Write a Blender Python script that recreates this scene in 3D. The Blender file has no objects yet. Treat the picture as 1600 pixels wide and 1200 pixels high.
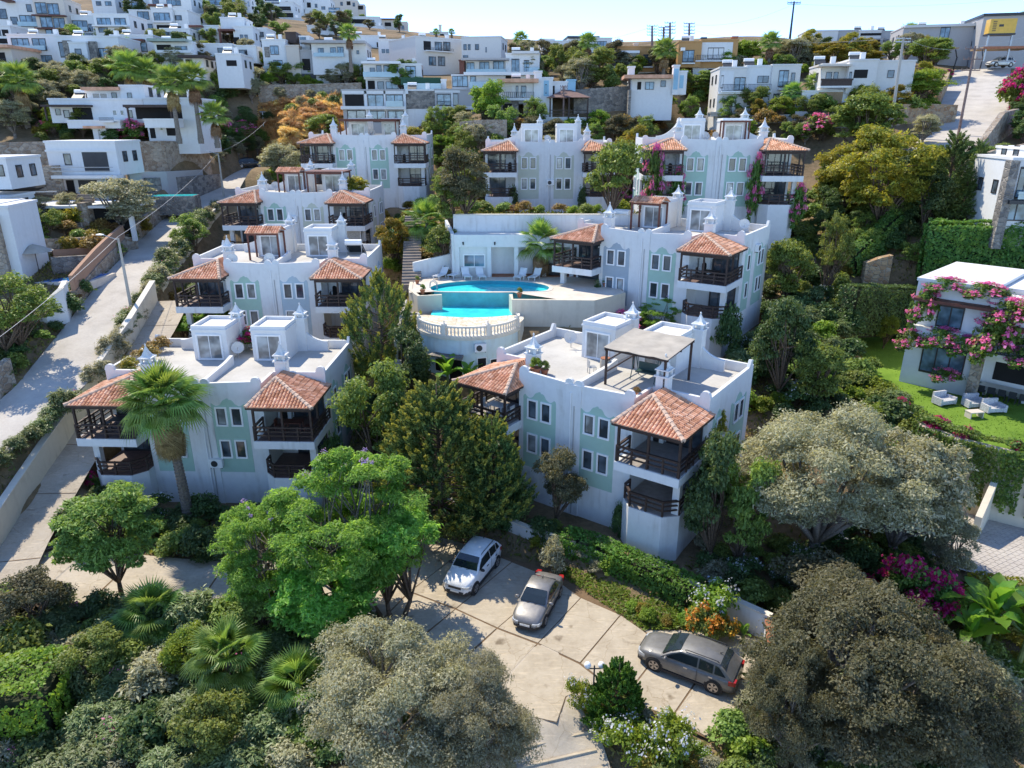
import bpy, math, random
import numpy as np
from mathutils import Vector, Matrix
R = math.radians
S = bpy.context.scene
COL = S.collection
# ------------------------------------------------------------------ camera
FPX = 1111.0                      # focal length in pixels of the 1600 x 1200 photograph
PITCH = R(20.0)
CAMZ = 24.0
cd = bpy.data.cameras.new('camera'); cam = bpy.data.objects.new('camera', cd); COL.objects.link(cam)
cd.sensor_width = 36.0; cd.lens = 36.0 * FPX / 1600.0; cd.clip_start = 0.5; cd.clip_end = 6000
cam.location = (0, 0, CAMZ); cam.rotation_euler = (R(90) - PITCH, 0, 0)
S.camera = cam
# ------------------------------------------------------------------ sky, sun, exposure
SUN_AZ = R(-40)                   # clockwise from +Y; negative is towards -X
SUN_EL = R(53)
W = bpy.data.worlds.new('World'); S.world = W; W.use_nodes = True
wn = W.node_tree.nodes; wn.clear()
sky = wn.new('ShaderNodeTexSky'); sky.sky_type = 'NISHITA'; sky.sun_disc = False
sky.sun_elevation = SUN_EL; sky.sun_rotation = SUN_AZ; sky.altitude = 2500
sky.air_density = 0.67; sky.dust_density = 0.0; sky.ozone_density = 4.0
bg = wn.new('ShaderNodeBackground'); bg.inputs['Strength'].default_value = 0.15
wo = wn.new('ShaderNodeOutputWorld')
W.node_tree.links.new(sky.outputs[0], bg.inputs[0]); W.node_tree.links.new(bg.outputs[0], wo.inputs[0])
sl = bpy.data.lights.new('sun', 'SUN'); sl.energy = 2.0; sl.angle = R(0.5); sl.color = (1.0, 0.91, 0.74)
so = bpy.data.objects.new('sun', sl); COL.objects.link(so)
to_sun = Vector((math.sin(SUN_AZ) * math.cos(SUN_EL), math.cos(SUN_AZ) * math.cos(SUN_EL), math.sin(SUN_EL)))
so.rotation_euler = to_sun.to_track_quat('Z', 'Y').to_euler(); so.location = (0, 0, 150)
S.view_settings.view_transform = 'Standard'; S.view_settings.look = 'None'
S.view_settings.gamma = 1.0; S.view_settings.use_curve_mapping = False
S.view_settings.exposure = 1.62
S.cycles.max_bounces = 6; S.cycles.diffuse_bounces = 4; S.cycles.glossy_bounces = 3
S.cycles.transmission_bounces = 4; S.cycles.transparent_max_bounces = 8
S.cycles.sample_clamp_indirect = 6.0
# ------------------------------------------------------------------ pixels of the photo -> rays
CP, SP = math.cos(PITCH), math.sin(PITCH)
def ray(u, v):
 xc = (u - 800.0) / FPX; yc = (600.0 - v) / FPX
 return Vector((xc, CP + yc * SP, -SP + yc * CP))
def P(u, v, t):
 return Vector((0, 0, CAMZ)) + ray(u, v) * t
def Pz(u, v, z):
 d = ray(u, v); return Vector((0, 0, CAMZ)) + d * ((z - CAMZ) / d.z)
# ------------------------------------------------------------------ naming helpers
def tag(o, label=None, cat=None, group=None, kind=None):
 if label: o['label'] = label
 if cat: o['category'] = cat
 if group: o['group'] = group
 if kind: o['kind'] = kind
 return o
def thing(name, label, cat, loc=(0, 0, 0), rz=0.0, group=None):
 o = bpy.data.objects.new(name, None); COL.objects.link(o)
 o.empty_display_size = 0.2
 o.location = loc; o.rotation_euler = (0, 0, rz)
 return tag(o, label, cat, group)
def put(name, me, parent=None, loc=(0, 0, 0), rz=0.0, sc=(1, 1, 1), rot=None, kind=None, label=None):
 o = bpy.data.objects.new(name, me); COL.objects.link(o)
 o.parent = parent; o.location = loc
 o.rotation_euler = rot if rot is not None else (0, 0, rz)
 o.scale = sc
 if kind: o['kind'] = kind
 if label: o['label'] = label
 return o
# ------------------------------------------------------------------ mesh builder
class MB:
 def __init__(s): s.v = []; s.f = []
 def add(s, vs, fs):
  b = len(s.v); s.v.extend(tuple(p) for p in vs); s.f.extend(tuple(i + b for i in f) for f in fs); return s
 def box(s, x0, x1, y0, y1, z0, z1):
  return s.add([(x0,y0,z0),(x1,y0,z0),(x1,y1,z0),(x0,y1,z0),(x0,y0,z1),(x1,y0,z1),(x1,y1,z1),(x0,y1,z1)],
      [(0,3,2,1),(4,5,6,7),(0,1,5,4),(1,2,6,5),(2,3,7,6),(3,0,4,7)])
 def prism(s, poly, z0, z1):
  n = len(poly)
  vs = [(p[0], p[1], z0) for p in poly] + [(p[0], p[1], z1) for p in poly]
  fs = [tuple(range(n - 1, -1, -1)), tuple(range(n, 2 * n))]
  fs += [(i, (i + 1) % n, n + (i + 1) % n, n + i) for i in range(n)]
  return s.add(vs, fs)
 def prism_y(s, poly, y0, y1):          # poly in x,z
  n = len(poly)
  vs = [(p[0], y0, p[1]) for p in poly] + [(p[0], y1, p[1]) for p in poly]
  fs = [tuple(range(n)), tuple(range(2 * n - 1, n - 1, -1))]
  fs += [((i + 1) % n, i, n + i, n + (i + 1) % n) for i in range(n)]
  return s.add(vs, fs)
 def prism_x(s, poly, x0, x1):          # poly in y,z
  n = len(poly)
  vs = [(x0, p[0], p[1]) for p in poly] + [(x1, p[0], p[1]) for p in poly]
  fs = [tuple(range(n - 1, -1, -1)), tuple(range(n, 2 * n))]
  fs += [(i, (i + 1) % n, n + (i + 1) % n, n + i) for i in range(n)]
  return s.add(vs, fs)
 def tube(s, p0, p1, r0, r1=None, n=6, cap=True):
  p0 = Vector(p0); p1 = Vector(p1); r1 = r0 if r1 is None else r1
  d = (p1 - p0); d = d.normalized() if d.length > 1e-6 else Vector((0, 0, 1))
  a = d.orthogonal().normalized(); b = d.cross(a)
  vs = []
  for p, r in ((p0, r0), (p1, r1)):
   for k in range(n):
    t = 2 * math.pi * k / n; vs.append(p + a * (r * math.cos(t)) + b * (r * math.sin(t)))
  fs = [(k, (k + 1) % n, n + (k + 1) % n, n + k) for k in range(n)]
  if cap: fs += [tuple(range(n - 1, -1, -1)), tuple(range(n, 2 * n))]
  return s.add(vs, fs)
 def path(s, pts, rads, n=6):
  for i in range(len(pts) - 1):
   s.tube(pts[i], pts[i + 1], rads[i], rads[i + 1], n, cap=True)
  return s
 def lathe(s, prof, c=(0, 0, 0), n=12):
  vs = []; m = len(prof)
  for r, z in prof:
   for k in range(n):
    t = 2 * math.pi * k / n; vs.append((c[0] + r * math.cos(t), c[1] + r * math.sin(t), c[2] + z))
  fs = [(i * n + k, i * n + (k + 1) % n, (i + 1) * n + (k + 1) % n, (i + 1) * n + k) for i in range(m - 1) for k in range(n)]
  fs += [tuple(range(n - 1, -1, -1)), tuple((m - 1) * n + k for k in range(n))]
  return s.add(vs, fs)
 def beam(s, p0, p1, w, h):             # rectangular bar, h along z
  p0 = Vector(p0); p1 = Vector(p1); d = (p1 - p0).normalized()
  a = Vector((-d.y, d.x, 0)); a = a.normalized() if a.length > 1e-4 else Vector((1, 0, 0)); b = d.cross(a)
  vs = [p + a * (sx * w / 2) + b * (sz * h / 2) for p in (p0, p1) for sx, sz in ((-1,-1),(1,-1),(1,1),(-1,1))]
  return s.add(vs, [(0,1,2,3),(7,6,5,4),(0,4,5,1),(1,5,6,2),(2,6,7,3),(3,7,4,0)])
 def mesh(s, name, mat, smooth=False, sharp=None):
  me = bpy.data.meshes.new(name); me.from_pydata(s.v, [], s.f)
  me.materials.append(mat)
  if smooth:
   me.polygons.foreach_set('use_smooth', np.ones(len(me.polygons), dtype=bool))
   if sharp: me.set_sharp_from_angle(angle=R(sharp))
  me.update(); return me
def np_mesh(name, V, F, mat, smooth=False):   # V (n,3), F (m,k) with constant k
 me = bpy.data.meshes.new(name); V = np.asarray(V, dtype=np.float32); F = np.asarray(F, dtype=np.int32)
 m, k = F.shape
 me.vertices.add(len(V)); me.vertices.foreach_set('co', V.ravel())
 me.loops.add(m * k); me.loops.foreach_set('vertex_index', F.ravel())
 me.polygons.add(m); me.polygons.foreach_set('loop_start', np.arange(0, m * k, k, dtype=np.int32))
 me.polygons.foreach_set('loop_total', np.full(m, k, dtype=np.int32))
 if smooth: me.polygons.foreach_set('use_smooth', np.ones(m, dtype=bool))
 me.materials.append(mat); me.update(calc_edges=True); return me
CACHE = {}
def cached(key, fn):
 if key not in CACHE: CACHE[key] = fn()
 return CACHE[key]
def ubox(mat):                         # unit cube shared by all plain boxes of one material; size comes from the object's scale
 return cached(('ubox', mat.name), lambda: MB().box(-.5, .5, -.5, .5, -.5, .5).mesh('box_' + mat.name, mat))
def bx(name, mat, parent, x0, x1, y0, y1, z0, z1, kind=None, label=None):
 return put(name, ubox(mat), parent, ((x0 + x1) / 2, (y0 + y1) / 2, (z0 + z1) / 2), 0, (x1 - x0, y1 - y0, z1 - z0), kind=kind, label=label)
# ------------------------------------------------------------------ materials
def mat_base(name):
 m = bpy.data.materials.new(name); m.use_nodes = True
 nt = m.node_tree; b = nt.nodes['Principled BSDF']; return m, nt, b
def noise(nt, scale, detail=4.0, rough=0.55, coord='pos', dist=0.0):
 n = nt.nodes.new('ShaderNodeTexNoise'); n.inputs['Scale'].default_value = scale
 n.inputs['Detail'].default_value = detail; n.inputs['Roughness'].default_value = rough; n.inputs['Distortion'].default_value = dist
 nt.links.new(coords(nt, coord), n.inputs['Vector']); return n
def coords(nt, coord):
 if coord == 'pos': return nt.nodes.new('ShaderNodeNewGeometry').outputs['Position']
 return nt.nodes.new('ShaderNodeTexCoord').outputs['Object']
def ramp(nt, src, stops):
 r = nt.nodes.new('ShaderNodeValToRGB'); e = r.color_ramp.elements
 while len(e) < len(stops): e.new(0.5)
 for i, (p, c) in enumerate(stops):
  e[i].position = p; e[i].color = (c[0], c[1], c[2], 1)
 nt.links.new(src, r.inputs[0]); return r
def mix(nt, fac, a, b, mode='MIX'):
 m = nt.nodes.new('ShaderNodeMix'); m.data_type = 'RGBA'; m.blend_type = mode
 for k, x in ((0, fac), (6, a), (7, b)):
  if isinstance(x, (int, float)): m.inputs[k].default_value = x
  elif isinstance(x, tuple): m.inputs[k].default_value = (x[0], x[1], x[2], 1)
  else: nt.links.new(x, m.inputs[k])
 return m.outputs[2]
def bump(nt, b, src, strength=0.3, dist=0.05):
 n = nt.nodes.new('ShaderNodeBump'); n.inputs['Strength'].default_value = strength; n.inputs['Distance'].default_value = dist
 nt.links.new(src, n.inputs['Height']); nt.links.new(n.outputs[0], b.inputs['Normal'])
def scale3(nt, vec, s):
 n = nt.nodes.new('ShaderNodeVectorMath'); n.operation = 'MULTIPLY'; n.inputs[1].default_value = s
 nt.links.new(vec, n.inputs[0]); return n.outputs[0]
def m_plain(name, c, rough=0.6, var=0.12, scale=1.5, metal=0.0, bumps=0.0, spec=0.5, coat=0.0):
 m, nt, b = mat_base(name)
 n = noise(nt, scale)
 d = tuple(x * (1 - var) for x in c); l = tuple(min(1, x * (1 + var * .7)) for x in c)
 r = ramp(nt, n.outputs[0], [(0.3, d), (0.7, l)])
 nt.links.new(r.outputs[0], b.inputs['Base Color'])
 b.inputs['Roughness'].default_value = rough; b.inputs['Metallic'].default_value = metal
 b.inputs['Specular IOR Level'].default_value = spec; b.inputs['Coat Weight'].default_value = coat
 if bumps:
  n2 = noise(nt, scale * 14); bump(nt, b, n2.outputs[0], bumps, 0.02)
 return m
def m_plaster(name, c, stain=(0.45, 0.42, 0.36), amount=0.35):   # painted render with vertical run-off streaks and patches
 m, nt, b = mat_base(name)
 pos = coords(nt, 'pos')
 s1 = nt.nodes.new('ShaderNodeTexNoise'); s1.inputs['Scale'].default_value = 1.0; s1.inputs['Detail'].default_value = 5
 nt.links.new(scale3(nt, pos, (2.6, 2.6, 0.35)), s1.inputs['Vector'])
 s2 = noise(nt, 0.5, 6, 0.65)
 r1 = ramp(nt, s1.outputs[0], [(0.50, (0, 0, 0)), (0.78, (1, 1, 1))])
 r2 = ramp(nt, s2.outputs[0], [(0.42, (0, 0, 0)), (0.7, (1, 1, 1))])
 f = mix(nt, 1.0, r1.outputs[0], r2.outputs[0], 'MULTIPLY')
 sc = nt.nodes.new('ShaderNodeMath'); sc.operation = 'MULTIPLY'; sc.inputs[1].default_value = amount
 nt.links.new(f, sc.inputs[0])
 v = noise(nt, 3.0); base = ramp(nt, v.outputs[0], [(0.3, tuple(x * .94 for x in c)), (0.7, c)])
 nt.links.new(mix(nt, sc.outputs[0], base.outputs[0], stain), b.inputs['Base Color'])
 b.inputs['Roughness'].default_value = 0.85; b.inputs['Specular IOR Level'].default_value = 0.25
 n2 = noise(nt, 22, 3); bump(nt, b, n2.outputs[0], 0.15, 0.02)
 return m
def m_stone(name, c1, c2, joint, scale=2.2, bmp=0.8):
 m, nt, b = mat_base(name)
 pos = coords(nt, 'pos'); vec = scale3(nt, pos, (1, 1, 1.35))
 dn = noise(nt, 3.0, 2); wob = mix(nt, 0.06, vec, dn.outputs['Color'], 'ADD')
 v = nt.nodes.new('ShaderNodeTexVoronoi'); v.inputs['Scale'].default_value = scale; nt.links.new(wob, v.inputs['Vector'])
 e = nt.nodes.new('ShaderNodeTexVoronoi'); e.feature = 'DISTANCE_TO_EDGE'; e.inputs['Scale'].default_value = scale; nt.links.new(wob, e.inputs['Vector'])
 sep = nt.nodes.new('ShaderNodeSeparateColor'); nt.links.new(v.outputs['Color'], sep.inputs[0])
 r = ramp(nt, sep.outputs[0], [(0.1, c1), (0.5, tuple((a + d) / 2 for a, d in zip(c1, c2))), (0.9, c2)])
 g = noise(nt, 12, 4); gr = ramp(nt, g.outputs[0], [(0.3, (.72, .72, .72)), (0.7, (1.1, 1.08, 1.05))])
 stone = mix(nt, 1.0, r.outputs[0], gr.outputs[0], 'MULTIPLY')
 er = ramp(nt, e.outputs[0], [(0.015, (1, 1, 1)), (0.06, (0, 0, 0))])
 nt.links.new(mix(nt, er.outputs[0], stone, joint), b.inputs['Base Color'])
 b.inputs['Roughness'].default_value = 0.9; b.inputs['Specular IOR Level'].default_value = 0.2
 hr = ramp(nt, e.outputs[0], [(0.0, (0, 0, 0)), (0.12, (1, 1, 1))])
 hh = mix(nt, 0.3, hr.outputs[0], g.outputs[0], 'ADD'); bump(nt, b, hh, bmp, 0.08)
 return m
def m_ground(name, stops, scale=0.25, fine=6.0, bmp=0.4):
 m, nt, b = mat_base(name)
 a = noise(nt, scale, 6, 0.6); c = noise(nt, fine, 5, 0.7)
 f = mix(nt, 0.35, a.outputs[0], c.outputs[0])
 r = ramp(nt, f, stops); nt.links.new(r.outputs[0], b.inputs['Base Color'])
 b.inputs['Roughness'].default_value = 0.95; b.inputs['Specular IOR Level'].default_value = 0.15
 bump(nt, b, c.outputs[0], bmp, 0.06); return m
def m_leaf(name, cols, transl=0.3, rough=0.55, spec=0.3, hue=0.06):
 m, nt, b = mat_base(name)
 g = nt.nodes.new('ShaderNodeNewGeometry'); oi = nt.nodes.new('ShaderNodeObjectInfo')
 r = ramp(nt, g.outputs['Random Per Island'], [(i / max(1, len(cols) - 1), c) for i, c in enumerate(cols)])
 h = nt.nodes.new('ShaderNodeHueSaturation')
 mr = nt.nodes.new('ShaderNodeMapRange'); mr.inputs[3].default_value = 0.5 - hue * .5; mr.inputs[4].default_value = 0.5 + hue * .35
 nt.links.new(oi.outputs['Random'], mr.inputs[0]); nt.links.new(mr.outputs[0], h.inputs['Hue'])
 mv = nt.nodes.new('ShaderNodeMapRange'); mv.inputs[3].default_value = 0.8; mv.inputs[4].default_value = 1.2
 nt.links.new(oi.outputs['Random'], mv.inputs[0]); nt.links.new(mv.outputs[0], h.inputs['Value'])
 nt.links.new(r.outputs[0], h.inputs['Color']); nt.links.new(h.outputs[0], b.inputs['Base Color'])
 b.inputs['Roughness'].default_value = rough; b.inputs['Specular IOR Level'].default_value = spec
 tr = nt.nodes.new('ShaderNodeBsdfTranslucent'); nt.links.new(h.outputs[0], tr.inputs[0])
 ms = nt.nodes.new('ShaderNodeMixShader'); ms.inputs[0].default_value = transl
 out = nt.nodes['Material Output']
 nt.links.new(b.outputs[0], ms.inputs[1]); nt.links.new(tr.outputs[0], ms.inputs[2]); nt.links.new(ms.outputs[0], out.inputs[0])
 return m
def m_glass(name, c=(0.03, 0.04, 0.05), rough=0.06):   # window glass in front of a dim room
 m, nt, b = mat_base(name)
 n = noise(nt, 0.9, 2); r = ramp(nt, n.outputs[0], [(0.4, c), (0.65, tuple(min(1, x * 3.0 + .02) for x in c))])
 nt.links.new(r.outputs[0], b.inputs['Base Color']); b.inputs['Roughness'].default_value = rough
 b.inputs['Specular IOR Level'].default_value = 0.8; return m
M = {}
M['white'] = m_plaster('white_render', (0.72, 0.72, 0.705), (0.36, 0.33, 0.28), 0.75)
M['white2'] = m_plaster('clean_white_render', (0.71, 0.71, 0.695), (0.42, 0.39, 0.34), 0.4)
M['trim'] = m_plain('white_trim', (0.82, 0.82, 0.81), 0.6, 0.04)
M['cream'] = m_plaster('cream_render', (0.62, 0.55, 0.47), amount=0.15)
M['grey_render'] = m_plaster('grey_render', (0.42, 0.41, 0.40), amount=0.25)
M['pale'] = m_plaster('pale_render', (0.66, 0.64, 0.60), amount=0.2)
M['ochre'] = m_plaster('ochre_render', (0.48, 0.27, 0.11), amount=0.15)
M['skyblue'] = m_plaster('light_blue_render', (0.30, 0.50, 0.62), amount=0.12)
M['pool_wall'] = m_plaster('pale_blue_render', (0.62, 0.74, 0.75), (0.42, 0.36, 0.26), 0.8)
M['cream_wall'] = m_plaster('weathered_cream_render', (0.66, 0.60, 0.48), (0.30, 0.24, 0.16), 0.7)
M['green_panel'] = m_plaster('sage_green_render', (0.38, 0.54, 0.45), (0.55, 0.62, 0.56), 0.3)
M['blue_panel'] = m_plaster('grey_blue_render', (0.44, 0.53, 0.58), (0.55, 0.6, 0.6), 0.3)
M['slate_panel'] = m_plaster('slate_render', (0.36, 0.42, 0.47), (0.45, 0.48, 0.5), 0.3)
M['olive_panel'] = m_plaster('pale_olive_render', (0.54, 0.56, 0.46), (0.5, 0.55, 0.45), 0.3)
M['deck'] = m_ground('roof_deck_concrete', [(0.3, (0.40, 0.38, 0.345)), (0.5, (0.50, 0.48, 0.44)), (0.75, (0.58, 0.56, 0.515))], 0.5, 9, 0.2)
M['wood'] = m_plain('dark_brown_wood', (0.045, 0.024, 0.018), 0.6, 0.4, 6)
M['redwood'] = m_plain('red_brown_wood', (0.13, 0.04, 0.025), 0.6, 0.3, 6)
M['tile_floor'] = m_plain('brown_floor_tiles', (0.16, 0.10, 0.085), 0.6, 0.25, 3)
M['grey_floor'] = m_plain('grey_floor_tiles', (0.30, 0.27, 0.25), 0.6, 0.2, 3)
M['glass'] = m_glass('window_glass')
M['glass_pale'] = m_glass('curtained_glass', (0.14, 0.15, 0.15), 0.12)
M['glass_blue'] = m_glass('blue_window_glass', (0.06, 0.10, 0.13), 0.05)
M['curtain'] = m_plain('curtain', (0.42, 0.40, 0.36), 0.9, 0.3, 8)
M['dark'] = m_plain('dark_grey_metal', (0.03, 0.032, 0.035), 0.5, 0.2)
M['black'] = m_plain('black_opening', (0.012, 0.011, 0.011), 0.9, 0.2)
M['frame_dark'] = m_plain('dark_frame', (0.035, 0.03, 0.03), 0.45, 0.2)
M['metal'] = m_plain('galvanised_metal', (0.42, 0.43, 0.44), 0.45, 0.15, 4, 0.5)
M['concrete'] = m_ground('concrete', [(0.3, (0.33, 0.30, 0.26)), (0.5, (0.44, 0.41, 0.36)), (0.72, (0.54, 0.50, 0.44))], 0.6, 7, 0.3)
M['stone'] = m_stone('rubble_stone', (0.28, 0.21, 0.15), (0.46, 0.39, 0.31), (0.36, 0.32, 0.27), 2.1)
M['stone_grey'] = m_stone('grey_rubble_stone', (0.17, 0.16, 0.15), (0.36, 0.33, 0.29), (0.26, 0.24, 0.22), 1.9)
M['stone_warm'] = m_stone('warm_rubble_stone', (0.36, 0.22, 0.12), (0.50, 0.38, 0.24), (0.40, 0.34, 0.26), 1.7)
M['terracotta'] = m_plain('terracotta', (0.36, 0.14, 0.07), 0.8, 0.25, 5)
M['trunk'] = m_plain('bark', (0.13, 0.09, 0.06), 0.95, 0.5, 9, bumps=0.8)
M['trunk_grey'] = m_plain('grey_bark', (0.20, 0.17, 0.14), 0.95, 0.4, 9, bumps=0.8)

# ------------------------------------------------------------------ terrain: thin-plate surface through surveyed points
CT = [  # (u, v, depth)  or (u, v, None, z)
(700,900,None,0),(900,1000,None,0),(1100,1060,None,0),(600,960,None,0),(1150,1130,None,0),(820,940,None,0),(500,910,None,0),
(850,1150,None,-.4),(850,1199,None,-.8),(300,1000,None,-.2),(100,1000,None,-.2),(100,1190,None,-1.6),(400,1190,None,-1.2),
(1300,1100,None,-.6),(1590,1190,None,-1.6),(1590,1000,None,-.5),(1300,960,None,.2),
(300,905,None,.0),(100,880,None,.3),(20,870,None,.7),(30,840,None,1.0),(75,790,None,1.8),(120,715,None,3.1),(170,640,None,4.8),(210,570,None,6.8),(240,530,None,8.0),
(1500,880,None,1.0),(1580,840,None,1.0),(1450,830,None,1.0),(1200,860,None,1.2),
(900,850,None,.9),(1040,885,None,.7),(780,800,None,1.0),(300,770,None,.8),(450,770,None,.6),(600,800,None,.6),
(600,640,None,3.6),(560,580,None,5.0),(640,590,None,6.6),(1240,640,None,5.4),(1235,590,None,6.7),(1330,420,None,11.0),(1240,470,None,9.6),
(1350,600,None,5.6),(1450,620,None,5.5),(1560,650,None,5.5),(1480,560,None,5.5),
(700,460,None,10.9),(800,440,None,10.9),(660,430,None,11),(640,370,72),(700,330,76),(900,560,None,6.5),(1000,520,None,6.6),
(1120,545,None,6.6),(600,500,None,7.2),(420,520,None,6.6),(300,500,None,7),
(330,420,None,9),(500,400,None,9.5),(620,360,None,12.6),(480,300,None,14.2),(620,290,None,15.5),(800,340,None,14.4),(950,310,None,14.6),
(1080,300,None,14.6),(1270,330,None,14.4),
(25,660,None,5.6),(100,600,None,6.8),(165,510,None,8.8),(223,425,None,11),(-60,740,None,4.2),(262,378,78),(330,315,92),(400,268,110),
(0,330,70),(0,450,60),(0,570,None,7.4),(60,520,None,9.2),(100,330,76),(100,420,66),
(450,250,100),(450,200,112),(450,160,120),(60,110,118),(200,135,110),(280,105,118),(110,60,140),(230,55,150),(450,135,125),(600,142,120),
(640,192,112),(780,125,120),(700,118,140),(850,85,160),(980,120,120),(1100,118,117),(1000,168,107),(1150,180,100),(1300,178,96),(1340,88,150),
(1500,112,125),(1550,105,130),(1520,212,85),(1430,300,75),(1520,345,66),(1590,350,66),(1590,210,86),
(620,58,320),(500,25,280),(400,30,230),(330,20,190),(20,60,150),(20,230,90),(150,225,92),(250,225,92),(700,60,190),(1000,75,150),(1240,60,150),
(820,230,92),(1000,215,95),(700,215,105),(1200,210,95),
]
def ctrl():
 L = []
 for c in CT:
  p = P(c[0], c[1], c[2]) if c[2] is not None else Pz(c[0], c[1], c[3])
  L.append(tuple(p))
 L += [(0,-30,-5),(-70,-20,-5),(70,-20,-5),(-70,25,2),(75,30,2),(0,8,-2.5),(-30,10,-3),(30,10,-2.5),(90,80,16),(-90,70,15),(-130,140,36),
   (130,140,36),(-200,260,62),(-120,330,74),(200,200,42),(60,240,46),(160,300,40),(-20,420,66),(300,100,30),(-300,100,40),(-300,400,80),(300,450,45),(0,600,60)]
 return np.array(L, dtype=np.float64)
_C = ctrl()
def _phi(r2): return 0.5 * r2 * np.log(r2 + 1e-9)
def _fit(C, lam=6.0):
 n = len(C); X = C[:, :2] / 50.0
 r2 = ((X[:, None] - X[None]) ** 2).sum(-1)
 A = np.zeros((n + 3, n + 3)); A[:n, :n] = _phi(r2) + np.eye(n) * lam * 1e-3
 A[:n, n] = 1; A[:n, n + 1:] = X; A[n, :n] = 1; A[n + 1:, :n] = X.T
 return np.linalg.solve(A, np.concatenate([C[:, 2], np.zeros(3)]))
_W = _fit(_C)
def tps(xy):
 xy = np.asarray(xy, dtype=np.float64) / 50.0; X = _C[:, :2] / 50.0; out = np.empty(len(xy))
 for i in range(0, len(xy), 20000):
  q = xy[i:i + 20000]; r2 = ((q[:, None] - X[None]) ** 2).sum(-1)
  out[i:i + 20000] = _phi(r2) @ _W[:len(X)] + _W[len(X)] + q @ _W[len(X) + 1:]
 return out
def seg_dist(q, poly, closed=True):
 d = np.full(len(q), 1e9); n = len(poly)
 for i in range(n if closed else n - 1):
  a = np.array(poly[i][:2]); b = np.array(poly[(i + 1) % n][:2]); ab = b - a
  t = np.clip(((q - a) @ ab) / max(1e-9, ab @ ab), 0, 1)
  d = np.minimum(d, np.linalg.norm(q - a - t[:, None] * ab, axis=1))
 return d
def inside(q, poly):
 r = np.zeros(len(q), dtype=bool); n = len(poly)
 for i in range(n):
  x0, y0 = poly[i][:2]; x1, y1 = poly[(i + 1) % n][:2]
  c = ((y0 > q[:, 1]) != (y1 > q[:, 1]));
  xx = (x1 - x0) * (q[:, 1] - y0) / ((y1 - y0) if abs(y1 - y0) > 1e-9 else 1e-9) + x0
  r ^= c & (q[:, 0] < xx)
 return r
PADS = []      # (polygon, z or None, falloff, mode)  mode 'set' | 'max'
ROADS = []     # (centre line [(x,y,z)], half width, falloff)
def height(xy, sink=0.0):
 q = np.asarray(xy, dtype=np.float64); z = tps(q)
 for line, hw, fo in ROADS:
  best = np.full(len(q), 1e9); bz = np.zeros(len(q))
  for i in range(len(line) - 1):
   a = np.array(line[i][:2]); b = np.array(line[i + 1][:2]); ab = b - a
   t = np.clip(((q - a) @ ab) / max(1e-9, ab @ ab), 0, 1)
   d = np.linalg.norm(q - a - t[:, None] * ab, axis=1); zz = line[i][2] + t * (line[i + 1][2] - line[i][2])
   k = d < best; best[k] = d[k]; bz[k] = zz[k]
  w = np.clip(1 - (best - hw) / fo, 0, 1); w = w * w * (3 - 2 * w)
  z = z * (1 - w) + (bz - np.where(best < hw + .3, sink, 0)) * w
 for poly, pz, fo, mode in PADS:
  ins = inside(q, poly); d = np.where(ins, 0, seg_dist(q, poly))
  w = np.clip(1 - d / fo, 0, 1); w = w * w * (3 - 2 * w)
  tgt = pz - np.where(d < .3, sink, 0)
  if mode == 'max': tgt = np.minimum(z, tgt)
  z = z * (1 - w) + tgt * w
 return z
GRID = None
def hfast(q):                          # bilinear look-up in the ground grid
 xs, ys, Z = GRID; q = np.asarray(q, dtype=float)
 i = np.clip(np.searchsorted(xs, q[:, 0]) - 1, 0, len(xs) - 2); j = np.clip(np.searchsorted(ys, q[:, 1]) - 1, 0, len(ys) - 2)
 a = np.clip((q[:, 0] - xs[i]) / (xs[i + 1] - xs[i]), 0, 1); b = np.clip((q[:, 1] - ys[j]) / (ys[j + 1] - ys[j]), 0, 1)
 return Z[j, i] * (1 - a) * (1 - b) + Z[j, i + 1] * a * (1 - b) + Z[j + 1, i] * (1 - a) * b + Z[j + 1, i + 1] * a * b
def H(x, y): return float(hfast(np.array([[x, y]]))[0])
def G(u, v, tmax=400.0):               # where the sight line through a pixel meets the ground
 ts = np.concatenate([np.arange(12, 130, 0.6), np.arange(130, tmax, 2.5)])
 d = np.array(ray(u, v)); p = np.array([0, 0, CAMZ])[None] + ts[:, None] * d[None]
 below = p[:, 2] < hfast(p[:, :2])
 if not below.any(): i = len(ts) - 1; t = ts[i]
 else:
  i = int(np.argmax(below)); lo, hi = (ts[i - 1] if i else ts[i] - 1), ts[i]
  t = (lo + hi) / 2
  for _ in range(6):
   q = np.array([0, 0, CAMZ]) + t * d
   if q[2] < hfast(q[None, :2])[0]: hi = t
   else: lo = t
   t = (lo + hi) / 2
 q = Vector((0, 0, CAMZ)) + Vector(d) * t
 return q, t
def rect_poly(o, rz, x0, x1, y0, y1):
 c, s = math.cos(rz), math.sin(rz)
 return [(o[0] + c * x - s * y, o[1] + s * x + c * y) for x, y in ((x0, y0), (x1, y0), (x1, y1), (x0, y1))]
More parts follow.
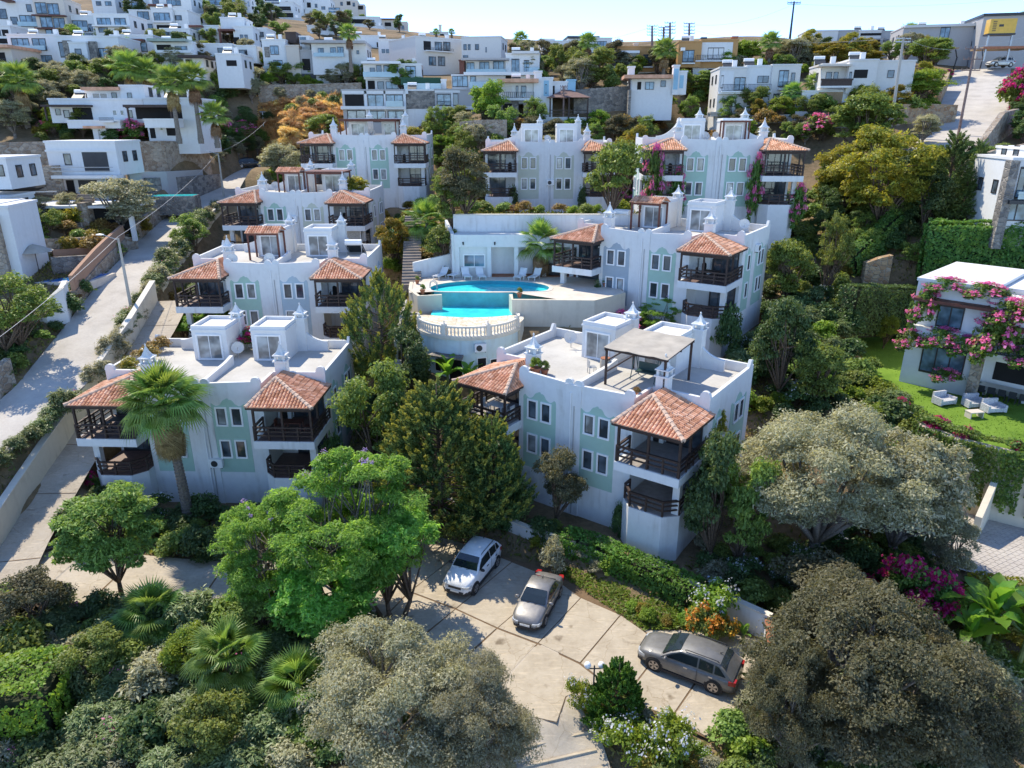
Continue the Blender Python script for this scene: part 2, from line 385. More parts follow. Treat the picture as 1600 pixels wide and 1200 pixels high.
# placement of the eight apartment blocks: world position of the right balcony's front roof corner
BW, BD = 14.9, 9.6
def block_frame(u, v, t, yaw):
 c = P(u, v, t); r = R(yaw); e = (BW + .32, -1.95, 5.05)
 ox = c.x - (math.cos(r) * e[0] - math.sin(r) * e[1]); oy = c.y - (math.sin(r) * e[0] + math.cos(r) * e[1])
 return Vector((ox, oy, c.z - e[2])), r
BLK = {
'A':  block_frame(487, 639, 43.6, -2.0),
'B':  block_frame(565, 436, 57.0, 0.0),
'C':  block_frame(569, 318, 74.0, -2.0),
'D':  block_frame(665, 224, 86.0, 0.0),
'E':  block_frame(968, 236, 80.0, 0.0),
'F':  block_frame(1265, 235, 67.0, -4.0),
'B2': block_frame(1141, 400, 52.5, -34.0),
'M':  block_frame(1068, 690, 36.4, -36.0),
}
for k, (o, r) in BLK.items():
 PADS.append((rect_poly(o, r, -.2, BW + .2, -1.9, BD), o.z - 2.6, .35 if k == 'A' else 3.5, 'max'))
LOT = [Pz(u, v, 0)[:2] for u, v in ((560,905),(660,835),(735,850),(800,875),(870,890),(960,935),(1005,985),(1120,985),(1190,1000),(1215,1060),(1105,1155),(1010,1110),(930,1060),(885,1090),(870,1130),(780,1110),(690,1040),(620,1010))]
PADS.append((LOT, 0.0, .8, 'set'))
POOLC = (-1.2, 59.5)
DECK = [(-8.2,55.5),(-8.8,60),(-8.6,64.6),(8.5,64.6),(9.4,58),(6.5,55.2)]
PADS.append((DECK, 9.0, 1.0, 'set'))
PADS.append(([(-8.4,52.3),(1.6,52.3),(3.4,57.0),(-8.0,57.0)], 8.9, .7, 'set'))
PADS.append(([(-5.6,67.2),(13,67.4),(13,73),(-5.6,73)], 15.8, 1.2, 'set'))
PADS.append(([(-5.4,64.0),(9.4,64.0),(9.4,66.35),(-5.4,66.35)], 10.7, .5, 'max'))
DRUM_C, DRUM_R, DRUM_Z = (-3.3, 54.2), 4.1, 9.7
PADS.append(([(-8,47.5),(1.5,47.5),(1.5,52),(-8,52)], 6.9, 2.0, 'max'))
LAWN = [Pz(u, v, 5.5)[:2] for u, v in ((1335,545),(1335,520),(1400,520),(1640,560),(1700,700),(1600,720),(1440,665),(1380,610))]
PADS.append((LAWN, 5.5, 1.0, 'set'))
LWALL = [Pz(u, v, 5.5) for u, v in ((1380,612),(1440,668),(1500,690),(1560,705),(1640,722))]
DRIVE = [(p.x, p.y + .6) for p in LWALL[1:]] + [Pz(u, v, 1.0)[:2] for u, v in ((1760,900),(1600,915),(1500,890),(1425,850))]
PADS.append((DRIVE, 1.0, .5, 'set'))
ROADL = [Pz(-160,830,2.6), Pz(-60,740,4.2), Pz(25,660,5.6), Pz(100,600,6.8), Pz(165,510,8.8), Pz(223,425,11), P(266,375,78), P(300,340,86), P(345,308,95), P(395,272,108), P(440,250,120)]
ROADS.append(([(p[0] - .7, p[1], p[2]) for p in ROADL], 2.5, 1.2))
LANE = [Pz(272,470,9.6), Pz(240,530,8), Pz(210,570,6.8), Pz(170,640,4.8), Pz(120,715,3.1), Pz(75,790,1.8), Pz(35,850,.8), Pz(10,905,.3)]
ROADS.append(([tuple(p) for p in LANE], 1.35, .45))
LANE2 = [Pz(-60,905,.4), Pz(10,890,.3), Pz(150,900,.12), Pz(300,915,.03), Pz(450,915,0), Pz(600,920,0)]
ROADS.append(([tuple(p) for p in LANE2], 2.3, 2.0))
LANE3 = [Pz(800,1020,0.0), Pz(820,1060,0), Pz(842,1105,-.06), Pz(862,1160,-.5), Pz(882,1230,-1.1), Pz(905,1330,-1.9)]
ROADS.append(([tuple(p) for p in LANE3], 2.1, 1.2))
RAMP = [P(1535,108,125), P(1528,135,114), P(1520,170,100), P(1508,205,90), P(1490,228,84), P(1455,245,82)]
ROADS.append(([tuple(p) for p in RAMP], 4.6, 3.0))
# ground sheet
def axis(lo, hi, flo, fhi, fine, coarse):
 a = list(np.arange(flo, fhi + .01, fine)); x = flo
 st = fine
 left = []
 while x > lo: st = min(coarse, st * 1.07); x -= st; left.append(x)
 right = []; x = fhi; st = fine
 while x < hi: st = min(coarse, st * 1.07); x += st; right.append(x)
 return np.array(left[::-1] + a + right)
def build_ground():
 xs = axis(-900, 900, -48, 48, .55, 60); ys = axis(-300, 1500, 16, 82, .55, 60)
 X, Y = np.meshgrid(xs, ys); q = np.stack([X.ravel(), Y.ravel()], 1)
 z = height(q, 0.12)
 far = np.clip((np.hypot(q[:, 0], q[:, 1] - 150) - 420) / 300, 0, 1); z = z * (1 - far) + np.minimum(z, 20) * far
 global GRID
 GRID = (xs, ys, height(q).reshape(len(ys), len(xs)))
 nx, ny = len(xs), len(ys); i = np.arange(nx * ny).reshape(ny, nx)
 F = np.stack([i[:-1, :-1].ravel(), i[:-1, 1:].ravel(), i[1:, 1:].ravel(), i[1:, :-1].ravel()], 1)
 m = m_ground('dry_earth', [(0.30, (0.05, 0.055, 0.025)), (0.42, (0.13, 0.10, 0.055)), (0.55, (0.24, 0.17, 0.10)), (0.7, (0.32, 0.24, 0.13))], 0.16, 3.0, 0.8)
 return put('ground', np_mesh('ground', np.column_stack([q, z]), F, m, True), kind='structure')
build_ground()
# road strips draped on their centre lines
def strip(name, line, hw, mat, lift=0.02, step=1.0, parent=None, kind='structure', seg=6, conform=False):
 pts = [np.array(p, dtype=float) for p in line]; L = []
 for a, b in zip(pts[:-1], pts[1:]):
  n = max(1, int(np.linalg.norm(b - a) / step))
  for k in range(n): L.append(a + (b - a) * k / n)
 L.append(pts[-1]); L = np.array(L)
 for _ in range(3): L[1:-1] = (L[:-2] + 2 * L[1:-1] + L[2:]) / 4
 T = np.gradient(L, axis=0); N = np.column_stack([-T[:, 1], T[:, 0]]); N /= np.linalg.norm(N, axis=1)[:, None]
 V = []; ws = np.linspace(-1, 1, seg + 1)
 for p, n in zip(L, N):
  for w in ws: V.append((p[0] + n[0] * w * hw, p[1] + n[1] * w * hw, max(p[2] + lift, H(p[0] + n[0] * w * hw, p[1] + n[1] * w * hw) + .036) if conform else p[2] + lift))
 F = [(r * (seg + 1) + c, r * (seg + 1) + c + 1, (r + 1) * (seg + 1) + c + 1, (r + 1) * (seg + 1) + c) for r in range(len(L) - 1) for c in range(seg)]
 put(name, np_mesh(name, V, F, mat, True), parent, kind=kind)
 return L, N
M['road'] = m_ground('pale_concrete_road', [(0.28, (0.36, 0.33, 0.29)), (0.5, (0.50, 0.46, 0.41)), (0.72, (0.60, 0.56, 0.50))], 0.4, 5.0, 0.35)
M['lane'] = m_ground('lane_concrete', [(0.28, (0.33, 0.28, 0.22)), (0.5, (0.46, 0.40, 0.32)), (0.72, (0.54, 0.48, 0.40))], 0.4, 6.0, 0.35)
RL, RN = strip('road', ROADS[0][0], 2.47, M['road'])
LL, LN = strip('lane', ROADS[1][0], 1.33, M['lane'])
L2, N2 = strip('parking_access_lane', ROADS[2][0], 2.3, M['lane'], 0.012)
L3, N3 = strip('stepped_lane', ROADS[3][0], 2.1, M['lane'], 0.016, .35, seg=12, conform=True)
strip('ramp_road', ROADS[4][0], 4.2, M['road'])
def sheet(name, poly, z, mat, parent=None, kind='structure', th=0.0):
 b = MB(); b.prism(poly, z - th - 0.001, z) if th else b.add([(p[0], p[1], z) for p in poly], [tuple(range(len(poly)))])
 return put(name, b.mesh(name, mat), parent, kind=kind)
sheet('parking_lot', LOT, 0.028, M['lane'])

# ------------------------------------------------------------------ apartment blocks
XL, XR, XC, YR = 3.5, 11.4, 7.45, 2.3       # bay limits, centre joint, depth of the balcony recess
def hump(cx, z0, r, n=7):
 return [(cx + r * math.cos(math.pi - math.pi * i / n), z0 + r * math.sin(math.pi * i / n)) for i in range(n + 1)]
def scallop(x0, x1, zb, zt):                # panel outline with a lobed head
 w = x1 - x0; pts = [(x0, zb), (x1, zb), (x1, zt)]
 def arc(a, b, za, zc, h, n=5):
  return [(a + (b - a) * i / n, za + (zc - za) * i / n + h * math.sin(math.pi * i / n)) for i in range(1, n + 1)]
 pts += [(x1 - .06, zt + .13), (x1 - .14, zt + .16)]
 pts += arc(x1 - .14, x1 - .30 * w, zt + .16, zt + .10, -.16)
 pts += arc(x1 - .30 * w, x1 - .46 * w, zt + .10, zt + .40, .12)
 pts += [(x0 + .52 * w, zt + .50), (x0 + .48 * w, zt + .50)]
 pts += arc(x0 + .46 * w, x0 + .30 * w, zt + .40, zt + .10, .12)
 pts += arc(x0 + .30 * w, x0 + .14, zt + .10, zt + .16, -.16)
 pts += [(x0 + .06, zt + .13), (x0, zt)]
 return pts
def block_walls(mat):
 b = MB()
 b.prism([(0,YR),(XL,YR),(XL,0),(XR,0),(XR,YR),(BW,YR),(BW,BD),(0,BD)], -4.5, 5.4)
 return b.mesh('block_walls', mat)
def block_parapet(mat):
 b = MB(); t = .2; zb, zt = 5.4, 6.05
 # front of the middle bay, humps at both ends and a double hump at the joint
 prof = [(XL, zb), (XR, zb), (XR, zt + .02)] + [(x, z) for x, z in reversed(hump(XR - .32, zt, .30))]
 prof += [(XC + .62, zt - .12)] + list(reversed(hump(XC + .32, zt - .10, .28))) + list(reversed(hump(XC - .32, zt - .10, .28))) + [(XC - .62, zt - .12)]
 prof += list(reversed(hump(XL + .32, zt, .30))) + [(XL, zt + .02)]
 b.prism_y(prof, 0.0, t)
 for x0, x1, xh in ((0, XL - .003, .3), (XR + .003, BW, BW - .3)):
  pr = [(x0, zb), (x1, zb), (x1, zt - .1), (x0, zt - .1)]; b.prism_y(pr, YR, YR + t)
  b.prism_y([(xh - .34, zt - .1), (xh + .34, zt - .1)] + list(reversed(hump(xh, zt, .3))), YR - .012, YR + t + .012)
 for x0 in (0, BW - t):
  ph = [(YR + t + .002, zb), (BD - t - .002, zb), (BD - t - .002, zt + .35), (BD - t - .3, zt + .42), (BD - t - .6, zt - .02), (YR + t + .002, zt - .06)]
  b.prism_x(ph, x0, x0 + t)
 for x0, x1 in ((XL, XL + t), (XR - t, XR)):
  b.prism_x([(t + .002, zb), (YR - .002, zb), (YR - .002, zt - .14), (t + .002, zt - .14)], x0, x1)
 b.box(0, BW, BD - t, BD, zb, zt)
 b.prism_x([(t + .004, zb), (5.2, zb), (5.2, zt + .1), (4.0, zt - .05), (t + .004, zt - .15)], XC - .12, XC + .12)   # wall between the two roof terraces
 return b.mesh('block_parapet', mat)
def block_deck(mat):
 b = MB()
 b.prism([(.2,YR+.2),(XL+.2,YR+.2),(XL+.2,.2),(XR-.2,.2),(XR-.2,YR+.2),(BW-.2,YR+.2),(BW-.2,BD-.2),(.2,BD-.2)], 5.4, 5.44)
 return b.mesh('roof_deck', mat)
def stairhead(mat, w, d, h, side):          # small roof room; one flank sweeps down in a curve
 b = MB(); b.box(0, w, 0, d, 0, h)
 b.box(-.06, w + .06, -.06, d + .06, h, h + .10)
 for x0, x1, y0, y1 in ((0, w, 0, .15), (0, w, d - .15, d), (0, .15, .15, d - .15), (w - .15, w, .15, d - .15)):
  b.box(x0, x1, y0, y1, h + .10, h + .34)
 x0 = w if side > 0 else 0
 sweep = [(x0, 0)]; L = 2.2 * side
 sweep += [(x0 + L, 0), (x0 + L, .75)]
 for i in range(1, 8):
  a = i / 8; sweep.append((x0 + L * (1 - a), .75 + (h - .1 - .75) * (a ** 2.2)))
 sweep.append((x0, h + .05))
 if side < 0: sweep = sweep[::-1]
 b.prism_y(sweep, d - .5, d - .25)
 return b.mesh('stairhead', mat)
def chimney_mesh(mat, h=.9):
 b = MB(); b.box(-.3, .3, -.3, .3, 0, h)
 b.box(-.38, .38, -.38, .38, h, h + .08)
 for sx in (-.23, .23):
  for sy in (-.23, .23): b.box(sx - .06, sx + .06, sy - .06, sy + .06, h + .08, h + .34)
 b.box(-.13, .13, -.13, .13, h + .08, h + .34)
 b.box(-.36, .36, -.36, .36, h + .34, h + .40)
 return b.mesh('chimney_shaft', mat)
def chimney_cap(mat):
 b = MB(); pr = [(.40, 0), (.24, .12), (.14, .30), (.07, .48), (.0, .66)]
 n = 8; vs = []
 for r, z in pr:
  for k in range(n):
   a = math.pi / 4 * k; rr = r * (1.15 if k % 2 else .62); vs.append((rr * math.cos(a), rr * math.sin(a), z))
 fs = [(i * n + k, i * n + (k + 1) % n, (i + 1) * n + (k + 1) % n, (i + 1) * n + k) for i in range(4) for k in range(n)]
 b.add(vs, fs + [tuple(range(n - 1, -1, -1))]); b.lathe([(.02, .60), (.06, .66), (.02, .74)], n=6)
 return b.mesh('chimney_cap', mat)
def add_chimney(parent, x, y, z, h=.9, s=1.2):
 c = put('chimney', cached(('chim', h), lambda: chimney_mesh(M['white2'], h)), parent, (x, y, z), 0, (s, s, s if h < 2 else 1.0))
 put('chimney_cap', cached('chimcap', lambda: chimney_cap(M['white2'])), c, (0, 0, h + .40))
 return c
def tile_plane(b, e0, e1, t0, t1, pitch=.21, row=.36):
 """barrel tiles on a roof plane with eave e0-e1 and upper edge t0-t1 (t0 == t1 for a triangle)"""
 e0, e1, t0, t1 = map(Vector, (e0, e1, t0, t1)); ex = (e1 - e0); L = ex.length; ex.normalize()
 nrm = ex.cross(((t0 + t1) / 2 - (e0 + e1) / 2)).normalized()
 if nrm.z < 0: nrm = -nrm
 up = nrm.cross(ex); up = up if up.dot((t0 + t1) / 2 - (e0 + e1) / 2) > 0 else -up
 hgt = (t0 - e0).dot(up); a0 = (t0 - e0).dot(ex); a1 = (t1 - e0).dot(ex)
 n = max(2, int(L / pitch)); p = L / n
 for i in range(n):
  x = (i + .5) * p
  if x < a0: top = hgt * x / max(a0, 1e-6)
  elif x > a1: top = hgt * (L - x) / max(L - a1, 1e-6)
  else: top = hgt
  if top < .1: continue
  rows = max(1, int(round(top / row))); rl = top / rows
  for k in range(rows):
   s0 = k * rl - (.05 if k else .0); s1 = (k + 1) * rl
   vs = []
   for s, lift, wd in ((s0, .035, 1.0), (s1, .0, .86)):
    for dx, hh in ((-.5, -.02), (-.27, .065), (.0, .095), (.27, .065), (.5, -.02)):
     vs.append(e0 + ex * (x + dx * p * wd) + up * s + nrm * (hh + lift))
   b.add(vs, [(j, j + 1, j + 6, j + 5) for j in range(4)] + [(4, 3, 2, 1, 0)])
 return b
def ridge_tiles(b, p0, p1, r=.13, step=.38):
 p0 = Vector(p0); p1 = Vector(p1); d = p1 - p0; n = max(1, int(d.length / step))
 for i in range(n):
  a = p0 + d * (i / n); c = p0 + d * ((i + 1.12) / n)
  b.tube(a + Vector((0, 0, .06)), c + Vector((0, 0, .045)), r * 1.05, r * .85, 7)
 return b
def m_rooftile():
 m, nt, b = mat_base('clay_roof_tile')
 g = nt.nodes.new('ShaderNodeNewGeometry')
 r = ramp(nt, g.outputs['Random Per Island'], [(0, (.50, .25, .15)), (.45, (.68, .37, .24)), (.8, (.75, .45, .31)), (1, (.80, .54, .40))])
 n = noise(nt, 1.3, 5); d = ramp(nt, n.outputs[0], [(.32, (.72, .68, .62)), (.65, (1.06, 1.04, 1.0))])
 nt.links.new(mix(nt, 1.0, r.outputs[0], d.outputs[0], 'MULTIPLY'), b.inputs['Base Color'])
 b.inputs['Roughness'].default_value = .9; b.inputs['Specular IOR Level'].default_value = .2
 return m
M['rooftile'] = m_rooftile()
M['mortar'] = m_plain('ridge_mortar', (.56, .40, .30), .9, .25, 5)
def bal_geom(side):                          # outer / inner x of one balcony
 return (0.0, XL) if side < 0 else (XR, BW)
def balcony_base(mat, side):
 x0, x1 = bal_geom(side); c = .75; b = MB()
 b.prism([(x0, YR - .002), (x0, -1.45 + c), (x0 + c, -1.45), (x1 - c, -1.45), (x1, -1.45 + c), (x1, YR - .002)] if side > 0 else
   [(x0, YR - .002), (x0, -1.45 + c), (x0 + c, -1.45), (x1 - c, -1.45), (x1, -1.45 + c), (x1, YR - .002)], -4.5, -.02)
 return b.mesh('balcony_base', mat)
def rail_path(side, lvl):
 x0, x1 = bal_geom(side)
 if lvl == 0:
  c = .75; return [(x0 + .08, .2), (x0 + .08, -1.40 + c), (x0 + c, -1.37), (x1 - c, -1.37), (x1 - .08, -1.40 + c), (x1 - .08, .2)]
 return [(x0 - .10, YR - .1), (x0 - .10, -1.63), (x1 + .10, -1.63), (x1 + .10, YR - .1 if side > 0 else YR - .1)]
def railing(mat, side, lvl):
 b = MB(); pts = rail_path(side, lvl)
 if lvl == 1:                             # the inner flank stops at the facade
  pts = [(p[0], -.06) if (i == (0 if side > 0 else 3)) else p for i, p in enumerate(pts)]
 else:
  pts = [(p[0], -.06) if (i == (0 if side > 0 else 5)) else p for i, p in enumerate(pts)]
 for a, c in zip(pts[:-1], pts[1:]):
  for z, h, w in ((.90, .10, .14), (.62, .09, .06), (.34, .09, .06)):
   b.beam((a[0], a[1], z), (c[0], c[1], z), w, h)
 return b.mesh('railing', mat), pts
def rail_posts(pts):
 out = []
 for a, c in zip(pts[:-1], pts[1:]):
  L = math.hypot(c[0] - a[0], c[1] - a[1]); n = max(1, int(round(L / 1.05)))
  out += [(a[0] + (c[0] - a[0]) * i / n, a[1] + (c[1] - a[1]) * i / n) for i in range(n)]
 return out + [pts[-1]]
def window_frame(mat, w, h, t=.11, d=.07):
 b = MB(); b.box(-w/2 - t, w/2 + t, -d, 0, h/2, h/2 + t); b.box(-w/2 - t, w/2 + t, -d - .03, 0, -h/2 - t, -h/2)
 b.box(-w/2 - t, -w/2, -d, 0, -h/2, h/2); b.box(w/2, w/2 + t, -d, 0, -h/2, h/2)
 return b.mesh('window_frame', mat)
def window_pane(mat, w, h):
 b = MB(); b.box(-w/2, w/2, -.012, .05, -h/2, h/2); return b.mesh('pane', mat)
def sash_mesh(mat, w, h, n=1):
 b = MB(); t = .045
 b.box(-w/2, w/2, -.035, -.014, h/2 - t, h/2); b.box(-w/2, w/2, -.035, -.014, -h/2, -h/2 + t)
 for i in range(n + 1):
  x = -w/2 + (w - t) * i / n; b.box(x, x + t, -.036, -.014, -h/2 + t, h/2 - t)
 return b.mesh('sash', mat)
def add_window(parent, x, y, z, w, h, rz=0.0, frame='trim', sash='frame_dark', glass='glass', n=1, t=.11):
 f = put('window', cached(('wf', frame, w, h, t), lambda: window_frame(M[frame], w, h, t)), parent, (x, y, z), rz)
 put('pane', cached(('wp', glass, w, h), lambda: window_pane(M[glass], w, h)), f)
 put('sash', cached(('ws', sash, w, h, n), lambda: sash_mesh(M[sash], w, h, n)), f)
 return f
def fireplace(mat):
 b = MB(); pr = [(-.45, 0), (-.2, 0), (-.2, .75)] + hump(0, .75, .2)[1:-1] + [(.2, .75), (.2, 0), (.45, 0), (.45, 1.25), (.6, 1.25), (.6, 1.36), (-.6, 1.36), (-.6, 1.25), (-.45, 1.25)]
 b.prism_y(pr, -.35, 0); b.box(-.22, .22, -.37, 0, 1.36, 2.2); return b.mesh('fireplace', mat)
def build_block(key, label, pan, group='white apartment blocks with tiled balcony roofs', floors='tile_floor', glass='glass', enclosed=(), panes='glass'):
 o, r = BLK[key]
 t = thing('apartment_block', label, 'building', o, r, group)
 put('wall', cached('bw', lambda: block_walls(M['white'])), t)
 put('parapet', cached('bp', lambda: block_parapet(M['white2'])), t)
 put('roof_deck', cached('bd', lambda: block_deck(M['deck'])), t)
 # pilaster at the joint between the two flats and its down-pipes
 pl = put('pilaster', cached('pil', lambda: MB().box(XC - .55, XC + .55, -.06, -.001, -4.4, 5.9).mesh('pilaster', M['white'])), t)
 put('drain_pipe', cached('dp', lambda: MB().tube((XC - .12, -.11, -2.6), (XC - .12, -.11, 5.4), .045).mesh('drain_pipe', M['trim'])), t)
 put('drain_pipe', cached('dp2', lambda: MB().tube((XC + .12, -.10, -2.6), (XC + .12, -.10, 4.6), .03).mesh('drain_pipe', M['grey_render'])), t)
 for i, px in enumerate((5.05, 9.1)):
  put('colour_panel', cached(('pan', pan[i], px), lambda: MB().prism_y(scallop(px - 1.2, px + 1.2, -.35, 4.4), -.018, -.001).mesh('colour_panel', M[pan[i]])), t)
  for zc in (1.35, 4.0 - .35):
   for dx in (-.5, .5): add_window(t, px + dx, -.019, zc, .56, 1.12, glass=panes if (len(key) * 5 + ord(key[0]) + i * 3 + int(zc * 2) + int(dx > 0) * 2) % 4 else 'glass_pale')
 for side in (-1, 1):
  x0, x1 = bal_geom(side); xm = (x0 + x1) / 2
  put('balcony_base', cached(('bb', side), lambda: balcony_base(M['white'], side)), t)
  fl = M[floors]
  put('balcony_floor', cached(('bf0', side, floors), lambda: MB().prism([(x0 + .05, YR - .02), (x0 + .05, -.68), (x0 + .76, -1.39), (x1 - .76, -1.39), (x1 - .05, -.68), (x1 - .05, YR - .02)], -.018, .012).mesh('floor', fl)), t)
  put('balcony_slab', cached(('bs', side), lambda: MB().box(x0 - .18, x1 + .18, -1.73, -.003, 2.18, 2.70).box(x0 + (.002 if side > 0 else -.18), x1 + (.18 if side > 0 else -.002), -.003, YR - .003, 2.18, 2.70).mesh('balcony_slab', M['white'])), t)
  put('balcony_floor', cached(('bf1', side, floors), lambda: MB().box(x0 - .1 if side < 0 else x0 + .04, x1 + .1 if side > 0 else x1 - .04, -1.65, YR - .02, 2.702, 2.72).mesh('floor', fl)), t)
  xo = x0 + .30 if side < 0 else x1 - .30
  put('pillar', cached(('pl', side), lambda: MB().box(xo - .2, xo + .2, -.75, -.35, .012, 2.18).mesh('pillar', M['white'])), t)
  for lvl in (0, 1):
   me_pts = cached(('rl', side, lvl), lambda: railing(M['wood'], side, lvl))
   rl = put('railing', me_pts[0], t, (0, 0, 2.72 * lvl))
   for (px, py) in rail_posts(me_pts[1]):
    put('rail_post', cached('rpost', lambda: MB().box(-.05, .05, -.05, .05, 0, .97).mesh('post', M['wood'])), rl, (px, py, 0))
  # tiled roof on timber posts
  ex0, ex1, ey0, ey1, ez, rz_ = x0 - .32, x1 + .32, -1.95, YR, 5.02, 6.05
  ins = -.02
  if side > 0: a0, a1 = (x0 + 1.0, 1.0, rz_), (x0 + 1.4, YR - .1, rz_)
  else: a0, a1 = (x1 - 1.0, 1.0, rz_), (x1 - 1.4, YR - .1, rz_)
  ap = ((x0 + .75) if side > 0 else (x1 - .75), .75, rz_)
  def roof():
   b = MB()
   tile_plane(b, (ex0, ey0, ez), (ex1, ey0, ez), ap, ap)
   tile_plane(b, (ex1, ey0, ez), (ex1, ey1 + .2, ez), ap, (ap[0], ey1 - .05, rz_ - .02))
   tile_plane(b, (ex0, ey1 + .2, ez), (ex0, ey0, ez), (ap[0], ey1 - .05, rz_ - .02), ap)
   return b.mesh('tile_roof', M['rooftile'])
  rf = put('tile_roof', cached(('roof', side), roof), t, kind='stuff')
  def ridges():
   b = MB(); ridge_tiles(b, (ex0, ey0, ez), ap); ridge_tiles(b, (ex1, ey0, ez), ap); return b.mesh('ridge_tiles', M['mortar'])
  put('ridge_tiles', cached(('ridge', side), ridges), rf, kind='stuff')
  def soffit():
   b = MB(); b.add([(ex0 + .03, ey0 + .03, ez - .05), (ex1 - .03, ey0 + .03, ez - .05), (ex1 - .03, ey1 + .15, ez - .05), (ex0 + .03, ey1 + .15, ez - .05), (ap[0], ap[1], rz_ - .06), (ap[0], ey1 - .04, rz_ - .06)],
     [(0, 1, 4), (1, 2, 5, 4), (3, 0, 4, 5), (3, 2, 1, 0)])
   for p, q in (((ex0, ey0), (ex1, ey0)), ((ex1, ey0), (ex1, ey1)), ((ex0, ey0), (ex0, ey1))):
    b.beam((p[0], p[1], ez - .03), (q[0], q[1], ez - .03), .05, .12)
   for p, q in (((x0 - .05, -1.57), (x1 + .05, -1.57)), ((x0 - .05, -1.57), (x0 - .05, -.05)), ((x1 + .05, -1.57), (x1 + .05, -.05))):
    b.beam((p[0], p[1], ez - .22), (q[0], q[1], ez - .22), .12, .2)
   return b.mesh('roof_frame', M['wood'])
  put('roof_frame', cached(('soff', side), soffit), t)
  for px, py in ((x0 - .05, -1.57), (x1 + .05, -1.57), (xm, -1.57), ((x1 + .05) if side > 0 else (x0 - .05), -.2)):
   put('roof_post', cached('rfpost', lambda: MB().box(-.065, .065, -.065, .065, 2.72, 4.95).mesh('post', M['wood'])), t, (px, py, 0))
  # doors at the back of the recess
  for z in (0.02, 2.73):
   put('sliding_door', cached(('sd',), lambda: window_frame(M['frame_dark'], 2.0, 2.0, .06)), t, (xm + .45 * side, YR, z + 1.06))
   d = put('door_glass', cached(('sdg', glass), lambda: window_pane(M[glass], 2.0, 2.0)), t, (xm + .45 * side, YR - .002, z + 1.06))
   put('sash', cached(('sds',), lambda: sash_mesh(M['frame_dark'], 2.0, 2.0, 3)), d)
  fp = put('fireplace', cached('fp', lambda: fireplace(M['white2'])), t, (xm - 1.15 * side, YR - .002, 2.73))
  put('firebox', cached('fpb', lambda: MB().box(-.2, .2, -.30, -.02, 0.01, .96).mesh('firebox', M['black'])), fp)
  if side in enclosed:                 # lower balcony glazed in with curtains
   put('glazed_screen', cached(('gls', side), lambda: window_frame(M['trim'], 2.5, 1.2, .06)), t, (xm, -1.2, 1.56))
   put('curtain', cached(('gls2', side), lambda: window_pane(M['curtain'], 2.5, 1.2)), t, (xm, -1.2, 1.56))
  # coloured panel and windows on the end wall
  xw = BW if side > 0 else 0.0; rzw = R(90) if side > 0 else R(-90)
  for i, yy in enumerate((4.0, 7.4)):
   wd = 1.0 if i == 0 else 1.5
   pm = cached(('span', pan[1], wd), lambda: MB().prism_y(scallop(-wd * .9, wd * .9, -.35, 4.35), -.018, -.001).mesh('colour_panel', M[pan[1]]))
   put('colour_panel', pm, t, (xw, yy, 0), rzw)
   for zc in (1.35, 3.65):
    for dx in ((0,) if i == 0 else (-.45, .45)):
     add_window(t, xw + .019 * side, yy + dx, zc, .56, 1.12, rzw, glass=panes)
 # roof rooms
 for i, (x, side) in enumerate(((4.3, -1), (8.6, 1))):
  w, d, h = 2.5, 3.0, 2.2
  sh = put('stair_room', cached(('sh', side), lambda: stairhead(M['white2'], w, d, h, side)), t, (x, 6.2, 5.44))
  dw = put('terrace_door', cached('td', lambda: window_frame(M['trim'], 1.7, 1.75, .08)), t, (x + 1.2, 6.2, 5.44 + .98))
  put('pane', cached(('tdp'), lambda: window_pane(M['glass_pale'], 1.7, 1.75)), dw)
  put('sash', cached(('tds'), lambda: sash_mesh(M['trim'], 1.7, 1.75, 2)), dw)
 for cx, cy, cz, hh in ((XL - .1, 1.7, 5.44, 1.0), (XR + .55, 2.6, 5.44, 1.0), (6.6, 8.9, 5.44, 2.5), (11.4, 8.9, 5.44, 2.5)):
  add_chimney(t, cx, cy, cz, hh)
 return t

build_block('A', 'white apartment block with sage panels behind the tall skirted palm, beside the lane', ('green_panel', 'green_panel'))
build_block('B', 'white apartment block with a grey-blue panel, second one up the concrete road', ('green_panel', 'blue_panel'), enclosed=())
build_block('C', 'white apartment block third up the concrete road, curtains across its lower balcony', ('green_panel', 'olive_panel'), enclosed=(1,))
build_block('D', 'topmost white apartment block of the left row, below the unfinished concrete house', ('green_panel', 'green_panel'))
build_block('E', 'white apartment block with pale olive panels above the pool house', ('olive_panel', 'olive_panel'))
build_block('F', 'white apartment block with pale green panels and a pink creeper up its right balcony', ('green_panel', 'green_panel'))
build_block('B2', 'angled white apartment block right of the pool with one slate and one green panel', ('slate_panel', 'green_panel'))
build_block('M', 'white apartment block with a cloth-roofed terrace pergola, right above the parked white car', ('green_panel', 'green_panel'), floors='grey_floor')

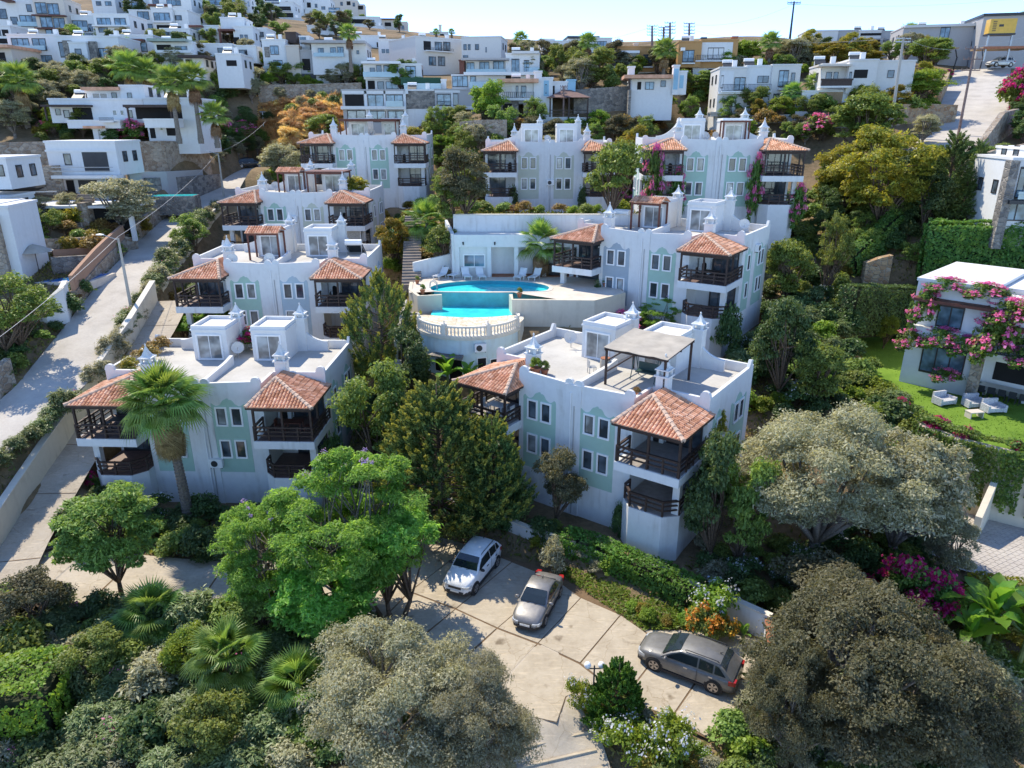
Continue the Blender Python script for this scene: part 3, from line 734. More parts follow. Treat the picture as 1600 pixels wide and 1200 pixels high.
# ------------------------------------------------------------------ plants
def m_leaf2(name, ca, cb, transl=0.3, rough=0.5, spec=0.35, hue=0.05, nscale=0.9):
 """two leaf palettes that change from one part of the plant to another (old and new growth)"""
 m, nt, b = mat_base(name)
 g = nt.nodes.new('ShaderNodeNewGeometry'); oi = nt.nodes.new('ShaderNodeObjectInfo')
 def rp(cols): return ramp(nt, g.outputs['Random Per Island'], [(i / max(1, len(cols) - 1), c) for i, c in enumerate(cols)])
 ca, cb = ([tuple(min(.8, x * GAIN.get(name, 2.3)) for x in c) for c in L] for L in (ca, cb))
 n = noise(nt, nscale, 3, 0.6); f = ramp(nt, n.outputs[0], [(0.42, (0, 0, 0)), (0.62, (1, 1, 1))])
 col = mix(nt, f.outputs[0], rp(ca).outputs[0], rp(cb).outputs[0])
 h = nt.nodes.new('ShaderNodeHueSaturation')
 for inp, lo, hi in (('Hue', .5 - hue * .5, .5 + hue * .4), ('Value', .82, 1.18)):
  mr = nt.nodes.new('ShaderNodeMapRange'); mr.inputs[3].default_value = lo; mr.inputs[4].default_value = hi
  nt.links.new(oi.outputs['Random'], mr.inputs[0]); nt.links.new(mr.outputs[0], h.inputs[inp])
 nt.links.new(col, h.inputs['Color']); nt.links.new(h.outputs[0], b.inputs['Base Color'])
 b.inputs['Roughness'].default_value = rough; b.inputs['Specular IOR Level'].default_value = spec
 tr = nt.nodes.new('ShaderNodeBsdfTranslucent'); nt.links.new(mix(nt, 1.0, h.outputs[0], (1.5, 1.35, .8), 'MULTIPLY'), tr.inputs[0])
 ms = nt.nodes.new('ShaderNodeMixShader'); ms.inputs[0].default_value = transl * 1.35
 nt.links.new(b.outputs[0], ms.inputs[1]); nt.links.new(tr.outputs[0], ms.inputs[2]); nt.links.new(ms.outputs[0], nt.nodes['Material Output'].inputs[0])
 return m
GAIN = {'dark_conifer_sprays': 3.2, 'yellowish_conifer_tips': 2.2, 'olive_leaves': 1.5, 'dull_olive_leaves': 1.35, 'feathery_green_leaves': 1.9, 'ivy_leaves': 2.4, 'bright_thuja_sprays': 1.7, 'pink_bracts': 1.15, 'magenta_bracts': 1, 'mauve_flowers': 1, 'pale_blue_flowers': 1, 'orange_berries': 1, 'dry_grass': 1.5, 'lawn_grass': 1, 'dead_palm_fronds': 1.2, 'banana_leaf': 1.2, 'yellow_green_leaves': 1.35, 'lime_green_leaves': 1.3, 'dark_green_leaves': 2.2, 'oleander_leaves': 1.75, 'dry_brown_leaves': 1.2, 'palm_fronds': 2.0, 'weeds': 1.4}
LF = {
'olive':   m_leaf2('olive_leaves', [(.125,.13,.08),(.205,.21,.13),(.30,.295,.20)], [(.17,.17,.11),(.265,.26,.175),(.37,.355,.265)], .3, .5, .4, .02),
'olive_d': m_leaf2('dull_olive_leaves', [(.058,.062,.032),(.098,.10,.052),(.15,.142,.082)], [(.078,.078,.04),(.128,.12,.066),(.18,.165,.10)], .28, .55, .3, .02),
'jaca':    m_leaf2('feathery_green_leaves', [(.07,.15,.03),(.12,.23,.045),(.17,.30,.065)], [(.09,.18,.035),(.15,.28,.055),(.21,.36,.085)], .42, .5, .3, .02),
'green':   m_leaf2('green_leaves', [(.045,.07,.016),(.076,.11,.025),(.112,.15,.035)], [(.063,.09,.02),(.103,.14,.03),(.147,.19,.043)], .3),
'dark':    m_leaf2('dark_green_leaves', [(.02,.04,.014),(.035,.062,.02),(.055,.085,.028)], [(.03,.05,.016),(.05,.08,.025),(.075,.11,.035)], .25),
'yellow':  m_leaf2('yellow_green_leaves', [(.10,.12,.02),(.16,.17,.025),(.24,.22,.035)], [(.17,.15,.02),(.26,.21,.03),(.34,.27,.05)], .35),
'lime':    m_leaf2('lime_green_leaves', [(.10,.17,.02),(.15,.23,.03),(.20,.29,.045)], [(.13,.19,.02),(.19,.26,.03),(.26,.32,.05)], .35),
'conifer': m_leaf2('dark_conifer_sprays', [(.018,.034,.012),(.032,.055,.018),(.05,.075,.022)], [(.03,.045,.014),(.05,.07,.02),(.08,.095,.025)], .15, .6, .2, .02),
'tips':    m_leaf2('yellowish_conifer_tips', [(.10,.11,.02),(.15,.15,.03),(.20,.19,.04)], [(.12,.12,.025),(.17,.165,.03),(.23,.21,.045)], .2, .6, .2, .02),
'thuja':   m_leaf2('bright_thuja_sprays', [(.035,.085,.012),(.06,.13,.02),(.09,.18,.03)], [(.045,.10,.015),(.075,.15,.022),(.11,.20,.035)], .25, .5, .3, .01),
'oleander':m_leaf2('oleander_leaves', [(.058,.09,.036),(.095,.135,.052),(.14,.18,.08)], [(.075,.11,.042),(.12,.155,.065),(.175,.21,.105)], .25, .45, .4, .03),
'ivy':     m_leaf2('ivy_leaves', [(.025,.055,.012),(.045,.085,.018),(.07,.12,.025)], [(.04,.075,.014),(.07,.11,.02),(.11,.15,.03)], .3),
'rust':    m_leaf2('dry_brown_leaves', [(.14,.08,.03),(.22,.13,.05),(.30,.19,.08)], [(.16,.12,.03),(.24,.17,.05),(.30,.22,.08)], .3),
'pink':    m_leaf2('pink_bracts', [(.52,.10,.30),(.64,.17,.40),(.72,.30,.50)], [(.48,.09,.32),(.60,.15,.42),(.70,.27,.53)], .35, .6, .2, .015),
'magenta': m_leaf2('magenta_bracts', [(.42,.02,.16),(.55,.03,.20),(.65,.07,.26)], [(.45,.02,.2),(.58,.04,.26),(.66,.08,.32)], .35, .6, .2, .02),
'mauve':   m_leaf2('mauve_flowers', [(.30,.20,.50),(.40,.30,.60),(.5,.4,.68)], [(.30,.20,.50),(.40,.30,.60),(.5,.4,.68)], .3),
'plumbago':m_leaf2('pale_blue_flowers', [(.52,.56,.68),(.62,.65,.74),(.72,.73,.78)], [(.52,.56,.68),(.62,.65,.74),(.72,.73,.78)], .3),
'orange':  m_leaf2('orange_berries', [(.55,.24,.02),(.65,.32,.03),(.70,.42,.05)], [(.55,.24,.02),(.65,.32,.03),(.70,.42,.05)], .2),
'palm':    m_leaf2('palm_fronds', [(.07,.12,.025),(.10,.165,.035),(.13,.20,.05)], [(.09,.145,.03),(.13,.19,.04),(.16,.22,.06)], .3, .4, .45, .03),
'palm_dry':m_leaf2('dead_palm_fronds', [(.18,.11,.05),(.26,.17,.085),(.34,.24,.13)], [(.20,.13,.06),(.28,.19,.09),(.36,.26,.14)], .2),
'banana':  m_leaf2('banana_leaf', [(.11,.24,.03),(.14,.29,.04)], [(.13,.26,.035),(.18,.33,.05)], .4, .35, .5, .02),
'grass':   m_leaf2('weeds', [(.06,.09,.02),(.10,.13,.03),(.15,.17,.045)], [(.12,.12,.035),(.18,.16,.05),(.24,.20,.07)], .3),
'straw':   m_leaf2('dry_grass', [(.38,.24,.09),(.48,.32,.13),(.56,.40,.18)], [(.42,.29,.12),(.52,.37,.16),(.60,.45,.22)], .3),
'lawn':    m_leaf2('lawn_grass', [(.10,.19,.02),(.14,.25,.03),(.18,.30,.04)], [(.12,.22,.02),(.17,.28,.03),(.22,.33,.05)], .35),
}
def unit(a): return a / np.maximum(1e-9, np.linalg.norm(a, axis=1))[:, None]
def rdir(rng, n): return unit(rng.normal(size=(n, 3)))
def diamonds(Pn, A, N, L, Wd, fold=0.0):
 """leaf blades: pointed four-cornered blades along A, facing N"""
 A = unit(A); Bx = unit(np.cross(N, A)); N2 = np.cross(A, Bx)
 L = np.asarray(L)[:, None] if np.ndim(L) else L; Wd = np.asarray(Wd)[:, None] if np.ndim(Wd) else Wd
 v = np.stack([Pn - A * L * .5, Pn + Bx * Wd * .5 + N2 * L * .06, Pn + A * L * .5 - N2 * L * .08, Pn - Bx * Wd * .5 + N2 * L * .06], 1)
 return v.reshape(-1, 3), np.arange(len(Pn) * 4).reshape(-1, 4)
class FB:                                  # foliage buffer -> one mesh
 def __init__(s): s.V = []; s.F = []; s.n = 0
 def add(s, v, f): s.V.append(v); s.F.append(f + s.n); s.n += len(v)
 def leaves(s, rng, Pn, A, N, L, Wd):
  k = len(Pn); e = rng.uniform(.5, 1.0, k) + rng.random(k) ** 3 * .9; s.add(*diamonds(Pn, A, N, L * e, Wd * e * rng.uniform(.75, 1.25, k)))
 def mesh(s, name, mat): return np_mesh(name, np.concatenate(s.V), np.concatenate(s.F), mat)
def clump_leaves(fb, rng, C, Rr, n, L, Wd, flat=.8, up=.35, fill=.5, outward=.5):
 """n leaves over each clump of centre C and radius Rr"""
 k = len(C); ci = np.repeat(np.arange(k), n); d = rdir(rng, k * n); d[:, 2] = np.abs(d[:, 2]) * .75 + d[:, 2] * .25
 r = Rr[ci] * (fill + (1.02 - fill) * rng.random(k * n) ** .6 + .32 * rng.random(k * n) ** 6)
 st = rng.uniform(.62, 1.42, (k, 3)); sh = rng.normal(size=(k, 2)) * .3
 p = d * r[:, None] * np.array([1, 1, flat]) * st[ci]; p[:, :2] += sh[ci] * p[:, 2:3]; p = C[ci] + p
 nrm = unit(d * .42 + np.array([0, 0, up + .3]) + rng.normal(size=d.shape) * .5)
 a = unit(d * outward + rng.normal(size=d.shape) * .6); a = a - nrm * (a * nrm).sum(1)[:, None]
 fb.leaves(rng, p, a, nrm, L, Wd)
def ell_clumps(rng, n, w, z0, z1, rmin, rmax, shell=.72, low=-.35, wob=.25):
 """sub-clumps spread over a handful of big uneven boughs, so the crown has lobes and dark gaps"""
 nb = max(8, int(n / 6.5)); hz = (z1 - z0) / 2; zc = (z0 + z1) / 2
 d = rdir(rng, nb * 8); d = d[d[:, 2] > low]
 keep = [d[0]]
 for c in d[1:]:                       # spread the boughs apart
  if len(keep) >= nb: break
  if min(np.linalg.norm(c - k) for k in keep) > 1.7 / math.sqrt(nb): keep.append(c)
 d = np.array(keep); nb = len(d)
 br = rng.uniform(.30, .46, nb) * (1.9 / math.sqrt(nb) + .55)
 rad = (1.02 - br) * (1 - wob + wob * rng.random(nb) * 1.3)
 BC = d * rad[:, None]
 bi = np.concatenate([np.arange(nb), rng.integers(0, nb, max(0, n - nb))])
 e = rdir(rng, len(bi)); e = unit(e * .8 + d[bi] * .75 + np.array([0, 0, .15]))
 U = BC[bi] + e * (br[bi] * rng.uniform(.35, 1.0, len(bi)))[:, None]
 Rr = rng.uniform(rmin, rmax, len(bi)) * .95
 C = U * np.array([w / 2, w / 2, hz]); C *= (1 - Rr / (w * .5) * .5)[:, None]; C[:, 2] += zc
 C[:, 2] = np.maximum(C[:, 2], z0 + Rr * .3)
 return C, Rr
def limbs(rng, C, w, h, zfork, r0, mat, nl=18, base=(0, 0), lean=(0, 0), stems=1):
 b = MB()
 for sidx in range(stems):
  a = sidx * 2.4; bx0 = Vector((base[0] + (.25 * math.cos(a) if stems > 1 else 0), base[1] + (.25 * math.sin(a) if stems > 1 else 0), -.4))
  f = Vector((lean[0] + (w * .12 * math.cos(a) if stems > 1 else 0), lean[1] + (w * .12 * math.sin(a) if stems > 1 else 0), zfork))
  m1 = bx0.lerp(f, .5) + Vector((rng.normal() * .08, rng.normal() * .08, 0)) * w * .2
  b.path([bx0, m1, f], [r0 * 1.35, r0 * 1.05, r0 * .85], 8)
  idx = rng.permutation(len(C))[:nl]
  for i in idx:
   c = Vector(C[i]); mid = f.lerp(c, .5) + Vector((rng.normal(), rng.normal(), abs(rng.normal()) * .8)) * w * .03
   b.path([f - Vector((0, 0, r0 * .4)), mid, c], [r0 * .55, r0 * .33, r0 * .12], 6)
   for j in range(2):
    c2 = Vector(C[rng.integers(len(C))])
    if (c2 - mid).length < w * .45: b.path([mid, mid.lerp(c2, .55) + Vector((0, 0, w * .02)), c2], [r0 * .28, r0 * .18, r0 * .07], 5)
 return b.mesh('trunk', mat, True)
PROTO = {}
def proto_round(key, leaf, w, h, zb, ncl, rcl, nl, L, Wd, seed, trunk='trunk', r0=.22, flat=.8, low=-.75, wob=.25, shell=.72, stems=1, up=.35, fill=.5, extra=None):
 rng = np.random.default_rng(seed)
 C, Rr = ell_clumps(rng, ncl, w, h * zb, h, rcl[0], rcl[1], shell, low, wob)
 fb = FB(); clump_leaves(fb, rng, C, Rr, nl, L, Wd, flat, up, fill)
 ch = [('trunk', limbs(rng, C, w, h, h * max(.12, zb * .8), r0, M[trunk], stems=stems), None), ('crown', fb.mesh('crown_' + key, LF[leaf]), None)]
 if extra:                               # (leaf key, count, L, Wd, zmin fraction, clusters)
  lk, cnt, l2, w2, zf, ncx, nm = extra
  top = np.where(C[:, 2] > h * zf)[0]; pick = rng.choice(top, size=min(ncx, len(top)), replace=False)
  f2 = FB(); CC = C[pick] + unit(C[pick] - np.array([0, 0, h * .45])) * (Rr[pick] * .75)[:, None]
  clump_leaves(f2, rng, CC, np.full(len(CC), rcl[0] * .5), max(3, cnt // len(CC)), l2, w2, .9, .4, .2)
  ch.append((nm, f2.mesh(nm + '_' + key, LF[lk]), None))
 PROTO[key] = (w, h, ch)
def proto_bush(key, leaf, w, h, ncl, rcl, nl, L, Wd, seed, up=.5, outward=1.2, flat=.9, wob=.35, extra=None, low=-.1, fill=.35):
 rng = np.random.default_rng(seed)
 C, Rr = ell_clumps(rng, ncl, w, -h * .35, h, rcl[0], rcl[1], .55, low, wob)
 fb = FB(); clump_leaves(fb, rng, C, Rr, nl, L, Wd, flat, up, fill, outward)
 ch = [(None, fb.mesh('bush_' + key, LF[leaf]), None)]
 if extra:
  lk, cnt, l2, w2, ncx, nm = extra
  top = np.where(C[:, 2] > h * .2)[0]; pick = rng.choice(top, size=min(ncx, len(top)), replace=False); f2 = FB()
  CC = C[pick] + unit(C[pick] - np.array([0, 0, h * .1])) * (Rr[pick] * .7)[:, None]
  clump_leaves(f2, rng, CC, Rr[pick] * .7, max(3, cnt // len(CC)), l2, w2, .9, .4, .3)
  ch.append((nm, f2.mesh(nm + '_' + key, LF[lk]), None))
 PROTO[key] = (w, h, ch)
def proto_plume(key, leaf, tipleaf, w, h, npl, plen, nl, L, Wd, seed, prof, lift=.9, tipfrac=.25, r0=.2, pr=.22):
 """conifer made of sprays that sweep up and out of a cone"""
 rng = np.random.default_rng(seed); fb = FB(); ft = FB()
 zz = (rng.random(npl) ** 1.15) * .93 + .02; th = rng.random(npl) * 2 * math.pi
 rr = np.array([prof(z) for z in zz]) * w / 2 * rng.uniform(.62, 1.0, npl)
 base = np.column_stack([np.cos(th) * rr, np.sin(th) * rr, zz * h * .9])
 out = np.column_stack([np.cos(th), np.sin(th), np.full(npl, lift) + zz * .9]); out = unit(out + rng.normal(size=out.shape) * .18)
 pl = plen * rng.uniform(.7, 1.25, npl) * (1 - zz * .35)
 k = np.repeat(np.arange(npl), nl); s = rng.random(npl * nl)
 rad = (pr * (1 - s * .85))[:, None] * pl[k][:, None]
 p = base[k] + out[k] * (s * pl[k])[:, None] + rng.normal(size=(npl * nl, 3)) * rad * .6
 a = unit(out[k] + rng.normal(size=p.shape) * .45); nn = unit(rng.normal(size=p.shape) + np.array([0, 0, .6]) + base[k] / w)
 tip = s > (1 - tipfrac)
 fb.leaves(rng, p[~tip], a[~tip], nn[~tip], L, Wd); ft.leaves(rng, p[tip], a[tip], nn[tip], L * .9, Wd)
 b = MB(); b.path([(0, 0, -.4), (0, 0, h * .5), (0, 0, h * .95)], [r0, r0 * .6, r0 * .1], 8)
 for i in range(0, npl, 4): b.tube((0, 0, max(.3, base[i][2] - .6)), base[i], r0 * .25, r0 * .08, 5, False)
 PROTO[key] = (w, h, [('trunk', b.mesh('trunk', M['trunk'], True), None), ('crown', fb.mesh('crown_' + key, LF[leaf]), None), ('shoot_tips', ft.mesh('tips_' + key, LF[tipleaf]), None)])
def build_protos():
 proto_round('olive', 'olive', 9.0, 7.0, .12, 170, (.5, 1.0), 620, .14, .048, 1, 'trunk_grey', .30, wob=.42, low=-.6)
 proto_round('olive_b', 'olive', 6.0, 6.0, .15, 60, (.55, 1.0), 420, .19, .075, 2, 'trunk_grey', .24)
 proto_round('carob', 'olive_d', 10.0, 6.5, .08, 190, (.5, 1.0), 620, .125, .062, 3, 'trunk_grey', .3, wob=.38, low=-.6)
 proto_round('dull', 'olive_d', 6.0, 6.0, .1, 55, (.55, 1.1), 330, .2, .10, 4, 'trunk', .2)
 proto_round('jacaranda', 'jaca', 9.0, 8.0, .10, 200, (.4, .8), 330, .18, .06, 5, 'trunk_grey', .16, flat=.55, wob=.45, shell=.55, stems=3, up=.6, extra=('mauve', 260, .11, .06, .72, 12, 'blossoms'))
 proto_round('feather', 'jaca', 5.0, 5.5, .16, 75, (.4, .75), 330, .2, .07, 6, 'trunk', .12, flat=.5, wob=.45, shell=.5, stems=2, up=.6)
 proto_round('mimosa', 'green', 5.0, 5.5, .10, 85, (.4, .75), 330, .2, .07, 16, 'trunk', .12, flat=.5, wob=.45, shell=.5, up=.6)
 proto_round('broad', 'green', 5.0, 5.5, .12, 60, (.45, .9), 300, .19, .11, 7, 'trunk', .18, wob=.35)
 proto_round('broad_b', 'green', 5.0, 4.5, .1, 48, (.5, .9), 260, .2, .12, 8, 'trunk', .18, wob=.4)
 proto_round('darktree', 'dark', 5.0, 5.5, .08, 60, (.45, .95), 300, .19, .10, 9, 'trunk', .18, wob=.35)
 proto_round('yellowtree', 'yellow', 7.0, 7.5, .1, 90, (.5, 1.0), 330, .20, .12, 10, 'trunk', .2, wob=.4, shell=.6)
 proto_round('limetree', 'lime', 5.0, 4.5, .15, 50, (.45, .9), 260, .19, .11, 11, 'trunk', .15, wob=.35)
 proto_round('wispy', 'green', 4.0, 5.5, .05, 45, (.3, .6), 260, .17, .06, 12, 'trunk', .1, flat=1.3, wob=.5, shell=.45, stems=2)
 proto_bush('oleander', 'oleander', 2.4, 2.0, 34, (.3, .6), 90, .26, .065, 21, up=.9)
 proto_bush('oleander_b', 'oleander', 2.6, 1.7, 30, (.32, .6), 90, .26, .065, 22, up=.9, extra=('pink', 60, .09, .08, 8, 'blossoms'))
 proto_bush('shrub', 'green', 2.2, 1.6, 30, (.28, .55), 110, .16, .10, 23)
 proto_bush('shrub_b', 'dark', 2.2, 1.7, 30, (.28, .55), 110, .16, .10, 24)
 proto_bush('shrub_lime', 'lime', 2.2, 1.4, 28, (.28, .5), 110, .15, .09, 25)
 proto_bush('shrub_yellow', 'yellow', 2.2, 1.5, 28, (.28, .5), 110, .15, .09, 26)
 proto_bush('shrub_rust', 'rust', 2.0, 1.3, 24, (.25, .5), 100, .14, .08, 27)
 proto_bush('shrub_grey', 'olive', 2.2, 1.7, 30, (.28, .55), 120, .17, .06, 28, up=.8)
 proto_bush('boug', 'ivy', 2.4, 1.8, 30, (.3, .55), 100, .15, .10, 29, extra=('pink', 950, .12, .10, 20, 'blossoms'))
 proto_bush('boug_m', 'ivy', 2.4, 1.8, 30, (.3, .55), 100, .15, .10, 30, extra=('magenta', 1300, .13, .11, 18, 'blossoms'))
 proto_bush('plumbago', 'lime', 2.6, 1.6, 32, (.3, .55), 110, .15, .08, 31, extra=('plumbago', 420, .09, .08, 24, 'blossoms'))
 proto_bush('berry', 'green', 2.4, 1.8, 30, (.3, .55), 100, .15, .09, 32, extra=('orange', 700, .12, .11, 16, 'blossoms'))
 proto_bush('white_fl', 'dark', 2.4, 1.8, 30, (.3, .55), 100, .16, .10, 33, extra=('plumbago', 220, .10, .09, 14, 'blossoms'))
 proto_bush('straw', 'straw', 2.4, 1.0, 30, (.25, .5), 90, .42, .05, 34, up=.2, outward=2.0)
 proto_plume('cypress', 'conifer', 'tips', 7.6, 9.5, 460, 1.6, 130, .22, .075, 41, lambda z: (1 - z) ** .62 if z > .15 else .9 * (.55 + z * 3), .75, .22)
 proto_plume('golden', 'conifer', 'tips', 5.6, 7.0, 230, 1.35, 100, .20, .07, 42, lambda z: math.sin(min(1, z * 1.05 + .12) * math.pi) ** .6 * 1.0, 1.1, .35)
 proto_plume('thuja', 'thuja', 'thuja', 2.9, 3.6, 420, .5, 90, .13, .06, 43, lambda z: (1 - z) ** .55, 1.2, .3, .1)
 proto_plume('fir', 'conifer', 'conifer', 4.4, 9.5, 260, 1.3, 85, .2, .06, 44, lambda z: (1 - z) ** .85, .25, .2)
build_protos()
def spot(u, vb, dz=0.0):
 q, t = G(u, vb); return q, t
def top_z(q, u, vt):
 d = ray(u, vt); return CAMZ + d.z * (q.y / d.y)
RNG = random.Random(7)
def plant(name, key, u, vt, vb, wpx, label, cat, group=None, rz=None, hmax=None, q=None):
 """stand a plant of kind `key` with its foot where the sight line (u, vb) meets the ground, its head at height vt"""
 if q is None: q, t = spot(u, vb)
 t = q.y * CP + (q.z - CAMZ) * -SP
 w0, h0, ch = PROTO[key]
 h = max(.4, top_z(q, u, vt) - q.z); w = wpx * t / FPX
 rz = RNG.uniform(0, 6.28) if rz is None else rz
 sc = (w / w0, w / w0, h / h0)
 return grow(name, key, (q.x, q.y, q.z - .05), sc, rz, label, cat, group)
def grow(name, key, loc, sc, rz, label, cat, group=None):
 ch = PROTO[key][2]
 if ch[0][0] is None:
  o = put(name, ch[0][1], None, loc, rz, sc); tag(o, label, cat, group)
  rest = ch[1:]
 else:
  o = thing(name, label, cat, loc, rz, group); o.scale = sc; rest = ch
 for nm, me, _ in rest: put(nm, me, o)
 return o
# fan palms
def frond_mesh(leaf, seed=0, R0=1.0, pet=.9, droop=.35, nseg=26, span=3.9):
 rng = np.random.default_rng(seed); V = []; F = []
 def quad(a, b, c, d):
  k = len(V); V.extend([a, b, c, d]); F.append((k, k + 1, k + 2, k + 3))
 w = .022
 for i in range(4):                      # petiole, arching
  x0, x1 = pet * i / 4, pet * (i + 1) / 4; z0, z1 = .10 * math.sin(x0 / pet * 2), .10 * math.sin(x1 / pet * 2)
  quad((x0, -w, z0), (x0, w, z0), (x1, w, z1), (x1, -w, z1)); quad((x0, 0, z0 - w), (x0, 0, z0 + w), (x1, 0, z1 + w), (x1, 0, z1 - w))
 hub = np.array([pet, 0, .09])
 for k in range(nseg):
  a0 = -span / 2 + span * k / nseg; a1 = a0 + span / nseg; am = (a0 + a1) / 2
  ln = R0 * (.72 + .28 * math.cos(am * .55)) * rng.uniform(.9, 1.08)
  def pt(a, r, lift):
   return hub + np.array([math.cos(a) * r, math.sin(a) * r * .92, lift - droop * (r / R0) ** 2.2 * (.55 + .45 * abs(math.sin(a))) + .10 * abs(math.sin(a)) * r])
  r1, r2 = ln * .55, ln
  m0 = pt(am, .05, .02); m1 = pt(am, r1, .035); e0 = pt(a0, r1, 0); e1 = pt(a1, r1, 0); tip = pt(am, r2, -.05)
  quad(tuple(hub), tuple(e0), tuple(m1), tuple(m0)); quad(tuple(hub), tuple(m0), tuple(m1), tuple(e1))
  quad(tuple(e0), tuple(tip), tuple(tip - np.array([0, 0, .004])), tuple(m1)); quad(tuple(m1), tuple(tip), tuple(tip + np.array([.004, 0, 0])), tuple(e1))
 return np_mesh('frond', V, F, LF[leaf])
FR = {k: frond_mesh('palm', i, 1.0, .9, d) for i, (k, d) in enumerate((('up', .12), ('mid', .38), ('low', .75)))}
FRD = frond_mesh('palm_dry', 5, .9, .7, .9, 18, 2.6)
def frond_xf(i, n, rng, s):
 f = i / (n - 1); az = i * 2.399 + rng.uniform(-.2, .2); el = R(82 - 105 * f ** .85 + rng.uniform(-8, 8))
 k = 'up' if f < .3 else ('mid' if f < .7 else 'low')
 return k, (0, -el, az), s * rng.uniform(.88, 1.1)
def palm_trunk(h, r, lean=0.0):
 def mk():
  b = MB(); n = max(5, int(h / .22));
  for i in range(n):
   z0, z1 = h * i / n, h * (i + 1) / n; f = i / n; rr = r * (1.25 - .45 * f + .25 * max(0, .12 - f) * 8)
   b.tube((lean * f * f, 0, z0 - (.4 if i == 0 else 0)), (lean * ((i + 1) / n) ** 2, 0, z1), rr * .93, rr * 1.07, 9)
  return b.mesh('trunk', M['trunk_grey'], False)
 return cached(('ptrunk', round(h, 2), r, lean), mk)
def far_crown(skirt):
 def mk():
  V = []; F = []; rng = random.Random(3)
  for i in range(26):
   k, rot, s = frond_xf(i, 26, rng, 1.0); me = FR[k]
   add_inst(V, F, me, rot, s)
  return np_mesh('palm_crown', np.concatenate(V), np.concatenate(F), LF['palm'])
 return cached('farcrown', mk)
def add_inst(V, F, me, rot, s, off=(0, 0, 0)):
 from mathutils import Euler
 n = len(me.vertices); co = np.empty(n * 3, dtype=np.float32); me.vertices.foreach_get('co', co); co = co.reshape(-1, 3)
 m = np.array(Euler(rot).to_matrix()); base = sum(len(v) for v in V)
 fi = np.empty(len(me.loops), dtype=np.int32); me.loops.foreach_get('vertex_index', fi)
 V.append(co @ m.T * s + np.array(off)); F.append(fi.reshape(-1, 4) + base)
def skirt_mesh(dense):
 def mk():
  V = []; F = []; rng = random.Random(9)
  for i in range(dense):
   z = -.15 - rng.random() * 1.3; add_inst(V, F, FRD, (0, R(rng.uniform(50, 84)), rng.uniform(0, 6.28)), rng.uniform(.7, 1.0), (0, 0, z * .8))
  return np_mesh('dead_fronds', np.concatenate(V), np.concatenate(F), LF['palm_dry'])
 return cached(('skirt', dense), mk)
def palm(u, vt, vb, wpx, label, near=False, skirt=24, group=None, nf=30, lean=0.0, r=.2, seed=1, q=None, at=None):
 if at: q = P(u, vb, at); q.z -= 1.0
 if q is None: q, t = spot(u, vb)
 t = q.y * CP + (q.z - CAMZ) * -SP
 w = wpx * t / FPX; s = w / 3.3
 h = max(.5, top_z(q, u, vt) - q.z - s * 1.55)
 o = thing('fan_palm', label, 'palm', (q.x, q.y, q.z - .05), 0, group)
 put('trunk', palm_trunk(round(h, 1), r, lean), o)
 rng = random.Random(seed); top = (lean, 0, round(h, 1))
 if near:
  for i in range(nf):
   k, rot, fs = frond_xf(i, nf, rng, s); put('frond', FR[k], o, top, rot=rot, sc=(fs, fs, fs))
 else: put('crown', far_crown(False), o, top, rng.uniform(0, 6), (s, s, s))
 if skirt: put('dead_fronds', skirt_mesh(skirt), o, (lean, 0, round(h, 1) - .1), rng.uniform(0, 6), (s * .9, s * .9, s * .95))
 return o
# banana plants
def banana_leaf():
 V = []; F = []; n = 12; L = 2.0
 for i in range(n + 1):
  f = i / n; x = L * f * (1 - .12 * f); z = .55 * math.sin(f * 1.9) - .55 * f * f; wd = .30 * math.sin(min(1, f * 1.25 + .06) * math.pi * .72) ** .7 * (1 if f < .85 else (1 - f) / .15 * .9 + .1) if f > .10 else .02
  rip = .02 * ((i % 2) * 2 - 1)
  V += [(x, -wd, z + .07 + rip), (x, 0, z), (x, wd, z + .07 - rip)]
 for i in range(n):
  for c in range(2): F.append((i * 3 + c, i * 3 + c + 1, i * 3 + c + 4, i * 3 + c + 3))
 return np_mesh('banana_leaf', V, F, LF['banana'])
BL = banana_leaf()
def banana(u, vt, vb, wpx, label, n=10, seed=1, group=None):
 q, t = spot(u, vb); w = wpx * t / FPX; s = w / 3.2; h = max(.6, (top_z(q, u, vt) - q.z) * .55); rng = random.Random(seed)
 o = thing('banana_plant', label, 'banana plant', (q.x, q.y, q.z - .05), 0, group)
 put('stem', cached(('bstem', round(h, 1)), lambda: MB().tube((0, 0, -.2), (0, 0, h), .15, .08, 9).mesh('stem', M['ban_stem'])), o)
 for i in range(n):
  put('leaf', BL, o, (0, 0, h * rng.uniform(.8, 1.0)), rot=(rng.uniform(-.3, .3), -R(72 - 75 * i / n + rng.uniform(-8, 8)), i * 2.4 + rng.uniform(-.3, .3)), sc=(s * rng.uniform(.8, 1.1),) * 3)
 return o
M['ban_stem'] = m_plain('banana_stem', (.16, .19, .06), .6, .4, 4)
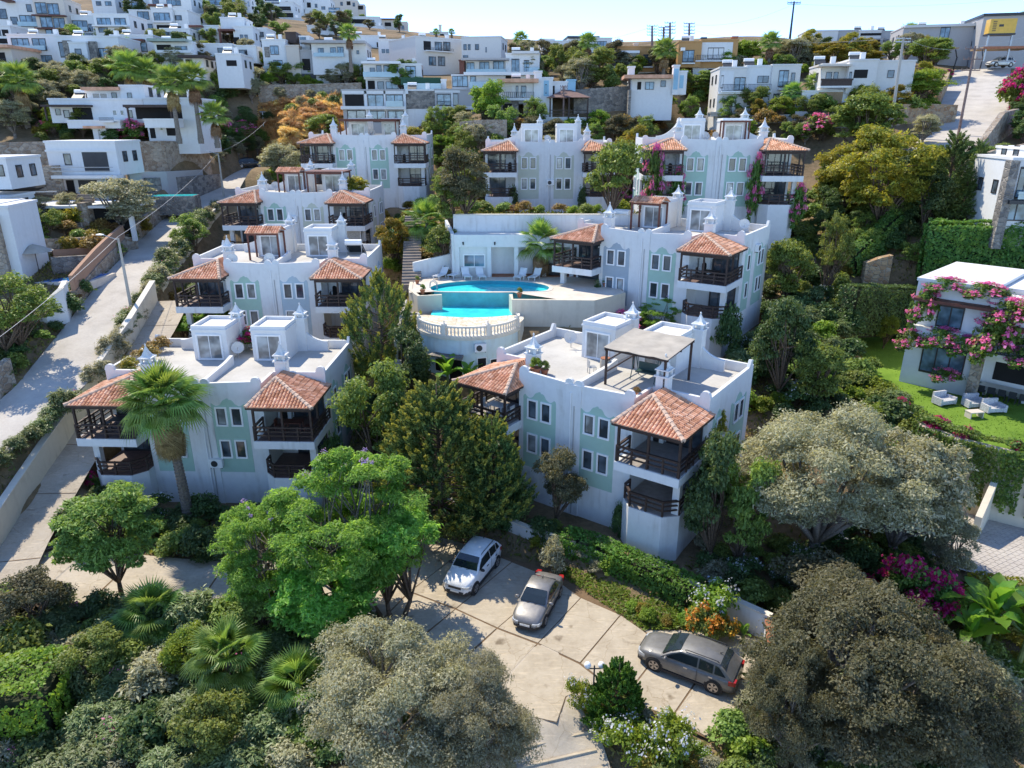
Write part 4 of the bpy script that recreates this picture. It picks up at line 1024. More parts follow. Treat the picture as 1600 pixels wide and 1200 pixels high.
# leaf-covered walls, hedges and creepers
def leaf_cover(name, quads, leaf, dens, L, Wd, thick, seed, drape=False):
 """leaves over a list of quads (p00, p10, p11, p01), standing off by up to thick"""
 rng = np.random.default_rng(seed); fb = FB()
 for qd in quads:
  p = [np.array(x, dtype=float) for x in qd]; e = p[1] - p[0]; f = p[3] - p[0]
  nrm = np.cross(e, f); area = np.linalg.norm(nrm); nrm /= max(area, 1e-9); k = int(area * dens)
  if k < 1: continue
  a = rng.random(k); b = rng.random(k)
  P0 = (p[0][None] * ((1 - a) * (1 - b))[:, None] + p[1][None] * (a * (1 - b))[:, None] + p[2][None] * (a * b)[:, None] + p[3][None] * ((1 - a) * b)[:, None])
  lump = np.sin(P0 @ np.array([2.1, 1.7, 2.6]) + seed) * .5 + np.sin(P0 @ np.array([-1.1, 3.1, 1.3])) * .5
  P0 = P0 + nrm * (thick * (.25 + .45 * rng.random(k) + .3 * lump))[:, None]
  nn = unit(nrm[None] * .8 + rng.normal(size=(k, 3)) * .5 + np.array([0, 0, .35]))
  a2 = unit(rng.normal(size=(k, 3)) * .6 + np.array([0, 0, -1.0 if drape else -.2])); a2 = a2 - nn * (a2 * nn).sum(1)[:, None]
  fb.leaves(rng, P0, a2, nn, L, Wd)
 return fb.mesh(name, LF[leaf])
def box_quads(x0, x1, y0, y1, z0, z1):
 c = lambda i, j, k: ((x0, x1)[i], (y0, y1)[j], (z0, z1)[k])
 return [(c(0,0,0), c(1,0,0), c(1,0,1), c(0,0,1)), (c(1,0,0), c(1,1,0), c(1,1,1), c(1,0,1)), (c(1,1,0), c(0,1,0), c(0,1,1), c(1,1,1)),
   (c(0,1,0), c(0,0,0), c(0,0,1), c(0,1,1)), (c(0,0,1), c(1,0,1), c(1,1,1), c(0,1,1))]
def hedge(name, label, p0, p1, wd, h, leaf='ivy', dens=150, L=.16, Wd=.11, thick=.25, seed=1, cat='hedge', group=None, z0=None):
 p0 = Vector(p0); p1 = Vector(p1); d = (p1 - p0); ln = math.hypot(d.x, d.y)
 o = tag(put(name, leaf_cover(name, box_quads(0, ln, -wd / 2, wd / 2, -.3, h), leaf, dens, L, Wd, thick, seed), None, p0, 0), label, cat, group)
 o.rotation_euler = (0, -math.atan2(d.z, ln), math.atan2(d.y, d.x))
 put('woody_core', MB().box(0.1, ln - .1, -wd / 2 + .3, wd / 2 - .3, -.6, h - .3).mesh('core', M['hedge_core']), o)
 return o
M['hedge_core'] = m_plain('shaded_twigs', (.03, .035, .015), .95, .4, 4)  # near-black, with the shade among the inner twigs put into the colour

# ------------------------------------------------------------------ hillside houses, drawn from their outlines at their distance
M['roof_green'] = m_plain('green_canopy', (.30, .36, .30), .7, .15)
M['brick'] = m_plain('brick_infill', (.40, .22, .15), .9, .3, 8)
M['glass_rail'] = m_plain('glass_balustrade', (.30, .42, .46), .15, .1, 1, 0, 0, .7)
M['hedge_green'] = m_plain('artificial_hedge_screen', (.03, .085, .05), .9, .3, 10)
M['tan'] = m_plain('reed_blind', (.36, .25, .15), .9, .25, 6)
M['yellow_paint'] = m_plain('yellow_enamel', (.72, .42, .05), .45, .1, 2)
M['sail'] = m_plain('brown_awning', (.17, .10, .085), .85, .2, 3)
def ring_unit(mat, n):
 b = MB(); t = .07; d = (-.07, 0)
 b.box(-.5, .5, d[0], d[1], .5 - t, .5); b.box(-.5, .5, d[0], d[1], -.5, -.5 + t)
 tx = .07 / max(1, n * .8)
 for i in range(n + 1):
  x = -.5 + (1 - tx) * i / n; b.box(x, x + tx, d[0] + .002, d[1], -.5 + t, .5 - t)
 return b.mesh('window_frame', mat)
def hill_window(parent, x0, x1, z0, z1, y, typ, rz=0.0, at=None):
 n = int(typ[1:]) if len(typ) > 1 and typ[1:].isdigit() else 1; k = typ[0]
 loc = at if at else ((x0 + x1) / 2, y, (z0 + z1) / 2); sx, sz = x1 - x0, z1 - z0
 fr = 'trim' if k in 'vc' else 'frame_dark'
 if k == 'd': return put('recess_shade', ubox(M['black']), parent, loc, rz, (sx, .06, sz))  # flat black panel; the shade of an opening is put into its colour
 gl = {'w': 'glass', 'v': 'glass', 'g': 'glass_blue', 'c': 'curtain', 'p': 'glass_pale'}[k]
 f = put('window', cached(('ru', fr, n), lambda: ring_unit(M[fr], n)), parent, loc, rz, (sx, 1, sz))
 put('pane', ubox(M[gl]), f, (0, -.008, 0), 0, (.98, .03, .98))
 return f
PANELS = {'s': ('stone_panel', 'stone_grey', .05), 'k': ('blue_panel', 'skyblue', .03), 'r': ('balustrade', 'glass_rail', -.9), 'o': ('ochre_band', 'ochre', .06),
   'h': ('blind', 'tan', .06), 'y': ('slab_edge', 'white2', .7), 'm': ('grey_panel', 'grey_render', .04), 'n': ('awning', 'trim', 1.0), 't': ('white_panel', 'white2', .05), 'z': ('terrace_shade_panel', 'pale', .03), 'x':('garage_door','dark',.05)}  # the z panel is flat pale render painted as a terrace in shade
def house(label, t, yaw, boxes, group='houses on the hillside', name='hillside_house', cat='house', down=2.0):
 us = [b[0] for b in boxes] + [b[2] for b in boxes]; vb = max(b[3] for b in boxes); uc = (min(us) + max(us)) / 2
 o = P(uc, vb, t); root = thing(name, label, cat, o, R(yaw), group)
 for bxx in boxes:
  u0, v0, u1, v1, dy, dep, mat = bxx[:7]; wins = bxx[7] if len(bxx) > 7 else []
  k = (t + dy * .94) / FPX; kx = k / max(.45, math.cos(R(yaw)) - (uc - 800) / FPX * math.sin(R(yaw)) * CP); kz = k / (CP + SP * (600 - (v0 + v1) / 2) / FPX)
  X = lambda u: (u - uc) * kx; Z = lambda v: (vb - v) * kz
  low = v1 > vb - 12 and (v1 - v0) > 12
  nm = 'wall'
  if mat in ('redwood', 'wood', 'roof_green', 'rooftile', 'sail', 'dark') and (v1 - v0) < 9: nm = 'canopy'
  elif (v1 - v0) < 6: nm = 'roof_slab'
  elif mat.startswith('stone'): nm = 'stone_wall'
  bx(nm, M[mat], root, X(u0), X(u1), dy, dy + dep, Z(v1) - (down if low else 0), Z(v0))
  if nm == 'wall' or nm == 'stone_wall':
   cap = 'white2' if mat in ('white', 'white2') else mat
   if nm == 'wall': bx('roof_edge', M[cap], root, X(u0) - .09, X(u1) + .09, dy - .09, dy + dep + .09, Z(v0) - .12, Z(v0) + .10)
   sgn = 1 if (u0 + u1) / 2 < 800 else -1
   if dep >= 7 and (u1 - u0) > 26 and nm == 'wall' and 70 < t < 240 and int(u0 * 7 + v0 * 3) % 10 < 5:
    hx = X(u0) + (X(u1) - X(u0)) * ((u0 * 7 + v0 * 3) % 10 / 12 + .1); hz = Z(v0) + .10
    sm = put('solar_heater', cached('fsol', lambda: MB().tube((-.7, .4, .95), (.7, .4, .95), .24, .24, 8).box(-.6, -.5, .3, .5, 0, .8).box(.5, .6, .3, .5, 0, .8).mesh('solar_heater', M['trim'])), root, (hx, dy + dep * .45, hz))
    put('collector', cached('fcol', lambda: MB().add([(-.7, -.8, .1), (.7, -.8, .1), (.7, .3, .8), (-.7, .3, .8), (-.7, -.75, .04), (.7, -.75, .04), (.7, .35, .74), (-.7, .35, .74)], [(0, 1, 2, 3), (7, 6, 5, 4), (0, 4, 5, 1), (2, 6, 7, 3)]).mesh('collector', M['dark'])), sm)
    bx('chimney', M['white2'], root, X(u1) - 1.6, X(u1) - 1.0, dy + dep * .3, dy + dep * .3 + .6, hz, hz + 1.0)
   if dep >= 6 and (u1 - u0) > 24 and nm == 'wall':
    hgt = Z(v0) - Z(v1); ns = max(1, int(hgt / 2.7)); xs = X(u1) if sgn > 0 else X(u0)
    for s in range(ns):
     for yy in (.3, .7):
      hill_window(root, -.5, .5, 0, 1.1, 0, 'w', R(90) * sgn, (xs + .001 * sgn, dy + dep * yy, Z(v1) + (s + .55) * hgt / ns)).scale = (1.0, 1, 1.15)
  for w in wins:
   wu0, wv0, wu1, wv1, ty = w
   if ty[0] in PANELS:
    pn, pm, pr = PANELS[ty[0]]
    if pr < 0: bx(pn, M[pm], root, X(wu0), X(wu1), dy + pr, dy + pr + .05, Z(wv1), Z(wv0))
    else: bx(pn, M[pm], root, X(wu0), X(wu1), dy - pr, dy + .2, Z(wv1), Z(wv0))
   elif ty[0] == 'b':               # metal railing
    def rail():
     b = MB(); b.box(-.5, .5, -.02, .02, .44, .5); b.box(-.5, .5, -.02, .02, -.5, -.44); n = 18
     for i in range(n + 1): b.box(-.5 + i / n - .006, -.5 + i / n + .006, -.015, .015, -.44, .44)
     return b.mesh('railing', M['dark'])
    put('railing', cached('urail', rail), root, ((X(wu0) + X(wu1)) / 2, dy - .85, (Z(wv0) + Z(wv1)) / 2), 0, (X(wu1) - X(wu0), 1, Z(wv0) - Z(wv1)))
    bx('balcony_slab', M['white2'], root, X(wu0), X(wu1), dy - .95, dy, Z(wv1) - .22, Z(wv1) - .03)
   elif ty[0] == 'a':               # small roof chimney / pillar
    bx('chimney', M['white2'], root, X(wu0), X(wu1), dy + 1, dy + 1 + (X(wu1) - X(wu0)), Z(wv1), Z(wv0))
   else: hill_window(root, X(wu0), X(wu1), Z(wv1), Z(wv0), dy, ty)
 return root
W2 = 'white2'
house('beige and white three-storey villa with reddish beams at the top left corner', 140, 10, [
(62,-4,110,58,0,9,'cream',[(65,4,82,22,'g2'),(83,5,101,23,'g2'),(68,26,87,43,'g2'),(88,27,106,45,'g2'),(73,46,92,57,'g2'),(94,47,108,56,'g2')]),
(0,-14,62,54,1.5,8,W2,[(32,23,61,41,'g3'),(2,14,14,30,'w'),(18,26,29,38,'w'),(46,6,54,18,'w'),(30,34,62,41,'r')]),
(110,21,146,58,2,7,W2,[(111,29,135,46,'g3'),(136,34,142,46,'w'),(118,49,140,55,'w'),(111,40,136,46,'r')]),
(60,23.5,112,25.5,-1.2,1.2,'redwood'),(60,44,114,46,-1.2,1.2,'redwood'),(16,0,30,3,-2,4,'redwood')])
house('white two-storey house with wide glazed doors, under the beige villa', 118, 4, [
(20,54,96,102,0,9,W2,[(26,60,53,79,'g3'),(58,60,79,79,'g2'),(33,86,59,98,'g2'),(63,86,84,98,'g2'),(26,72,80,79,'r')])])
house('dark-fronted house under terracotta eaves at the left edge of the hill', 112, 0, [
(-30,76,27,122,0,8,'cream',[(0,82,16,98,'d'),(-2,104,18,115,'w'),(0,92,20,98,'b')]),(-32,70,30,75,-1.2,9,'rooftile')])
house('white cube house between two grey stone piers', 114, 3, [
(100,57,196,104,0,8,W2,[(103,66,111,90,'w'),(163,75,178,97,'g2'),(179,76,186,97,'d')]),
(125,67,152,102,-1.4,1.4,W2,[(133,77,143,91,'w')]),(113,64,124.6,102,-.8,.8,'stone_grey'),(152.4,65,163,102,-.8,.8,'stone_grey'),
(110,104,178,128,.4,7.6,'stone_grey',[(132,106,142,116,'w'),(146,106,155,116,'w'),(165,105,176,124,'d'),(130,114,160,121,'r')]),(128,121,178,124,-2,2,W2)])
house('low white house with a long brown beam over its terrace windows', 124, 4, [
(178,55,244,92,0,8,W2,[(187,66,206,79,'g2'),(214,66,233,81,'g2')]),(180,61.5,232,65,-1.2,1.2,'redwood')])
house('white house under a flat grey-green canopy with white sofas', 116, 3, [
(246,66,306,106,0,8,W2,[(250,70,272,79,'d'),(278,72,297,79,'g2'),(266,88,278,101,'v'),(250,79,304,83,'y')]),(242,61,301,65.5,-1.6,7,'roof_green')])
house('narrow white house with two stacked dark picture windows', 150, 5, [
(207,16,242,56,0,8,W2,[(220,18,238,31,'g2'),(223,37,241,52,'g3'),(208,28,217,34,'v')])])
house('white house with a glazed upper porch and dark lower balcony', 149, 2, [
(243,13,275,62,0,8,W2,[(246,20,271,33,'g3'),(248,39,272,47,'d'),(268,55,274,61,'w'),(244,33,275,36,'y')]),(275.5,15,296,60,1,7,W2,[(275.8,23,286,31,'w'),(276,40,283,47,'d')])])
house('small white house with paired blue windows near the top edge', 172, 3, [(181,-6,236,18,0,8,W2,[(188,2,202,14,'g2'),(207,4,226,14,'g2'),(208,-4,222,2,'w'),(204,10,232,15,'r')])])
house('white house with a brown-framed porch and two small windows', 138, 6, [(297,40,345,70,0,8,W2,[(300,44,320,55,'g3'),(325,46,331,55,'w'),(334,46,339,54,'w')]),(296,40,322,43,-1,1,'redwood')])
house('white domed house beside a red-brown pergola', 136, 6, [(345,26,382,46,2,7,W2,[]),(367,41,398,72,0,8,W2,[(377,54,382,62,'w'),(384,54,389,62,'w'),(366,58,375,70,'d')]),(345,46,370,49,-1,4,'redwood'),(346,49,349,62,-1,.4,'redwood')])
house('long white terrace house with a dark blue balcony rail at the top edge', 190, 2, [(310,-8,380,28,0,9,W2,[(312,0,324,8,'w'),(330,0,350,8,'g2'),(356,0,374,9,'g2'),(310,4,377,9,'b'),(336,14,372,22,'d'),(330,17,378,23,'b')])])
house('white house with two shaded square windows above the magenta creeper', 122, 4, [(316,69,368,118,0,8,W2,[(345,75,360,84,'w'),(377,78,387,88,'w'),(322,88,336,96,'d')]),(369,71,402,98,1,7,W2,[(376,77,388,88,'w')]),(356,91,396,95,-2,5,'wood'),(357,95,378,104,-.5,.5,W2)])
house('white house with a dark pergola terrace beneath the square-windowed house', 112, 4, [(340,84,380,116,0,7,W2,[(356,94,372,103,'d')]),(288,87,330,91,-2,6,'wood'),(290,91,320,105,0,6,W2,[(293,93,303,101,'d')])])
house('white villa with scalloped parapet, penthouse and brown tent awning', 93, 2, [
(88,155,233,192,0,8,W2,[(96,170,104,180,'w'),(108,172,117,184,'w'),(123,168,152,188,'d'),(184,172,190,180,'v'),(196,172,201,180,'v'),(208,172,214,184,'w')]),
(195,134,232,155,1,6,W2,[(205,145,212,155,'w')]),(140,142,195,155,1.5,5,W2,[(148,146,172,154,'c2'),(178,145,186,155,'w')]),(138,136,196,141,.5,7,'rooftile'),
(88,163,155,166,-2.2,2.2,'wood'),(92,166,94,188,-2.1,.2,'wood'),(124,188,206,200,-2.2,2,W2,[(180,183,202,188,'b')]),(152,196,182,200,-3,2,'rooftile'),(160,200,180,219,-2,3,W2,[(168,202,170,218,'m')])])
house('white villa wing with a dark pergola and creeper on its posts', 92, 2, [
(233,154,310,215,0,8,W2,[(219,168,290,186,'d'),(236,200,244,216,'d'),(262,200,282,212,'d'),(246,187,292,198,'t')]),(214,163,288,167,-2.6,3,'wood'),(218,167,220,190,-2.4,.2,'wood'),(284,167,286,190,-2.4,.2,'wood'),(243,186,294,199,-2.6,2,W2)])
house('modern white house with dark garage doors set in the stone wall', 80, 2, [
(87,222,194,274,0,6,W2,[(112,240,123,258,'w'),(141,238,179,268,'x')]),(86,234,195,237,-.15,.2,W2),(100,275,158,306,.5,6,W2,[(123,282,152,304,'x'),(104,282,116,304,'d')]),(98,272,200,277,-1.6,1.6,W2),(98,259,196,260,-1.5,.06,'metal'),(98,265,196,266,-1.5,.06,'metal')])
house('white and stone tower house at the left edge, by the turquoise pool', 62, 8, [
(-40,330,8,470,1,6,W2,[]),(-20,338,30,450,-.5,3,'stone',[]),(26,326,46,440,0,5,W2,[])])
house('plain white block at the far left under the stone terrace', 66, 5, [(-50,252,10,300,2,6,W2,[(-10,262,4,280,'w')]),(-60,310,6,345,0,6,W2)])
for lb, t, yw, bxs in (
('white two-bay house with grey-framed glazing in the middle of the upper left hill', 132, 3, [(150,22,205,52,0,8,W2,[(155,28,176,40,'g3'),(182,28,200,40,'g2'),(155,43,170,51,'w')]),(150,40,205,42.5,-1.2,1.2,W2)]),
('white house with a brown pergola under the paired blue windows', 160, 4, [(235,-8,300,14,0,8,W2,[(240,0,250,8,'w'),(262,0,284,9,'g3')]),(236,8,270,10.5,-1.6,2,'redwood')]),
('white house with three dark arches right of the domed house', 142, 3, [(395,44,420,80,0,7,W2,[(399,50,404,58,'w'),(409,50,415,58,'w'),(398,64,417,74,'d')])]),
('white stepped house with glass rail left of the three-bay house', 134, 2, [(376,98,416,126,0,8,W2,[(381,104,394,114,'g2'),(400,104,412,114,'w'),(378,112,414,117,'r')]),(384,86,410,98,2,6,W2,[(390,89,400,97,'w')])]),
('white gabled-parapet house between the beamed house and the porch house', 132, 4, [(250,44,296,66,1,7,W2,[(256,49,270,59,'g2'),(277,49,290,58,'d')])]),
('white box house with a shaded loggia just under the dark blue rail', 165, 3, [(300,22,352,42,0,8,W2,[(306,27,318,36,'d'),(326,27,344,36,'g3')])]),
('white house half hidden behind the tall-palm houses', 158, 4, [(520,70,560,98,0,8,W2,[(526,76,534,84,'w'),(544,76,552,84,'w')])]),
('cream house with a flat brown eave under the far crest loggia', 225, 4, [(500,44,556,62,0,8,'cream',[(506,49,514,56,'d'),(522,49,536,56,'g2'),(544,50,550,56,'w')]),(498,41.5,558,44,-1,8,'redwood')]),
('white row house with four small windows low on the far crest', 210, 3, [(640,52,676,70,0,8,W2,[(645,56,649,62,'w'),(653,56,657,62,'w'),(661,56,665,62,'w'),(669,56,673,62,'w')])]),
('white villa with dark terrace recesses at the far left under the beige villa', 128, 5, [(-30,40,22,72,0,8,W2,[(-10,46,6,56,'g2'),(8,46,18,56,'d'),(-4,60,16,68,'d')])]),
): house(lb, t, yw, bxs)
# crest of the hill, far away
for lb, t, yw, bxs in (
('white block with two dark balcony rails on the far crest', 230, 3, [(400,3,462,42,0,10,W2,[(418,10,457,17,'d'),(418,13,458,17,'b'),(420,20,460,28,'d'),(420,24,460,28,'b'),(405,8,409,14,'w'),(407,20,410,26,'w'),(418,-2,440,6,'w')])]),
('tall white gable house at the top edge of the far crest', 262, 4, [(440,-8,474,24,0,9,W2,[(448,2,452,8,'w'),(458,4,462,10,'w'),(466,12,470,18,'w')])]),
('white stepped house with a dark stair slot on the far crest', 268, 2, [(474,-2,518,34,0,9,W2,[(482,4,488,12,'d'),(494,6,498,12,'w'),(504,10,510,16,'w'),(484,22,492,30,'d')])]),
('pinkish beige house with an arched loggia on the skyline', 290, 6, [(508,0,560,24,0,9,'cream',[(520,4,524,10,'w'),(533,3,537,9,'w'),(543,2,549,8,'d'),(552,4,556,10,'w'),(516,12,530,18,'d')]),(556,6,570,24,1,7,'cream',[(558,8,568,14,'d')])]),
('white house with a grey bay window under the beige skyline house', 250, 4, [(488,16,548,48,0,9,W2,[(516,12,534,20,'g2'),(494,26,500,32,'w'),(505,28,511,34,'w'),(524,26,540,31,'d')])]),
('white arcaded house with a brown loggia below the skyline', 255, 5, [(545,26,594,50,0,9,W2,[(550,30,575,37,'d'),(580,31,586,37,'w'),(550,41,560,47,'w')])]),
('white house with a long dark terrace just under the crest', 235, 4, [(552,40,600,70,0,8,W2,[(554,48,574,54,'g3'),(578,46,592,52,'d'),(556,60,562,66,'w')])]),
('cream house with brown eaves at the falling end of the crest', 275, 3, [(588,31,618,54,0,8,'cream',[(592,36,598,42,'w'),(602,35,612,41,'d')]),(586,29,620,31,-1,8,'redwood')]),
('pale house with two chimneys stepping down the skyline', 290, 4, [(614,34,637,56,0,8,'cream',[(620,40,624,46,'w'),(628,40,632,46,'w')]),(617,29,619,34,2,1,W2),(624,29,626,34,2,1,W2)]),
('white flat house with a dark pergola below the pale skyline houses', 215, 4, [(575,52,642,80,0,8,W2,[(590,53,612,60,'d'),(618,56,626,64,'w'),(582,66,588,73,'w'),(630,58,638,66,'w')]),(572,49,630,52,-1.5,5,'wood')]),
('white house with a rounded white awning left of the tall palm', 175, 3, [(482,40,535,68,0,8,W2,[(490,48,494,54,'w'),(524,46,528,54,'w')]),(488,50,516,56,-2,3,'trim')]),
('white house with one slit window behind the tall palm', 165, 5, [(556,56,602,92,0,8,W2,[(560,72,565,80,'w'),(572,70,577,78,'w'),(590,66,600,74,'d')])]),
('white house with a square dark window right of the tall palm', 150, 5, [(592,62,640,88,0,8,W2,[(612,67,617,74,'w'),(622,66,627,73,'w'),(596,76,610,84,'v2')])]),
('white house far up the slope with a shaded roof terrace', 205, 3, [(418,28,470,50,0,8,W2,[(424,34,430,40,'w'),(440,33,452,40,'d'),(458,36,464,42,'w')])]),
('white rooftop terrace with a sagging white awning', 185, 3, [(430,46,490,66,0,8,W2,[(436,50,442,56,'w'),(470,50,482,58,'d')])]),
('grey-topped house tucked behind the beige villa roof', 172, 3, [(640,64,668,90,0,8,W2,[(646,68,656,76,'d'),(659,70,664,78,'w')])]),
('small white house between the palms on the far left slope', 168, 3, [(146,-4,182,16,0,8,W2,[(152,2,160,9,'w'),(166,2,176,9,'g2')])]),
('pale cottage with a pergola on the flat skyline near two small palms', 200, 3, [(672,50,700,66,0,6,'pale',[(678,53,682,58,'w'),(688,53,694,59,'d')]),(686,38,690,50,2,1,'cream')]),
('white house with pot-lined parapet at the far crest', 242, 3, [(378,-6,412,20,0,9,W2,[(384,0,390,6,'w'),(396,2,402,8,'w'),(384,10,404,15,'d')])]),
): house(lb, t, yw, bxs, 'houses on the far crest')
house('three-bay white and grey house with a stone stair slot', 125, 4, [
(416,63,452,132,0,8,W2,[(428,72,441,86,'g2'),(431,94,445,108,'g2'),(419,74,427,90,'s'),(426,108,454,112,'y'),(432,116,446,130,'d'),(416,104,454,108,'r')]),
(453,72,473,130,-.5,8,'cream',[]),(473,79,495,131,-.2,8,'grey_render',[(476,92,488,110,'d'),(473,115,495,130,'x')]),
(495,82,532,132,0,8,W2,[(498,93,523,104,'g3'),(496,104,524,114,'t'),(514,116,521,128,'w')]),(450,50,466,66,2,4,'wood'),(478,63,545,67,-1.5,7,'grey_render'),(471,56,486,80,2,4,W2,[(472,56,481,68,'g2')])])
house('white house with a grey flat roof and glazed veranda', 121, 3, [
(486,67,548,96,1.5,7,W2,[(496,74,505,83,'g2'),(515,73,524,84,'g2'),(526,72,536,87,'g2'),(490,82,537,88,'r')]),(542,68,570,96,2,7,'pale',[(541,73,548,83,'w'),(555,77,559,83,'w')]),(481,63,572,67,0,9,'grey_render')])
house('large plain beige house seen on its corner', 140, 36, [
(652,60,724,120,0,11,'pale',[(664,66,675,80,'d'),(681,66,692,79,'g2'),(694,65,705,79,'g2'),(671,89,682,103,'g2'),(685,88,696,103,'g2'),(664,76,706,80,'b')])])
house('long pale wall wing of the beige corner house', 136, -8, [
(722,58,783,117,0,8,'pale',[(725,69,730,78,'w'),(732,69,736,78,'w'),(743,69,749,78,'w'),(759,74,761,82,'w'),(724,86,732,90,'w')])])
house('white villa with curved white eaves and glass balustrades', 119, 5, [
(570,100,660,124,0,9,W2,[(580,106,588,115,'w'),(590,102,598,114,'w'),(601,102,624,119,'g3'),(635,103,651,122,'g2'),(570,113,626,121,'r')]),(568,96,628,100,-1.4,8,W2),
(572,124,628,141,.6,7,W2,[(575,126,586,140,'d'),(590,127,600,140,'w'),(603,127,622,139,'g2')])])
house('green hedge screen and glass-edged pool of the white villa', 116, 5, [(627,122,689,133,0,1,'hedge_green'),(632,132,690,141,-1.5,1.2,'glass_rail'),(690,125,698,140,-1,3,W2)], None, 'pool_terrace', 'terrace')
house('unfinished concrete-framed house with two rows of glazing and a stone panel', 110, 2, [
(538,141,634,194,0,9,'grey_render',[(542,148,571,167,'d'),(577,148,602,167,'g2'),(605,148,632,167,'g2'),(544,172,573,193,'p2'),(577,173,604,191,'g2'),(607,173,632,190,'g2'),(536,166,636,171,'y'),(572,141,576,194,'t'),(602,141,605,194,'t'),(632,141,636,194,'t'),(538,140,640,147,'t'),(606,158,632,167,'r')]),
(634,141,681,194,.4,8,W2,[(634,142,681,170,'s')]),
(681,140,742,194,0,9,'grey_render',[(684,147,706,165,'g2'),(709,146,717,165,'w'),(685,172,708,190,'g2'),(711,172,716,190,'w'),(681,140,720,145,'t'),(678,166,742,171,'y'),(706,145,709,192,'t'),(720,143,740,166,'m'),(684,158,706,166,'b')])])
house('modern glazed villa with stacked white slabs right of the green hedge', 116, -3, [
(728,94,800,117,1,8,W2,[(729,97,741,112,'g2'),(749,96,764,112,'g2'),(770,91,787,112,'g2'),(729,108,790,114,'r')]),(722,91,796,94,-1.5,9,'grey_render'),(718,94,726,116,.5,4,'redwood'),
(790,84,842,120,.4,8,W2,[(799,92,811,114,'g2'),(818,94,826,114,'g2'),(826,106,842,114,'r')]),(800,80,842,84,-.5,8,'pale'),
(706,117,842,140,0,9,W2,[(707,118,731,136,'g3'),(735,119,744,132,'g'),(790,116,812,128,'d'),(734,128,790,138,'r')]),(726,113,842,118,-1.6,2,W2)])
house('white house with grey parapet among trees on the flat crest', 152, 4, [(848,64,890,84,0,8,W2,[(852,70,858,77,'w'),(867,70,876,80,'w'),(849,78,890,82,'r')]),(846,60,868,64,1,6,'pale'),(889,58,936,78,2,8,W2,[(932,64,936,75,'w'),(945,62,952,75,'w'),(898,66,908,78,'v')]),(888,55,938,59,1.6,8,'dark'),(932,58,957,76,1.5,6,W2,[(934,63,949,75,'g3')])])
house('ochre house with a white awning and a scallop of shade', 121, -2, [
(951,73,1022,112,0,8,'ochre',[(956,81,996,104,'t'),(960,86,972,103,'c'),(973,86,984,103,'w'),(1003,85,1017,104,'w'),(952,80,996,84,'n'),(952,97,984,104,'b'),(1003,98,1018,104,'b')]),(953,112,1022,124,.5,7,'pale',[(955,114,975,124,'d')]),(990,67,996,73,2,1,'cream')])
house('ochre and white house with a railed balcony under white glazing', 116, -4, [
(1057,65,1093,105,0,8,'ochre',[(1064,78,1082,97,'g2'),(1063,91,1083,98,'b'),(1060,75,1066,80,'n')]),(1093,62,1150,106,.8,8,'ochre',[(1091,66,1142,93,'t'),(1104,74,1129,92,'g3'),(1085,86,1129,94,'b')]),
(1084,106,1150,118,1,7,'pale',[(1108,102,1116,114,'d'),(1117,102,1126,113,'k')]),(1096,56,1105,62,3,1,'dark'),(1144,56,1152,62,3,1,'terracotta')])
house('white and light blue villa with a clay-tiled porch', 104, -2, [
(780,128,838,162,0,7,W2,[(806,134,810,154,'w'),(814,134,822,153,'g'),(780,144,834,153,'b'),(786,134,800,152,'z')]),(778,123,841,129,-1.6,5,'rooftile'),(834,112,846,162,-.4,2,W2),(845,122,863,164,0,6,W2,[(849,126,857,150,'k'),(851,132,854,146,'w')]),
(858,128,886,152,1,5,W2,[(860,134,866,154,'d')]),(885,125,898,152,1,6,'skyblue',[]),(776,153,836,157,-1,2,W2),(780,157,810,175,-.4,5,'stone_grey',[(786,162,800,174,'d')]),(818,152,826,174,-.9,.6,'stone')])
house('white villa with a blue chimney tower and tiled terrace roof', 103, -4, [
(985,124,1050,165,0,7,W2,[(994,128,1000,140,'d'),(1006,128,1020,140,'g2'),(1030,126,1038,136,'w')]),(971,117,1046,122.5,-1.8,7,'rooftile'),(980,104,990,120,1,1.2,W2),(1048,103,1057,148,-.4,1.4,W2,[(1049,108,1056,140,'k')]),(1057,112,1070,148,0,6,W2,[(1059,118,1065,138,'k')]),(978,123,981,140,-1.7,.2,'wood'),(980,140,984,164,-1,2,'stone_grey')])
house('white and grey two-storey house with slim framed balconies', 100, -6, [
(1118,106,1160,180,0,8,'pale',[(1120,112,1140,142,'t'),(1142,121,1159,142,'g2'),(1128,154,1147,167,'g2'),(1121,118,1125,138,'w'),(1118,143,1162,147,'y'),(1122,132,1160,142,'b')]),
(1160,104,1200,180,.4,8,W2,[(1178,119,1195,130,'w2'),(1166,152,1183,164,'w2'),(1163,132,1198,142,'b'),(1160,140,1200,145,'y')]),(1108,176,1200,182,-1,3,'concrete')])
house('grey-blue house with tall glazed bays beside the slim-framed house', 99, -6, [
(1200,102,1244,182,.6,8,'pale',[(1211,110,1226,136,'g2'),(1230,114,1236,130,'w'),(1206,146,1224,172,'g2'),(1228,142,1242,160,'m'),(1211,128,1228,138,'b')])])
house('beige two-storey house with crossed balcony rails and a reed blind', 95, -8, [
(1316,94,1360,146,0,8,'pale',[(1325,109,1346,122,'d'),(1318,112,1322,134,'w')]),(1280,100,1318,142,1.4,7,'pale',[(1287,112,1296,125,'w'),(1299,112,1306,124,'w')]),(1360,96,1420,146,1,7,'pale',[(1380,110,1390,122,'w')]),(1266,100,1318,103,-.8,3,'cream'),
(1250,142,1322,176,.4,7,W2,[(1276,141,1314,166,'h'),(1264,148,1272,161,'w'),(1247,166,1302,172,'b')]),(1322,146,1420,172,.8,6,W2,[(1366,150,1373,160,'w'),(1352,164,1396,172,'b')]),(1272,134,1320,137,-1.2,2,W2),(1272,124,1320,134,-1.2,.06,'wood')], down=3)
